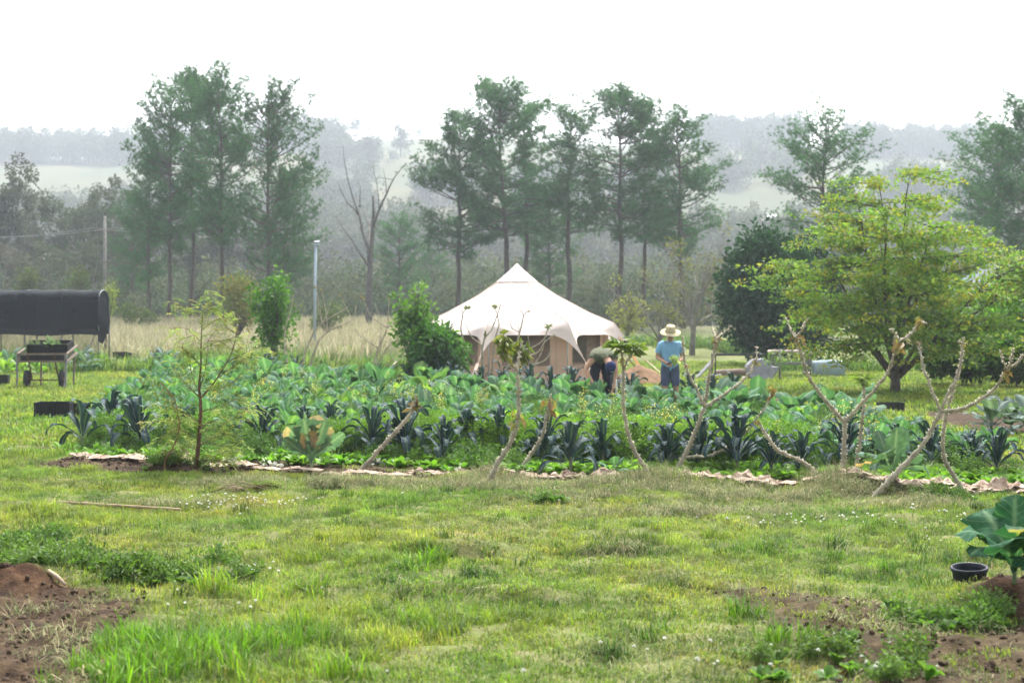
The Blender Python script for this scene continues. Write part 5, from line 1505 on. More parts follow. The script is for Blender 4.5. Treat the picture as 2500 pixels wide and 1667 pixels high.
    for pts, ra in [([(380, 1087), (378, 1060), (395, 1030), (410, 985), (405, 950), (395, 915), (365, 880)], .012), ([(380, 1087), (377, 1065), (383, 1045)], .008), ([(405, 950), (385, 900), (360, 870), (335, 872)], .005)]:
        P = smooth_path([np.array([(at(p[0] * K, p[1] * K, Y2)).x - X2, .02 * i, at(p[0] * K, p[1] * K, Y2).z - t2.location.z]) for i, p in enumerate(pts)], 16)
        if ra > .009:
            P[0][2] = -.04
        V, F = tube(P, np.linspace(ra, ra * .4, 16), 7); b2.add(V, F)
    part('stem', b2.mesh('bowed_stem', plain('red_brown_bark', (.2, .1, .045), .7, .3, 15), True), t2)
    c2 = MB(); rr = np.random.default_rng(8)
    leaf_cloud(c2, [np.array([at(px * K, py * K, Y2).x - X2, rr.normal(0, .1), at(px * K, py * K, Y2).z - t2.location.z]) for px, py in [(395, 915), (370, 885), (350, 880), (340, 872), (405, 950), (380, 925), (365, 900), (402, 930)]], .09, 26, .035, [(.14, .18, .04), (.2, .2, .05)], rr, .3)
    part('foliage', c2.mesh('bowed_foliage', M_leaf), t2)
young_tree()

# ================================================================== TENT
def tent():
    M_can = plain('tent_canvas', (.7, .6, .56), .8, .08, 1.6, bump=.5, bscale=3.5, trans=.12)
    M_wall = plain('tent_wall_canvas', (.82, .58, .47), .85, .08, 2, bump=.12, bscale=50, trans=.35)  # roof canvas retoned to peach; the walls' shade is put into the colour
    M_mesh = plain('window_mesh', (.09, .07, .06), .8, .2, 6, transp=.12)
    M_pole = plain('galvanised_pole', (.45, .46, .48), .45, .1, 6, metal=.6)
    M_strap = plain('canvas_strap', (.55, .42, .34), .85, .1, 6)
    M_seam = plain('dark_seam', (.35, .27, .2), .9, .2, 10)
    M_flap = plain('orange_lit_fabric', (.6, .33, .15), .85, .1, 3, trans=.2)
    Yt = 43.0
    b0 = base_at(1262, Yt)
    t = thing('tent', 'large cream bell tent with pointed roof, scalloped eaves and dark mesh windows', 'tent', (b0.x, Yt, b0.z))
    NS = 8; A0 = rad(-16)
    def ray(k):
        a = A0 + k * 2 * PI / NS; return np.array([math.sin(a), -math.cos(a), 0])
    prof_r = [.0, .12, .62, 1.25, 2.25, 3.0]; prof_z = [3.57, 3.47, 3.04, 2.62, 2.1, 1.8]
    RR = 3.0
    r = np.random.default_rng(3)
    for k in range(NS):
        a, c = ray(k), ray(k + 1)
        b = MB()
        s = np.linspace(0, 1, 16); rr = np.interp(s, np.array(prof_r) / RR, prof_r); zz = np.interp(rr, prof_r, prof_z)
        us = np.concatenate([np.linspace(0, .2, 7), np.linspace(.27, .73, 8), np.linspace(.8, 1, 7)])
        V = []
        nr = 0
        for i in range(len(s)):                # roof panel, sagging slightly between the ridges
            if rr[i] < .45:
                continue
            nr += 1
            for u in us:
                p = (a * (1 - u) + c * u) * rr[i]
                sag = (.07 * math.sin(PI * u) * (1 - .3 * rr[i] / RR) + .2 * (1 - abs(2 * u - 1) ** 2.5) * (rr[i] / RR) ** 4) * (rr[i] / RR)
                V.append([p[0], p[1], zz[i] - sag])
        nv = 6
        for j in range(1, nv + 1):             # valance falling to the scalloped edge and out to the corner tongues
            q = j / nv
            for u in us:
                top = (a * (1 - u) + c * u) * RR; top = np.array([top[0], top[1], 1.8 - .07 * .7 * math.sin(PI * u) - .2 * (1 - abs(2 * u - 1) ** 2.5)])
                mid = (a * (1 - u) + c * u) * (RR + .12 * math.sin(PI * u)); mid = np.array([mid[0], mid[1], 1.46])
                cr = a if u < .5 else c
                tip = cr * 4.0; tip = np.array([tip[0], tip[1], .66])
                w = abs(2 * u - 1) ** 7
                e = mid * (1 - w) + tip * w
                if q < 1:
                    sag2 = np.array([0, 0, -.08 * w * math.sin(PI * q)])
                else:
                    sag2 = 0
                V.append(top * (1 - q) + e * q + sag2)
        V = np.array(V) + 0
        m = len(us); F = [[i * m + j, i * m + j + 1, (i + 1) * m + j + 1, (i + 1) * m + j] for i in range(nr + nv - 1) for j in range(m - 1)]
        b.add(V, F); part('roof_panel', b.mesh('roof_panel', M_can, True), t)
        # ridge seam
        P = [a * q + np.array([0, 0, np.interp(q, prof_r, prof_z) + .004]) for q in np.linspace(.6, 3.0, 9)] + [a * (3 + .97 * q) + np.array([0, 0, 1.804 - 1.13 * q - .08 * math.sin(PI * q)]) for q in (.25, .5, .75, 1.0)]
        b = MB(); b.add(*tube(np.array(P), [.011] * 13, 5, False)); part('ridge_seam', b.mesh('ridge_seam', M_strap, True), t)
        # strap from the tongue to its peg
        P = [a * 3.97 + np.array([0, 0, .69]), a * 4.75 + np.array([0, 0, .02])]
        b = MB(); b.add(*beam(P[0], P[1], .09, .012)); part('guy_strap', b.mesh('guy_strap', M_strap), t)
        b = MB(); b.add(*tube([a * 4.75 + [0, 0, .1], a * 4.72 + [0, 0, -.1]], [.012, .008], 6)); part('peg', b.mesh('peg', M_pole), t)
        b = MB(); b.add(*tube([a * 2.93 + [0, 0, -.02], a * 2.95 + [0, 0, 1.72]], [.02, .02], 8)); part('pole', b.mesh('pole', M_pole, True), t)
        # wall with a framed mesh window
        rw = 2.82
        p0, p1 = a * rw, c * rw
        def wp(u, z, off=0.0):
            p = p0 * (1 - u) + p1 * u; nrm = (a + c) / np.linalg.norm(a + c); return np.array([p[0], p[1], z]) + nrm * off
        w0, w1, z0, z1 = (.16, .80, .58, 1.46) if k != 6 else (.30, .62, .5, 1.44)
        b = MB()
        U = [0, w0, w1, 1]; Z = [0, z0, z1, 1.53]
        VV = [wp(u, z, .0) for z in Z for u in U]
        FF = [[i * 4 + j, i * 4 + j + 1, i * 4 + j + 5, i * 4 + j + 4] for i in range(3) for j in range(3) if not (i == 1 and j == 1)]
        b.add(VV, FF); wall = part('wall_panel', b.mesh('wall_panel', M_wall), t)
        b = MB(); b.add([wp(w0, z0, -.015), wp(w1, z0, -.015), wp(w1, z1, -.015), wp(w0, z1, -.015)], [[0, 1, 2, 3]]); part('window', b.mesh('window', M_mesh), wall)
        b = MB()
        for ua, za, ub, zb in [(w0, z0, w1, z0), (w0, z1, w1, z1), (w0, z0, w0, z1), (w1, z0, w1, z1), (.88, .02, .88, 1.54)]:
            b.add(*beam(wp(ua, za, .012), wp(ub, zb, .012), .035, .012))
        part('window_trim', b.mesh('window_trim', M_strap), wall)
    # cap over the peak
    b = MB(); V = []
    ns = 32
    for i, (r_, z_) in enumerate([(.0, 3.60), (.04, 3.57), (.13, 3.48), (.36, 3.275), (.64, 3.045), (.66, 3.03)]):
        for j in range(ns):
            th = A0 + j * 2 * PI / ns; f = math.cos(PI / 8) / math.cos((j % 4) * PI / 16 - PI / 8)
            V.append([r_ * f * math.sin(th), -r_ * f * math.cos(th), z_])
    F = [[i * ns + j, i * ns + (j + 1) % ns, (i + 1) * ns + (j + 1) % ns, (i + 1) * ns + j] for i in range(5) for j in range(ns)]
    b.add(V, F); cap = part('peak_cap', b.mesh('peak_cap', M_can, True), t)
    b = MB(); P = [np.array([.65 * math.sin(q), -.65 * math.cos(q), 3.022]) for q in np.linspace(0, 2 * PI, 33)]
    b.add(*tube(P, [.007] * 33, 5, False)); part('cap_seam', b.mesh('cap_seam', M_seam), cap)
    b = MB(); b.add(*tube([[0, 0, 0], [0, 0, 3.5]], [.03, .03], 8)); part('centre_pole', b.mesh('centre_pole', M_pole), t)
    # flap at the right corner, the orange of lit fabric painted into its colour
    d = ray(2)
    b = MB(); V = []
    for i in range(6):
        q = i / 5
        base = d * (2.95 + .9 * q) ; V += [[base[0], base[1], 1.62 - 1.2 * q ** 1.4], [base[0] + .03, base[1] - .12 - .1 * math.sin(PI * q), 1.52 - 1.35 * q ** 1.2]]
    b.add(V, [[2 * i, 2 * i + 1, 2 * i + 3, 2 * i + 2] for i in range(5)]); part('door_flap', b.mesh('door_flap', M_flap, True), t, label='flap painted as orange-lit fabric')
tent()

# ================================================================== PEOPLE
M_skin = plain('skin', (.5, .28, .19), .6, .08, 8, spec=.3)
def skin_body(name, joints, bones, root, mat):
    me = bpy.data.meshes.new(name + '_skeleton')
    names = list(joints); ix = {n: i for i, n in enumerate(names)}
    me.from_pydata([joints[n][0] for n in names], [(ix[a], ix[b]) for a, b in bones], [])
    o = bpy.data.objects.new(name + '_tmp', me); COL.objects.link(o)
    sk = o.modifiers.new('Skin', 'SKIN'); sk.use_smooth_shade = True
    lay = me.skin_vertices[0].data
    for n in names:
        r = joints[n][1]; lay[ix[n]].radius = (r, r) if np.isscalar(r) else r
        lay[ix[n]].use_root = (n == root)
    ss = o.modifiers.new('Sub', 'SUBSURF'); ss.levels = 2; ss.render_levels = 2
    dg = bpy.context.evaluated_depsgraph_get(); dg.update()
    out = bpy.data.meshes.new_from_object(o.evaluated_get(dg))
    bpy.data.objects.remove(o)
    out.name = name; out.materials.clear(); out.materials.append(mat)
    for p in out.polygons:
        p.use_smooth = True
    return out

def nearest_bone(C, joints, bones):
    best = np.full(len(C), 1e9); bi = np.zeros(len(C), int); bt = np.zeros(len(C))
    for k, (a, b) in enumerate(bones):
        A = np.array(joints[a][0]); Bv = np.array(joints[b][0]) - A
        t = np.clip(((C - A) @ Bv) / (Bv @ Bv), 0, 1)
        ra = np.max(joints[a][1]); rb = np.max(joints[b][1])
        d = np.linalg.norm(C - A - t[:, None] * Bv, axis=1) - .6 * (ra + (rb - ra) * t)
        m = d < best; best[m] = d[m]; bi[m] = k; bt[m] = t[m]
    return bi, bt

def garment(name, body, joints, bones, cover, off, mat, parent, fold=.006, seed=0, extra=None):
    """cloth shell: the covered faces of the body moved outwards; cover: {bone index: (t0, t1)}"""
    n = len(body.vertices)
    V = np.zeros(n * 3); body.vertices.foreach_get('co', V); V = V.reshape(-1, 3)
    Nn = np.zeros(n * 3); body.vertices.foreach_get('normal', Nn); Nn = Nn.reshape(-1, 3)
    F = []
    C = np.array([p.center[:] for p in body.polygons]); bi, bt = nearest_bone(C, joints, bones)
    for p, i, t in zip(body.polygons, bi, bt):
        if i in cover and cover[i][0] <= t <= cover[i][1] and (extra is None or extra(p.center)):
            f = list(p.vertices); F.append(f if len(f) == 4 else f[:3] + [-1])
    fo = fold * np.sin(V[:, 2] * 70 + V[:, 0] * 40 + seed) + fold * .7 * np.sin(V[:, 0] * 90 - V[:, 2] * 33)
    W = V + Nn * (off + fo)[:, None]
    used = sorted({i for f in F for i in f if i >= 0}); mp = {u: i for i, u in enumerate(used)}
    F = [[mp[i] if i >= 0 else -1 for i in f] for f in F]
    return part(name, MB().add(W[used], F).mesh(name, mat, True), parent)

def fingers(joints, bones, wrist, palm, dirv, side, curl, tag_, n='h'):
    """a palm and five unequal bent fingers"""
    w = np.array(wrist); p = np.array(palm); d = np.array(dirv, float); d /= np.linalg.norm(d); s = np.array(side, float); s /= np.linalg.norm(s); c = np.array(curl, float); c /= np.linalg.norm(c)
    joints[tag_ + 'palm'] = (tuple(p), (.034, .02))
    for k, L in enumerate([.07, .08, .075, .058]):
        o = (k - 1.5) * .019
        a = p + d * .045 + s * o; m = a + d * L * .5 + c * .012; e = m + (d * .4 + c * .8) * L * .5
        joints['%sf%da' % (tag_, k)] = (tuple(a), .0095); joints['%sf%db' % (tag_, k)] = (tuple(m), .009); joints['%sf%dc' % (tag_, k)] = (tuple(e), .0075)
        bones += [(tag_ + 'palm', '%sf%da' % (tag_, k)), ('%sf%da' % (tag_, k), '%sf%db' % (tag_, k)), ('%sf%db' % (tag_, k), '%sf%dc' % (tag_, k))]
    a = p - s * .035 + d * .0; m = a - s * .02 + d * .03 + c * .012
    joints[tag_ + 'ta'] = (tuple(a), .011); joints[tag_ + 'tb'] = (tuple(m), .009)
    bones += [(tag_ + 'palm', tag_ + 'ta'), (tag_ + 'ta', tag_ + 'tb')]

def head_details(t, c, fwd, up, r):
    """eyes, mouth and ears on a head centred at c"""
    c = np.array(c); f = np.array(fwd, float); f /= np.linalg.norm(f); u = np.array(up, float); u -= (u @ f) * f; u /= np.linalg.norm(u); s = np.cross(f, u)
    Me = plain('dark_eye', (.03, .02, .02), .3, .1, 5)
    for k in (-1, 1):
        b = MB(); b.add(*tube([c + f * r * .84 + s * k * .033 + u * .01, c + f * r * .93 + s * k * .033 + u * .01], [.011, .007], 8)); part('eye', b.mesh('eye', Me, True), t)
        b = MB(); P = [c + s * k * r * .8 + u * .025, c + s * k * (r * .98) + u * .0 - f * .012, c + s * k * r * .82 - u * .03]; b.add(*tube(smooth_path(P, 7), [.008, .013, .014, .014, .013, .012, .008], 7)); part('ear', b.mesh('ear', M_skin, True), t)
    b = MB(); b.add(*tube([c + f * r * .86 - u * .055 - s * .022, c + f * r * .9 - u * .057, c + f * r * .86 - u * .055 + s * .022], [.004, .006, .004], 6)); part('mouth', b.mesh('mouth', plain('lips', (.36, .14, .12), .6, .1, 5), True), t)

def standing_person():
    Y = 29.4
    b0 = base_at(1636, Y)
    t = thing('person', 'person standing in light blue shirt, navy shorts and wide straw hat, looking down', 'person', b0)
    J = {'pelvis': ((0, .02, .94), (.15, .11)), 'waist': ((0, .01, 1.08), (.15, .115)), 'chest': ((0, .0, 1.28), (.178, .125)), 'collar': ((0, .0, 1.40), (.12, .085)), 'neck': ((0, -.02, 1.475), .058), 'jaw': ((0, -.045, 1.55), (.066, .075)), 'head': ((0, -.055, 1.63), (.078, .095)), 'crown': ((0, -.045, 1.70), (.06, .07)),
         'nose': ((0, -.155, 1.585), .014),
         'shL': ((-.185, .0, 1.385), .07), 'elL': ((-.27, .03, 1.13), .046), 'wrL': ((-.135, -.2, 1.04), .03), 'shR': ((.185, .0, 1.385), .07), 'elR': ((.275, .01, 1.13), .046), 'wrR': ((.17, -.24, 1.06), .03),
         'hipL': ((-.09, .02, .87), .105), 'knL': ((-.11, -.01, .49), .062), 'anL': ((-.12, .03, .09), .042), 'toL': ((-.14, -.13, .04), .036), 'hipR': ((.09, .02, .87), .105), 'knR': ((.12, -.01, .49), .062), 'anR': ((.13, .03, .09), .042), 'toR': ((.16, -.13, .04), .036)}
    Bn = [('pelvis', 'waist'), ('waist', 'chest'), ('chest', 'collar'), ('collar', 'neck'), ('neck', 'jaw'), ('jaw', 'head'), ('head', 'crown'), ('chest', 'shL'), ('shL', 'elL'), ('elL', 'wrL'), ('chest', 'shR'), ('shR', 'elR'), ('elR', 'wrR'),
          ('pelvis', 'hipL'), ('hipL', 'knL'), ('knL', 'anL'), ('anL', 'toL'), ('pelvis', 'hipR'), ('hipR', 'knR'), ('knR', 'anR'), ('anR', 'toR'), ('head', 'nose')]
    core = list(Bn)
    fingers(J, Bn, J['wrL'][0], (-.09, -.26, 1.02), (.4, -.5, -.25), (.3, .3, .9), (.5, -.1, -.5), 'L'); Bn.append(('wrL', 'Lpalm'))
    fingers(J, Bn, J['wrR'][0], (.125, -.29, 1.06), (-.5, -.5, .0), (.2, -.2, -.9), (-.6, .3, .3), 'R'); Bn.append(('wrR', 'Rpalm'))
    body = skin_body('body', J, Bn, 'pelvis', M_skin)
    part('body', body, t)
    ix = {b: i for i, b in enumerate(Bn)}
    M_sh = plain('light_blue_linen', (.22, .42, .62), .85, .1, 7, bump=.15, bscale=40)
    M_st = plain('navy_cotton', (.075, .095, .165), .85, .15, 8, bump=.15, bscale=40)
    garment('shirt', body, J, Bn, {ix[('pelvis', 'waist')]: (.0, 1), ix[('waist', 'chest')]: (0, 1), ix[('chest', 'collar')]: (0, 1), ix[('collar', 'neck')]: (0, .45), ix[('chest', 'shL')]: (0, 1), ix[('chest', 'shR')]: (0, 1), ix[('shL', 'elL')]: (0, .62), ix[('shR', 'elR')]: (0, .62), ix[('pelvis', 'hipL')]: (0, .35), ix[('pelvis', 'hipR')]: (0, .35)}, .022, M_sh, t, .007, 1, lambda c: c[2] > .86 and not (c[1] < -.09 and c[2] > 1.42))
    garment('shorts', body, J, Bn, {ix[('pelvis', 'waist')]: (0, .35), ix[('pelvis', 'hipL')]: (0, 1), ix[('pelvis', 'hipR')]: (0, 1), ix[('hipL', 'knL')]: (0, .9), ix[('hipR', 'knR')]: (0, .9)}, .02, M_st, t, .006, 2, lambda c: c[2] < .97)
    garment('boots', body, J, Bn, {ix[('anL', 'toL')]: (0, 1), ix[('anR', 'toR')]: (0, 1), ix[('knL', 'anL')]: (.8, 1), ix[('knR', 'anR')]: (.8, 1)}, .01, plain('brown_boot', (.1, .06, .035), .7, .2, 9), t, .002)
    head_details(t, (0, -.05, 1.61), (0, -1, -.25), (0, -.2, 1), .1)
    # straw hat, brim tipped towards the viewer
    b = MB(); V = []; ns = 40
    for r_, z_ in [(.0, .125), (.06, .127), (.088, .118), (.097, .09), (.103, .02), (.108, .0), (.15, -.006), (.2, -.022), (.215, -.03), (.212, -.034), (.15, -.014), (.108, -.008)]:
        for j in range(ns):
            a = j * 2 * PI / ns; w = .010 * math.sin(3 * a + 1) * max(0, (r_ - .1) * 8)
            V.append([r_ * math.cos(a) * 1.0, r_ * math.sin(a) * 1.05, z_ + w])
    F = [[i * ns + j, i * ns + (j + 1) % ns, (i + 1) * ns + (j + 1) % ns, (i + 1) * ns + j] for i in range(11) for j in range(ns)]
    b.add(V, F); hat = part('straw_hat', b.mesh('straw_hat', plain('woven_straw', (.62, .53, .34), .85, .18, 25, bump=.5, bscale=90, trans=.15), True), t, (0, -.07, 1.668), (rad(22), 0, 0))
    b = MB(); P = [np.array([.1045 * math.cos(a), .1045 * 1.05 * math.sin(a), .018]) for a in np.linspace(0, 2 * PI, 33)]
    b.add(*tube(P, [.012] * 33, 6, False)); part('hat_band', b.mesh('hat_band', plain('hat_band', (.42, .36, .22), .9, .15, 20)), hat)
    # collar of the shirt
    b = MB(); P = [np.array([.075 * math.cos(a), .01 + .075 * math.sin(a), 1.44 + .035 * math.sin(a)]) for a in np.linspace(-.35 * PI, 1.35 * PI, 20)]
    b.add(*tube(P, [.014] * 20, 6)); part('collar', b.mesh('collar', M_sh, True), t)
    # bunch of pale greens in the hand, knife in the other
    rr = np.random.default_rng(17); b = MB()
    leaf_cloud(b, rr.normal(0, .024, (14, 3)) + np.array([0, 0, .02]), .045, 14, .05, [(.6, .64, .42), (.5, .58, .34), (.4, .5, .25)], rr, 0, 1, 1.6)
    V, F = tube([[0, 0, -.03], [.01, 0, -.12]], [.02, .012], 7); b.add(V, F, (.45, .5, .3))
    solo('lettuce_head', b.mesh('lettuce_head', M_crop), 'pale green head of greens held by the standing person in the straw hat', 'lettuce', None, (b0.x + .05, b0.y - .35, b0.z + 1.08), (0, 0, 0))
    b = MB(); V, F = tube([[0, 0, 0], [.03, -.01, .02], [.1, -.02, .05]], [.011, .011, .009], 6); b.add(V, F, (1, 1, 1))
    kn = thing('garden_knife', 'short knife in the right hand of the standing person', 'knife', (b0.x - .1, b0.y - .31, b0.z + .99))
    part('handle', b.mesh('knife_handle', plain('dark_handle', (.03, .03, .035), .5, .1, 8), True), kn)
    b = MB(); b.add([[.1, -.02, .045], [.1, -.021, .065], [.21, -.05, .12], [.2, -.05, .1], [.1, -.0175, .045], [.1, -.0185, .065]], [[0, 1, 2, 3], [4, 3, 2, 5], [0, 3, 4, -1], [1, 5, 2, -1]]); part('blade', b.mesh('knife_blade', plain('steel_blade', (.5, .5, .52), .35, .05, 8, metal=.8)), kn)
standing_person()

def bending_person():
    Y = 30.6
    b0 = base_at(1472, Y)
    t = thing('person', 'person bending over the bed in olive sleeveless top and navy cap, arms reaching down', 'person', b0, 0, None, 1.1)
    J = {'pelvis': ((-.03, .36, .93), (.15, .13)), 'waist': ((-.03, .16, 1.1), (.16, .135)), 'chest': ((0, -.12, 1.08), (.2, .16)), 'collar': ((.04, -.27, .98), (.12, .1)), 'neck': ((.08, -.35, .93), .06), 'jaw': ((.105, -.415, .87), (.07, .075)), 'head': ((.12, -.44, .81), (.083, .09)), 'crown': ((.13, -.45, .745), (.06, .065)),
         'shL': ((-.19, -.2, 1.0), .075), 'elL': ((-.36, -.24, .76), .048), 'wrL': ((-.24, -.36, .55), .032), 'shR': ((.2, -.22, .98), .072), 'elR': ((.24, -.3, .72), .046), 'wrR': ((.2, -.36, .5), .032),
         'hipL': ((-.13, .38, .87), .11), 'knL': ((-.15, .2, .48), .068), 'anL': ((-.16, .34, .09), .045), 'toL': ((-.18, .18, .04), .037), 'hipR': ((.08, .38, .87), .11), 'knR': ((.11, .2, .48), .068), 'anR': ((.12, .34, .09), .045), 'toR': ((.14, .18, .04), .037), 'nose': ((.06, -.5, .80), .013)}
    Bn = [('pelvis', 'waist'), ('waist', 'chest'), ('chest', 'collar'), ('collar', 'neck'), ('neck', 'jaw'), ('jaw', 'head'), ('head', 'crown'), ('chest', 'shL'), ('shL', 'elL'), ('elL', 'wrL'), ('chest', 'shR'), ('shR', 'elR'), ('elR', 'wrR'),
          ('pelvis', 'hipL'), ('hipL', 'knL'), ('knL', 'anL'), ('anL', 'toL'), ('pelvis', 'hipR'), ('hipR', 'knR'), ('knR', 'anR'), ('anR', 'toR'), ('jaw', 'nose')]
    fingers(J, Bn, J['wrL'][0], (-.2, -.4, .49), (.4, -.3, -.8), (.2, -.9, .3), (.8, .2, -.3), 'L'); Bn.append(('wrL', 'Lpalm'))
    fingers(J, Bn, J['wrR'][0], (.18, -.38, .43), (-.2, -.2, -.9), (-.2, .9, .1), (-.8, -.2, -.3), 'R'); Bn.append(('wrR', 'Rpalm'))
    body = skin_body('body', J, Bn, 'pelvis', M_skin)
    part('body', body, t)
    ix = {b: i for i, b in enumerate(Bn)}
    garment('sleeveless_top', body, J, Bn, {ix[('pelvis', 'waist')]: (.25, 1), ix[('waist', 'chest')]: (0, 1), ix[('chest', 'collar')]: (0, 1), ix[('collar', 'neck')]: (0, .3), ix[('chest', 'shL')]: (0, 1), ix[('chest', 'shR')]: (0, 1), ix[('shL', 'elL')]: (0, .12), ix[('shR', 'elR')]: (0, .12)}, .024, plain('olive_cotton', (.075, .085, .045), .9, .12, 7, bump=.2, bscale=30), t, .009, 3)
    garment('trousers', body, J, Bn, {ix[('pelvis', 'waist')]: (0, .35), ix[('pelvis', 'hipL')]: (0, 1), ix[('pelvis', 'hipR')]: (0, 1), ix[('hipL', 'knL')]: (0, 1), ix[('hipR', 'knR')]: (0, 1), ix[('knL', 'anL')]: (0, .95), ix[('knR', 'anR')]: (0, .95)}, .02, plain('dark_trousers', (.018, .02, .03), .9, .2, 7, bump=.2, bscale=30), t, .007, 4)
    garment('boots', body, J, Bn, {ix[('anL', 'toL')]: (0, 1), ix[('anR', 'toR')]: (0, 1)}, .01, plain('black_boot', (.02, .018, .016), .7, .2, 9), t, .002)
    head_details(t, (.115, -.43, .83), (-.45, -.75, -.35), (.15, -.35, -1), .095)
    # cap: dome on the head, crown towards the viewer, peak pointing down
    Mc = plain('navy_cap_cloth', (.03, .045, .13), .85, .12, 12, bump=.2, bscale=60)
    b = MB(); V = []; ns = 28
    for ph in np.linspace(0, PI / 2, 8):
        for j in range(ns):
            a = j * 2 * PI / ns; V.append([.108 * math.sin(PI / 2 - ph) * math.cos(a) if True else 0, .118 * math.cos(ph) * math.sin(a), .115 * math.sin(ph)])
    F = [[i * ns + j, i * ns + (j + 1) % ns, (i + 1) * ns + (j + 1) % ns, (i + 1) * ns + j] for i in range(7) for j in range(ns)]
    b.add(V, F)
    capo = part('cap', b.mesh('cap', Mc, True), t, (.118, -.435, .835))
    # cap axis (local Z) points where the crown of the head points: down and towards the viewer
    ax = Vector((.12, -.62, -.38)).normalized()
    capo.rotation_euler = ax.to_track_quat('Z', 'Y').to_euler()
    b = MB(); V = []
    for i, q in enumerate([0, .5, 1]):
        for a in np.linspace(rad(215), rad(325), 12):
            V.append([(.105 + .075 * q * math.sin((a - rad(215)) / rad(110) * PI)) * math.cos(a), (.115 + .08 * q * math.sin((a - rad(215)) / rad(110) * PI)) * math.sin(a), .006 - .02 * q])
    V = np.array(V); V2 = V - [0, 0, .006]
    F = [[i * 12 + j, i * 12 + j + 1, (i + 1) * 12 + j + 1, (i + 1) * 12 + j] for i in range(2) for j in range(11)]
    b.add(V, F); b.add(V2, F); part('cap_peak', b.mesh('cap_peak', Mc, True), capo)
    # round pale blue emblem on the cap
    b = MB(); V = [[0, 0, 0]] + [[.024 * math.cos(a), .024 * math.sin(a), -.004] for a in np.linspace(0, 2 * PI, 17)[:-1]]
    b.add(V, [[0, i + 1, (i + 1) % 16 + 1] for i in range(16)])
    ph, a = rad(55), rad(-80)
    p = Vector((.112 * math.cos(ph) * math.cos(a), .122 * math.cos(ph) * math.sin(a), .119 * math.sin(ph)))
    e = part('cap_emblem', b.mesh('cap_emblem', plain('pale_blue_badge', (.42, .62, .75), .7, .1, 30)), capo, p)
    e.rotation_euler = Vector((p.x, p.y, p.z)).to_track_quat('Z', 'Y').to_euler()
    # hair showing under the cap
    b = MB(); V = []
    for ph in np.linspace(-.35, .1, 4):
        for j in range(20):
            a = rad(20) + j * rad(140) / 19; V.append([.098 * math.cos(ph) * math.cos(a), .107 * math.cos(ph) * math.sin(a), .1 * math.sin(ph)])
    b.add(V, [[i * 20 + j, i * 20 + j + 1, (i + 1) * 20 + j + 1, (i + 1) * 20 + j] for i in range(3) for j in range(19)])
    part('hair', b.mesh('hair', plain('brown_hair', (.12, .08, .05), .7, .2, 30), True), capo)
    # white bottle-like marker standing by the hand
    X, Y2 = (1505 - 1250) / FPX * 30.0, 30.0
    b = MB(); V, F = tube([[0, 0, -.1], [0, 0, .52], [0, 0, .6], [0, 0, .64]], [.022, .022, .014, .012], 10); b.add(V, F)
    solo('row_marker', b.mesh('row_marker', plain('white_plastic', (.75, .75, .72), .5, .05, 6), True), 'white row marker post beside the bending person', 'marker', None, (X, Y2, H1(X, Y2)))
bending_person()

# ================================================================== CRATES, CART, SHADE HOUSE
M_blk = plain('black_plastic', (.012, .013, .015), .55, .3, 10, spec=.2)
M_rust = plain('rusty_steel', (.09, .05, .032), .8, .4, 14, metal=.2, bump=.3, bscale=50)
M_wood = plain('weathered_wood', (.15, .11, .085), .85, .25, 9, bump=.4, bscale=30, col2=(.23, .19, .155))
M_grey = plain('grey_timber', (.2, .2, .21), .85, .2, 6, bump=.4, bscale=25)
M_tyre = plain('tyre_rubber', (.025, .025, .027), .8, .2, 9)
def crate_mesh(w=.6, d=.4, h=.28):
    """lattice-sided stacking crate"""
    b = MB()
    for sx in (-1, 1):
        for sy in (-1, 1):
            b.add(*box((sx * (w / 2 - .012), sy * (d / 2 - .012), h / 2), (.024, .024, h)))
    for z, hh in ((.012, .024), (h - .02, .04), (h * .5, .018)):
        for sy in (-1, 1):
            b.add(*box((0, sy * (d / 2 - .008 - .001), z), (w - .05, .014, hh)))
        for sx in (-1, 1):
            b.add(*box((sx * (w / 2 - .009), 0, z), (.014, d - .05, hh)))
    for i in range(9):
        x = -w / 2 + w * (i + 1) / 10
        for sy in (-1, 1):
            b.add(*box((x, sy * (d / 2 - .01), h / 2), (w / 10 * .9, .008, h - .03)))
    for i in range(6):
        y = -d / 2 + d * (i + 1) / 7
        for sx in (-1, 1):
            b.add(*box((sx * (w / 2 - .011), y, h / 2), (.008, d / 7 * .88, h - .03)))
    for i in range(8):
        b.add(*box((-w / 2 + w * (i + .5) / 8, 0, .008), (w / 8 - .02, d - .03, .008)))
    return b.mesh('crate', M_blk)
CR = crate_mesh(); CR2 = crate_mesh(.66, .45, .34)
def crate(label, px, py, rz, me=CR, dz=0.0, sc=1.0, rx=0.0, grp='black plastic crates'):
    X, Y = flat_pt(px, py); return solo('crate', me, label, 'crate', grp, (X, Y, H1(X, Y) + dz), (rx, 0, rz), (sc,) * 3)
crate('black plastic crate lying on the grass by the left end of the kale row', 132, 1022, .12, CR2)
crate('black plastic crate behind and right of the one by the kale row', 182, 1017, .3, CR)
crate('black plastic crate cut by the left border', -8, 944, .2, CR2)
crate('black crate at the left of the low crate pile', 278, 898, .3, CR2)
crate('black crate in the middle of the low crate pile', 308, 899, -.2, CR2)
crate('black crate at the right of the low crate pile', 340, 898, .5, CR)
crate('black crate lying on top of the low crate pile', 298, 899, .8, CR, .34, 1, .12)
crate('black crate at the foot of the yellow-green tree', 2174, 1010, .05, CR, 0, .8)
b = MB(); rr = np.random.default_rng(4); leaf_cloud(b, rr.normal(0, .13, (14, 3)) * [1, .7, .2] + [0, 0, .32], .1, 12, .09, [(.07, .1, .04), (.1, .13, .05)], rr)
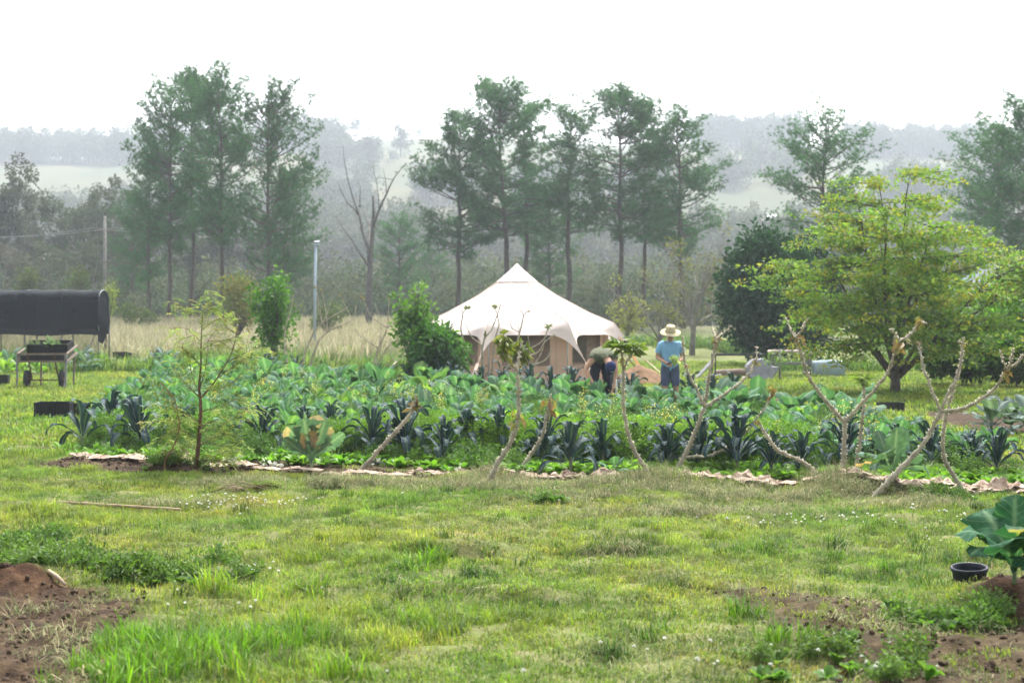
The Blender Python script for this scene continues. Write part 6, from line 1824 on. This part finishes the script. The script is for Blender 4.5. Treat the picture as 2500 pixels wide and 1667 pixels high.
X, Y = flat_pt(308, 899); solo('cut_weeds', b.mesh('cut_weeds', M_gum), 'heap of dull green cuttings on the low crate pile', 'cuttings', None, (X, Y, H1(X, Y)))

def cart():
    Y = 38.6; X = (103 - 1250) / FPX * Y
    b0 = Vector((X, Y, H1(X, Y)))
    t = thing('hand_cart', 'two-wheeled wooden and steel hand cart carrying a crate of seedlings', 'cart', b0, rad(3))
    W, D = 1.25, 1.15
    zf, zb = .95, 1.16
    def p(x, y, z):
        return np.array([x, y, z])
    def rail(nm, a, c, w=.05, h=.05, m=M_wood, par=t):
        bb = MB(); bb.add(*beam(a, c, w, h)); return part(nm, bb.mesh(nm, m), par)
    for z in (0, -.2):
        rail('rail', p(-W / 2, 0, zf + z), p(W / 2, 0, zf + z)); rail('rail', p(-W / 2, D, zb + z), p(W / 2, D, zb + z))
        rail('rail', p(-W / 2 - .03, 0, zf + z), p(-W / 2 - .03, D, zb + z)); rail('rail', p(W / 2 + .03, 0, zf + z), p(W / 2 + .03, D, zb + z))
    for x in (-W / 2, W / 2):
        rail('corner_post', p(x, 0.0, zf - .22), p(x, 0.0, zf + .03), .05, .05)
    for i in range(7):
        y = D * (i + .5) / 7; z = zf - .19 + (zb - zf) * y / D
        rail('tray_board', p(-W / 2 + .01, y, z), p(W / 2 - .01, y, z), D / 7 - .015, .018)
    bb = MB(); bb.add(*box((0, -.0, zf - .1), (W - .08, .012, .14))); part('tray_front', bb.mesh('tray_front', M_blk), t)
    rail('leg', p(-W / 2 - .04, -.02, -.03), p(-W / 2 - .04, -.02, zf), .045, .045, M_grey); rail('leg', p(W / 2 + .02, -.12, -.03), p(W / 2 + .03, -.02, zf), .05, .05, M_grey)
    rail('leg', p(-W / 2 + .3, D - .1, -.03), p(-W / 2 + .3, D, zb - .2), .045, .045); rail('leg', p(W / 2 - .05, D - .1, -.03), p(W / 2 - .05, D, zb - .2), .045, .045)
    for x, x2 in ((-.38, -.30), (.32, .42)):
        rail('brace', p(x, -.05, zf - .0), p(x2, .12, .24), .035, .035, M_rust)
    rail('axle', p(-.44, .12, .24), p(.5, .12, .24), .035, .035, M_rust)
    for x in (-.44, .5):
        wh = part('wheel', MB().add(*tube([[-.05, 0, 0], [.05, 0, 0]], [.05, .05], 12)).mesh('hub', M_rust, True), t, (x, .12, .265), (0, 0, rad(4)))
        bb = MB(); P = np.array([[0, .215 * math.cos(a), .215 * math.sin(a)] for a in np.linspace(0, 2 * PI, 33)]); V = []
        n = 10
        for a in np.linspace(0, 2 * PI, 33)[:-1]:
            for q in np.arange(n) * 2 * PI / n:
                R = .21 + .05 * math.cos(q); V.append([.06 * math.sin(q), R * math.cos(a), R * math.sin(a)])
        F = [[i * n + j, i * n + (j + 1) % n, ((i + 1) % 32) * n + (j + 1) % n, ((i + 1) % 32) * n + j] for i in range(32) for j in range(n)]
        bb.add(V, F); part('tyre', bb.mesh('tyre', M_tyre, True), wh)
        bb = MB()
        for a in np.linspace(0, 2 * PI, 25)[:-1]:
            a2 = a + 2 * PI / 24
            bb.add([[-.03, .165 * math.cos(a), .165 * math.sin(a)], [.03, .165 * math.cos(a), .165 * math.sin(a)], [.03, .165 * math.cos(a2), .165 * math.sin(a2)], [-.03, .165 * math.cos(a2), .165 * math.sin(a2)]], [[0, 1, 2, 3]])
        for k in range(5):
            a = k * 2 * PI / 5; bb.add(*beam([0, .04 * math.cos(a), .04 * math.sin(a)], [0, .168 * math.cos(a), .168 * math.sin(a)], .03, .02))
        part('rim', bb.mesh('rim', M_rust), wh)
    mw = Matrix.Translation(b0) @ Matrix.Rotation(rad(3), 4, 'Z')
    til = math.atan2(zb - zf, D)
    for k, (x, lab) in enumerate([(-.2, 'black seedling crate on the left of the hand cart'), (.36, 'black seedling crate on the right of the hand cart')]):
        q = mw @ Vector((x, .55, zf - .1 + .55 * (zb - zf) / D))
        solo('crate', CR, lab, 'crate', 'crates on the hand cart', q, (til, 0, rad(3) + PI / 2 * 0), (.9, 1.6, 1.15))
    rr = np.random.default_rng(12)
    for k, (x, col, lab) in enumerate([(-.3, (.16, .22, .12), 'pale seedling sprouting on the left of the cart crate'), (.12, (.17, .26, .13), 'taller pale seedling in the middle of the cart crate'), (-.42, (.1, .16, .07), 'small seedling at the far left of the cart crate'), (.3, (.12, .2, .08), 'small seedling at the right of the cart crate')]):
        bb = MB(); leaf_cloud(bb, rr.normal(0, .04, (6, 3)) + [0, 0, .2], .08, 9, .12, [col], rr, -.5); V, F = tube([[0, 0, 0], [0, 0, .2]], [.005, .004], 5); bb.add(V, F, (.1, .15, .06))
        q = mw @ Vector((x, .35, zf - .02)); solo('seedling', bb.mesh('seedling', M_gum), lab, 'seedling', 'seedlings on the cart', q, (0, 0, 0), (1, 1, 1.35 if k == 1 else 1))
    for k, (x, lab) in enumerate([(-.08, 'pink plant pot in the cart crate, left one'), (.2, 'dull pink plant pot in the cart crate, right one')]):
        bb = MB(); V, F = tube([[0, 0, 0], [0, 0, .13], [0, 0, .15], [0, 0, .15], [0, 0, .03]], [.055, .075, .08, .066, .05], 12); bb.add(V, F)
        q = mw @ Vector((x, .3, zf + .0)); solo('plant_pot', bb.mesh('plant_pot', plain('pink_plastic', (.4, .1, .17) if k == 0 else (.3, .12, .15), .5, .1, 5), True), lab, 'pot', None, q)
cart()

def shade_house():
    M_cl = plain('black_shade_cloth', (.017, .02, .026), .85, .3, 1.2, bump=.3, bscale=6, transp=.08, spec=.1)
    M_cl2 = plain('black_shade_cloth_hem', (.02, .022, .028), .8, .2, 2)
    M_post = plain('steel_post', (.16, .175, .19), .6, .1, 5, metal=.3)
    Y = 55.0; x1 = (240 - 1250) / FPX * Y; x0 = x1 - 9.6
    z0 = H1(x1, Y)
    t = thing('shade_house', 'long shade house with black shade cloth over arched steel hoops', 'shade house', (x0, Y, z0))
    L = x1 - x0; D = 1.5
    prof = [(0, 1.32), (-.02, 1.6), (0, 2.68), (.05, 2.84), (.2, 2.97), (.45, 3.05), (.75, 3.08), (1.05, 3.05), (1.3, 2.97), (1.45, 2.84), (1.5, 2.68), (1.52, 1.6), (1.5, 1.32)]
    xs = np.linspace(0, L, 43); hoop = np.arange(0, L + .01, 1.43) + (L % 1.43)
    b = MB(); V = []
    for x in xs:
        dh = np.min(np.abs(hoop - x)); sag = .05 * min(dh / .7, 1)
        for i, (y, z) in enumerate(prof):
            V.append([x, y + (.02 * math.sin(x * 5 + i) if z < 2.6 else 0), z - (sag if z > 2.6 else 0) + (.03 * math.sin(x * 2.3) if i in (0, 12) else 0)])
    n = len(prof)
    F = [[i * n + j, (i + 1) * n + j, (i + 1) * n + j + 1, i * n + j + 1] for i in range(len(xs) - 1) for j in range(n - 1)]
    b.add(V, F); cl = part('shade_cloth', b.mesh('shade_cloth', M_cl, True), t)
    b = MB(); V = []
    for x in xs:
        for z in (1.30, 1.55):
            V.append([x, -.03 + .015 * math.sin(x * 4), z + .03 * math.sin(x * 2.3) * (z < 1.4)])
    b.add(V, [[2 * i, 2 * i + 2, 2 * i + 3, 2 * i + 1] for i in range(len(xs) - 1)]); part('cloth_hem', b.mesh('cloth_hem', M_cl2, True), cl)
    # loose flap hanging past the end hoop
    b = MB(); V = []
    for q in np.linspace(0, 1, 7):
        for z in np.linspace(1.05, 2.8, 8):
            wv = .05 * math.sin(z * 5 + q * 4); reach = .36 * math.sin(PI * np.clip((z - .9) / 2.1, 0, 1)) + .02
            V.append([L + q * reach, -.05 + wv + .3 * q, z - .1 * q])
    b.add(V, [[i * 8 + j, (i + 1) * 8 + j, (i + 1) * 8 + j + 1, i * 8 + j + 1] for i in range(6) for j in range(7)]); part('loose_flap', b.mesh('loose_flap', M_cl2, True), t)
    b = MB(); V = [[L - .03, y, z] for y, z in prof]; V.append([L - .03, .75, 1.4])
    b.add(V, [[i, i + 1, n, -1] for i in range(n - 1)]); part('end_cloth', b.mesh('end_cloth', M_cl, False), t)
    for x in hoop:
        b = MB(); P = [[x, .0, -.1]] + [[x, y + (.03 if y < .75 else -.03), z - .03] for y, z in prof] + [[x, D, -.1]]
        V, F = tube(np.array(P), [.028] * len(P), 7); b.add(V, F); part('hoop', b.mesh('hoop', M_post, True), t)
    for z, y in ((2.6, .04), (3.03, .75), (1.55, .04)):
        b = MB(); V, F = tube([[0, y, z], [L, y, z]], [.02, .02], 6); b.add(V, F); part('purlin', b.mesh('purlin', M_post, True), t)
    b = MB(); V, F = tube([[L - .75, .05, .15], [L - .1, .05, 1.35]], [.025, .025], 6); b.add(V, F); part('brace', b.mesh('brace', M_post, True), t)
    # netting below the hem at the near side
    b = MB(); V = [[0, .06, .05], [L - .05, .06, .05], [L - .05, .06, 1.4], [0, .06, 1.4]]
    b.add(V, [[0, 1, 2, 3]]); part('side_netting', b.mesh('side_netting', plain('thin_green_net', (.12, .13, .06), .9, .1, 3, transp=.55)), t)
shade_house()

# ================================================================== POLE, POWER LINE, ROOF, HOUSES
def props_far():
    Y = 72.0; b0 = base_at(768, Y); Ht = topz(592, Y) - b0.z
    t = thing('lamp_pole', 'pale blue-white metal pole standing before the left pines', 'pole', b0)
    Mp = plain('pale_painted_steel', (.34, .42, .5), .5, .06, 3, metal=.1)
    part('post', MB().add(*tube([[0, 0, -.1], [.02, 0, Ht * .5], [.06, 0, Ht * .97]], [.085, .075, .06], 12)).mesh('post', Mp, True), t)
    b = MB(); b.add(*box((.1, -.05, Ht * .985), (.26, .2, .09))); part('lamp_head', b.mesh('lamp_head', Mp), t)
    b = MB(); b.add(*box((.14, -.12, Ht * .985 + .12), (.28, .22, .03), np.array(Euler((rad(20), 0, 0)).to_matrix()))); part('solar_panel', b.mesh('solar_panel', plain('solar_glass', (.06, .07, .1), .2, .1, 5)), t)
    # power line
    Y = 122.0; b0 = base_at(256, Y); Ht = topz(528, Y) - b0.z
    t = thing('utility_pole', 'pale utility pole among the gums at the left carrying wires', 'utility pole', b0)
    part('post', MB().add(*tube([[0, 0, -.2], [0, 0, Ht]], [.17, .12], 10)).mesh('post', M_pale, True), t)
    b = MB(); b.add(*box((0, 0, Ht * .88), (1.9, .12, .12))); part('crossarm', b.mesh('crossarm', M_wood), t)
    b1 = base_at(-420, 118.0)
    t1 = thing('utility_pole', 'utility pole beyond the left border carrying wires', 'utility pole', b1)
    part('post', MB().add(*tube([[0, 0, -.2], [0, 0, Ht]], [.17, .12], 10)).mesh('post', M_pale, True), t1)
    b = MB(); b.add(*box((0, 0, Ht * .88), (1.9, .12, .12))); part('crossarm', b.mesh('crossarm', M_wood), t1)
    Mw = plain('wire', (.3, .31, .32), .5, .05, 3, metal=.3)
    for k, dx in enumerate((-.8, .8)):
        a = np.array(b1) + [dx, 0, Ht * .9]; c = np.array(b0) + [dx, 0, Ht * .9]
        e = np.array(base_at(900, 128.0)) + [dx, 0, Ht * .9]
        P = [a * (1 - q) + c * q - np.array([0, 0, 4 * 1.0 * q * (1 - q)]) for q in np.linspace(0, 1, 20)] + [c * (1 - q) + e * q - np.array([0, 0, 4 * .8 * q * (1 - q)]) for q in np.linspace(.05, 1, 20)]
        V, F = tube(np.array(P), [.012] * 40, 4, False)
        solo('power_line', MB().add(V, F).mesh('power_line', Mw), ['upper power line wire crossing the left woodland', 'lower power line wire crossing the left woodland'][k], 'wire', None)
    t2 = thing('utility_pole', 'utility pole hidden behind the dead tree', 'utility pole', base_at(900, 128.0))
    part('post', MB().add(*tube([[0, 0, -.2], [0, 0, Ht]], [.17, .12], 10)).mesh('post', M_pale, True), t2)
    # house with grey roof at the right border
    Y = 74.0; b0 = base_at(2562, Y)
    t = thing('house', 'house with blue-grey metal gable roof half hidden by shrubs at the right border', 'house', b0, rad(8))
    zt = topz(628, Y) - b0.z; ze = zt - 1.5
    b = MB(); b.add(*box((0, 3, ze / 2), (5.6, 6, ze))); part('wall', b.mesh('wall', plain('pale_cladding', (.45, .45, .43), .8, .08, 2)), t)
    b = MB()
    for s in (-1, 1):
        V = [[s * 3.1, -.4, ze - .15], [0, -.4, zt], [0, 6.4, zt], [s * 3.1, 6.4, ze - .15]]
        b.add(V + [[v[0], v[1], v[2] - .1] for v in V], [[0, 1, 2, 3], [4, 7, 6, 5], [0, 4, 5, 1], [3, 2, 6, 7], [0, 3, 7, 4]])
    b.add([[-2.9, -.02, ze - .05], [2.9, -.02, ze - .05], [0, -.02, zt - .1]], [[0, 1, 2]])
    part('roof', b.mesh('roof', plain('blue_grey_roof', (.1, .125, .16), .75, .1, 3, spec=.1)), t)
    b = MB(); b.add(*box((-1.2, -.03, 1.5), (1.2, .06, 1.1))); part('window', b.mesh('window', plain('window_glass', (.05, .06, .07), .15, .1, 3)), t)
    b = MB(); b.add(*box((1.2, -.03, 1.05), (.9, .06, 2.05))); part('door', b.mesh('door', plain('door_paint', (.2, .18, .16), .6, .1, 3)), t)
    # farmhouses on the ridge
    Mwh = plain('white_weatherboard', (.75, .75, .75), .7, .05, 1); Mrf = plain('pale_roof', (.68, .7, .73), .5, .05, 1)
    for k, (px, py, lab) in enumerate([(1783, 362, 'tiny white farmhouse on the right ridge, left one'), (1893, 370, 'tiny white farmhouse on the right ridge, middle one'), (1945, 384, 'tiny white shed below the right ridge, right one'), (1880, 545, 'small pale roof low on the wooded slope')]):
        x, y, z = hill_pt(px, py)
        t = thing('farmhouse', lab, 'house', (x, y, z + .3), rng.uniform(-.4, .4), None, .55)
        b = MB(); b.add(*box((0, 0, 1.2), (9, 6, 3.6))); part('wall', b.mesh('wall', Mwh), t)
        b = MB(); V = [[-5, -3.5, 2.9], [5, -3.5, 2.9], [5, 0, 5.2], [-5, 0, 5.2], [5, 3.5, 2.9], [-5, 3.5, 2.9]]; b.add(V, [[0, 1, 2, 3], [3, 2, 4, 5], [0, 3, 5, -1], [1, 4, 2, -1]]); part('roof', b.mesh('roof', Mrf), t)
        b = MB(); b.add(*box((-2, -3.02, 1.4), (1.6, .06, 1.3))); part('window', b.mesh('window', M_blk), t)
props_far()

# ================================================================== YARD THINGS ON THE RIGHT
def yard():
    c = lambda x, y: (1700 + x / 4.276, 780 + y / 4.276)
    Y = 45.5
    def w(px, py, d=0.0):
        return np.array(at(px, py, Y + d))
    b0 = base_at(1805, Y)
    t = thing('steel_table_frame', 'bare dark steel table frame on the grass beyond the bed', 'table frame', b0)
    M_st = plain('dark_steel', (.05, .055, .06), .6, .2, 8, metal=.4)
    zt = topz(866, Y) - b0.z; hw = 117 / FPX * Y / 2
    for a, c2 in [((-hw, 0), (hw, 0)), ((-hw, .8), (hw, .8)), ((-hw, 0), (-hw, .8)), ((hw, 0), (hw, .8))]:
        part('rail', MB().add(*beam((a[0], a[1], zt), (c2[0], c2[1], zt), .05, .06)).mesh('rail', M_st), t)
    for x in (-hw, hw):
        for y in (0, .8):
            part('leg', MB().add(*beam((x, y, -.03), (x, y, zt), .04, .04)).mesh('leg', M_st), t)
    # weathered slab stump
    r = np.random.default_rng(6)
    b1 = base_at(1857, 44.0); z1 = topz(880, 44.0) - b1.z; z0 = topz(922, 44.0) - b1.z
    ns = 22; ring = []
    for j in range(ns):
        a = j * 2 * PI / ns; q = 1 + r.normal(0, .09); ring.append([.48 * q * math.cos(a), (z1 + .03) * .5 * q * math.sin(a)])
    V = []
    for y, s in ((-.16, .93), (-.13, 1), (.12, 1.02), (.16, .9)):
        for x, z in ring:
            V.append([x * s, y + .25 * (z / max(z1, .1)), (z1 + .02) * .5 + z * s])
    F = [[i * ns + j, i * ns + (j + 1) % ns, (i + 1) * ns + (j + 1) % ns, (i + 1) * ns + j] for i in range(3) for j in range(ns)]
    V.append([0, -.165, z1 * .5]); V.append([0, .165, z1 * .5])
    F += [[4 * ns, (j + 1) % ns, j, -1] for j in range(ns)] + [[4 * ns + 1, 3 * ns + j, 3 * ns + (j + 1) % ns, -1] for j in range(ns)]
    solo('wood_slab', MB().add(V, F).mesh('wood_slab', plain('silver_grey_wood', (.24, .24, .27), .9, .25, 5, bump=.7, bscale=14)), 'silver-grey weathered slab of tree trunk standing on edge', 'wood slab', None, b1)
    # log on the ground, leaning planks
    p, q = np.array(at(1745, 905, 46.5)), np.array(at(1822, 897, 46.0)); p[2] = H1(p[0], p[1]) + .13; q[2] = H1(q[0], q[1]) + .17
    P = smooth_path([p, (p + q) / 2 + [0, 0, .01], q], 8)
    solo('log', MB().add(*tube(P, [.12, .13, .14, .135, .14, .15, .15, .14], 12)).mesh('log', plain('log_bark', (.2, .15, .12), .9, .3, 8, bump=.7, bscale=14), True), 'brown log lying on the grass under the steel table frame', 'log')
    for k, (a, c2, lab) in enumerate([((1698, 905), (1738, 882), 'grey plank leaning up beside the steel table frame'), ((1708, 912), (1760, 896), 'pale plank lying low beside the log')]):
        p, q = np.array(at(*a, 45.0)), np.array(at(*c2, 45.4)); p[2] = max(H1(p[0], p[1]) + .03, 0)
        if k == 1:
            q[2] = H1(q[0], q[1]) + .15
        solo('plank', MB().add(*beam(p, q, .16, .04)).mesh('plank', M_grey), lab, 'plank')
    # bench of grey posts with round poles across the top
    Yb = 46.5; b2 = base_at(1933, Yb); hw = 95 / FPX * Yb / 2
    t = thing('pole_bench', 'grey timber bench with a row of round pole ends along its top', 'bench', b2)
    zt = topz(864, Yb) - b2.z; zm = topz(888, Yb) - b2.z
    for x in (-hw + .05, hw - .05):
        for y in (0.06, .75):
            part('leg', MB().add(*beam((x, y, -.03), (x, y, zt), .11, .11)).mesh('leg', M_grey), t)
    for y in (0.0, .8):
        part('rail', MB().add(*beam((-hw, y, zm), (hw, y, zm), .13, .05)).mesh('rail', M_grey), t)
    me = MB().add(*tube([[0, -.1, 0], [0, .95, 0]], [.062, .058], 12)).mesh('round_pole', plain('cut_pole_ends', (.36, .3, .25), .85, .15, 9), True)
    for i in range(9):
        part('round_pole', me, t, (-hw + .06 + i * (2 * hw - .12) / 8, 0, zt + .06 + .006 * math.sin(i * 2.2)))
    # thin post
    X, Yp = flat_pt(1903, 930); solo('thin_post', MB().add(*tube([[0, 0, -.1], [.02, 0, 1.0]], [.035, .03], 8)).mesh('thin_post', M_grey, True), 'thin grey post standing in front of the pole bench', 'post', None, (X, Yp, H1(X, Yp)))
    # pale blue tub on a stand
    Yt = 46.0; b3 = base_at(2030, Yt); hw = 80 / FPX * Yt / 2
    zt = topz(882, Yt) - b3.z; zb = topz(922, Yt) - b3.z
    t = thing('water_tub', 'pale blue-white plastic tank half hidden by drooping branches', 'tank', b3)
    Mt = plain('pale_blue_plastic', (.36, .45, .54), .45, .06, 3)
    b = MB(); V = []
    for z, s in ((zb + .03, .94), (zb + .06, 1), (zt - .08, 1), (zt, .95)):
        for a in np.linspace(0, 2 * PI, 25)[:-1]:
            c_, s_ = math.cos(a), math.sin(a); m_ = max(abs(c_), abs(s_)) ** .75
            V.append([hw * s * c_ / m_ * .95, .45 + .42 * s * s_ / m_, z])
    F = [[i * 24 + j, i * 24 + (j + 1) % 24, (i + 1) * 24 + (j + 1) % 24, (i + 1) * 24 + j] for i in range(3) for j in range(24)]
    V.append([0, .45, zt]); F += [[96, 72 + j, 72 + (j + 1) % 24, -1] for j in range(24)]
    b.add(V, F); part('tank', b.mesh('tank', Mt, True), t)
    for x in (-hw * .8, hw * .8):
        for y in (.1, .8):
            part('leg', MB().add(*beam((x, y, -.02), (x, y, zb + .04), .07, .07)).mesh('leg', M_blk), t)
    b = MB(); b.add(*box((0, .45, zt + .012), (.5, .4, .025))); part('lid', b.mesh('lid', Mt), t)
    # blue sheet glimpsed behind the tree and pale bowl
    # spoil heap behind the standing person
    X, Yh = (1562 - 1250) / FPX * 41.0, 41.0
    rows_ = []; rr = np.random.default_rng(9)
    n = 26; V = []
    for i in range(n):
        for j in range(n):
            x, y = (i / (n - 1) - .5) * 2.3, (j / (n - 1) - .5) * 1.8
            d = math.hypot(x / 1.15, y / .9); z = .62 * max(0, 1 - d) ** .9 + rr.normal(0, .02) * (d < 1) - (.08 if d >= 1 else 0)
            V.append([x, y, z])
    F = [[i * n + j, i * n + j + 1, (i + 1) * n + j + 1, (i + 1) * n + j] for i in range(n - 1) for j in range(n - 1)]
    solo('soil_heap', MB().add(V, F).mesh('soil_heap', plain('tan_soil', (.2, .125, .075), .95, .3, 5, bump=.8, bscale=25, spec=.1), True), 'heap of tan brown soil between the tent and the standing person', 'soil heap', None, (X, Yh, H1(X, Yh) - .02), (0, 0, .2))
yard()

# ================================================================== SMALL THINGS IN FRONT
def small():
    # crumpled pale sheet mulch along the front of the bed
    Ms = plain('crumpled_pale_paper', (.34, .25, .19), .95, .2, 9, bump=.8, bscale=25, col2=(.56, .45, .36), spec=.1)
    Mw = plain('whitish_scrap', (.7, .69, .62), .85, .1, 10)
    r = np.random.default_rng(55)
    def sheet_piece(w, d, h, seed):
        q = np.random.default_rng(seed); n, m = 20, 10; V = []
        ax = q.uniform(0, 10)
        for i in range(n):
            for j in range(m):
                x, y = (i / (n - 1) - .5) * w, (j / (m - 1) - .5) * d
                e = min(1, 4 * min(i, n - 1 - i) / n + .15) * (1 - .5 * abs(j / (m - 1) - .5) * 2)
                z = h * e * (.15 + 1.5 * abs(vnoise(np.array([x * 9 + ax]), np.array([y * 9 + ax]), seed)[0]) + .9 * abs(vnoise(np.array([x * 22]), np.array([y * 22 + ax]), seed)[0]))
                V.append([x + q.normal(0, .012), y + q.normal(0, .012) + .05 * math.sin(x * 6 + ax), max(z, -.01)])
        F = [[i * m + j, i * m + j + 1, (i + 1) * m + j + 1, (i + 1) * m + j] for i in range(n - 1) for j in range(m - 1)]
        return MB().add(V, F).mesh('paper_sheet', Ms, False)
    SH = [(270, 1128, .5, .2, .07), (330, 1132, .42, .2, .06), (430, 1128, .6, .25, .14), (455, 1140, .45, .2, .1), (330, 1120, .3, .15, .05), (640, 1146, .5, .16, .05), (740, 1152, .6, .18, .04), (820, 1158, .5, .15, .04), (960, 1160, .5, .15, .05), (1085, 1160, .4, .14, .06), (1150, 1156, .45, .16, .08), (1290, 1166, .3, .12, .05), (1395, 1172, .55, .18, .09), (1480, 1172, .5, .17, .08), (1545, 1176, .35, .15, .06),
          (1690, 1182, .5, .17, .08), (1770, 1180, .65, .2, .12), (1850, 1184, .6, .2, .1), (1930, 1186, .5, .2, .08), (2010, 1190, .4, .15, .06), (2200, 1196, .55, .2, .09), (2265, 1194, .6, .22, .14), (2400, 1202, .6, .2, .1), (2455, 1206, .6, .22, .12), (2520, 1206, .5, .2, .1), (2340, 1204, .3, .14, .06), (200, 1124, .4, .18, .06), (520, 1140, .45, .18, .08), (590, 1144, .5, .18, .06), (880, 1158, .5, .16, .06), (1030, 1162, .45, .16, .06), (1220, 1164, .5, .16, .07), (1340, 1170, .5, .18, .08), (1620, 1180, .5, .18, .08), (2080, 1192, .5, .18, .08), (2140, 1194, .5, .18, .08)]
    for i, (px, py, w, d, h) in enumerate(SH):
        X, Y = flat_pt(px, py)
        solo('paper_sheet', sheet_piece(w * r.uniform(.7, 1.3), d * r.uniform(.8, 1.4), h * r.uniform(.8, 1.5), 500 + i), 'crumpled pale tan sheet mulch at the bed front, %s piece from the left' % ORD[sorted(range(len(SH)), key=lambda k: SH[k][0]).index(i)], 'mulch sheet', 'crumpled sheets along the bed front', (X, Y, H1(X, Y) + .03), (0, 0, -.25 + r.normal(0, .15)))
    # white withered scraps
    def scrap(seed):
        q = np.random.default_rng(seed); b = MB(); leaf_cloud(b, q.normal(0, .015, (4, 3)) * [2.2, 1, .5] + [0, 0, .02], .03, 7, .042, [(.6, .6, .52), (.5, .52, .4)], q, 0, .6, 1.5); return b.mesh('white_scrap', M_clover)
    for i, (px, py, s) in enumerate([(360, 1122, 1.2), (565, 1138, 1.3), (590, 1142, .9), (660, 1140, 1.2), (930, 1132, 1.4), (1120, 1152, 1.0), (1640, 1165, .6), (1710, 1168, .7), (1810, 1172, .5), (185, 1112, .7), (510, 1132, .7), (2440, 1195, .8), (20, 1110, .8)]):
        X, Y = flat_pt(px, py)
        solo('white_scrap', scrap(600 + i), 'withered white plant scrap by the bed front, %s from the left' % ORD[sorted([360, 565, 590, 660, 930, 1120, 1640, 1710, 1810, 185, 510, 2440, 20]).index(px)], 'plant scrap', 'white scraps along the bed front', (X, Y, H1(X, Y) + .01), (0, 0, i * 1.1), (s * 1.3,) * 3)
    # bamboo pole on the lawn
    p, q = np.array(gp(112, 1228)), np.array(gp(440, 1250)); p[2] += .035; q[2] += .035
    P = [p * (1 - k) + q * k for k in np.linspace(0, 1, 24)]
    solo('bamboo_pole', MB().add(*tube(P, [.014 + .003 * (i % 4 == 0) for i in range(24)], 7)).mesh('bamboo_pole', plain('weathered_bamboo', (.36, .27, .17), .7, .25, 6), True), 'brown bamboo pole lying on the lawn at the left', 'pole')
    # dry twiggy weed at the left
    b = MB(); rr = np.random.default_rng(31)
    for k in range(7):
        V, F = tube(limb_path((0, 0, -.02), (rr.normal(0, .25), rr.normal(0, .2), 1), rr.uniform(.15, .3), rr, 5, 0, .12), np.linspace(.006, .002, 5), 5); b.add(V, F, (.09, .11, .06))
    leaf_cloud(b, rr.normal(0, .04, (8, 3)) + [0, 0, .1], .05, 10, .03, [(.06, .1, .04)], rr)
    g_ = gp(118, 1378); solo('twiggy_weed', b.mesh('twiggy_weed', M_crop), 'dark twiggy weed standing on the lawn near the left soil patch', 'weed', None, g_, (0, 0, 0), (1.2,) * 3)
    # stick on the soil
    p = np.array(gp(118, 1436)); q = np.array(gp(160, 1444)); p[2] += .02; q[2] += .02
    solo('stick', MB().add(*tube([p, (p + q) / 2 + [0, 0, .01], q], [.012, .014, .01], 7)).mesh('stick', plain('pale_stick', (.4, .31, .22), .8, .2, 9), True), 'short pale stick on the dark soil at the left', 'stick')
    # black pot
    X, Y = flat_pt(2368, 1445)
    b = MB(); V = []; ns = 36
    for r_, z_ in [(.095, .0), (.10, .02), (.118, .145), (.124, .148), (.127, .153), (.127, .172), (.122, .175), (.112, .172), (.108, .14), (.092, .02), (.0, .02)]:
        for j in range(ns):
            a = j * 2 * PI / ns; V.append([r_ * math.cos(a), r_ * math.sin(a), z_])
    F = [[i * ns + j, i * ns + (j + 1) % ns, (i + 1) * ns + (j + 1) % ns, (i + 1) * ns + j] for i in range(10) for j in range(ns)]
    solo('plant_pot', b.add(V, F).mesh('plant_pot', plain('dark_grey_plastic', (.02, .025, .037), .55, .35, 14, spec=.2, bump=.2), True), 'empty black plastic plant pot on the grass by the large collard', 'pot', None, (X, Y, H1(X, Y) - .02), (rad(4), rad(-3), 0))
    xo, yo = flat_pt(2432, 1425)
    solo('fallen_leaf', ribbon_leaf('fallen_leaf', .2, lambda q_: brass_w(q_) * .6, [(0, .5), (.5, .8), (1, 1.1)], M_brass, (.75, .45, .03), (.6, .45, .12), n=7, m=4, ruff=.2, seed=5), 'bright yellow leaf beside the black plant pot', 'leaf', None, (xo + .03, yo + .05, H1(xo, yo)), (0, .1, 3.0))
    # bundle of dry grass clippings with roots
    b = MB(); rr = np.random.default_rng(77)
    for k in range(40):
        a = rr.uniform(-.5, .5) + (PI if k % 2 else 0)
        P = limb_path((rr.normal(0, .05), rr.normal(0, .04), .03), (math.cos(a), math.sin(a) * .6, .5), rr.uniform(.12, .3), rr, 5, -.22, .1)
        V, F = tube(P, [.003] * 5, 3, False); b.add(V, F, [(.4, .33, .2), (.3, .24, .14), (.1, .06, .04)][k % 3])
    g_ = gp(605, 1200); solo('uprooted_grass', b.mesh('uprooted_grass', M_straw), 'uprooted bunch of dry grass with dark roots on the lawn', 'grass bunch', None, g_, (0, 0, .3), (1.3,) * 3)
small()
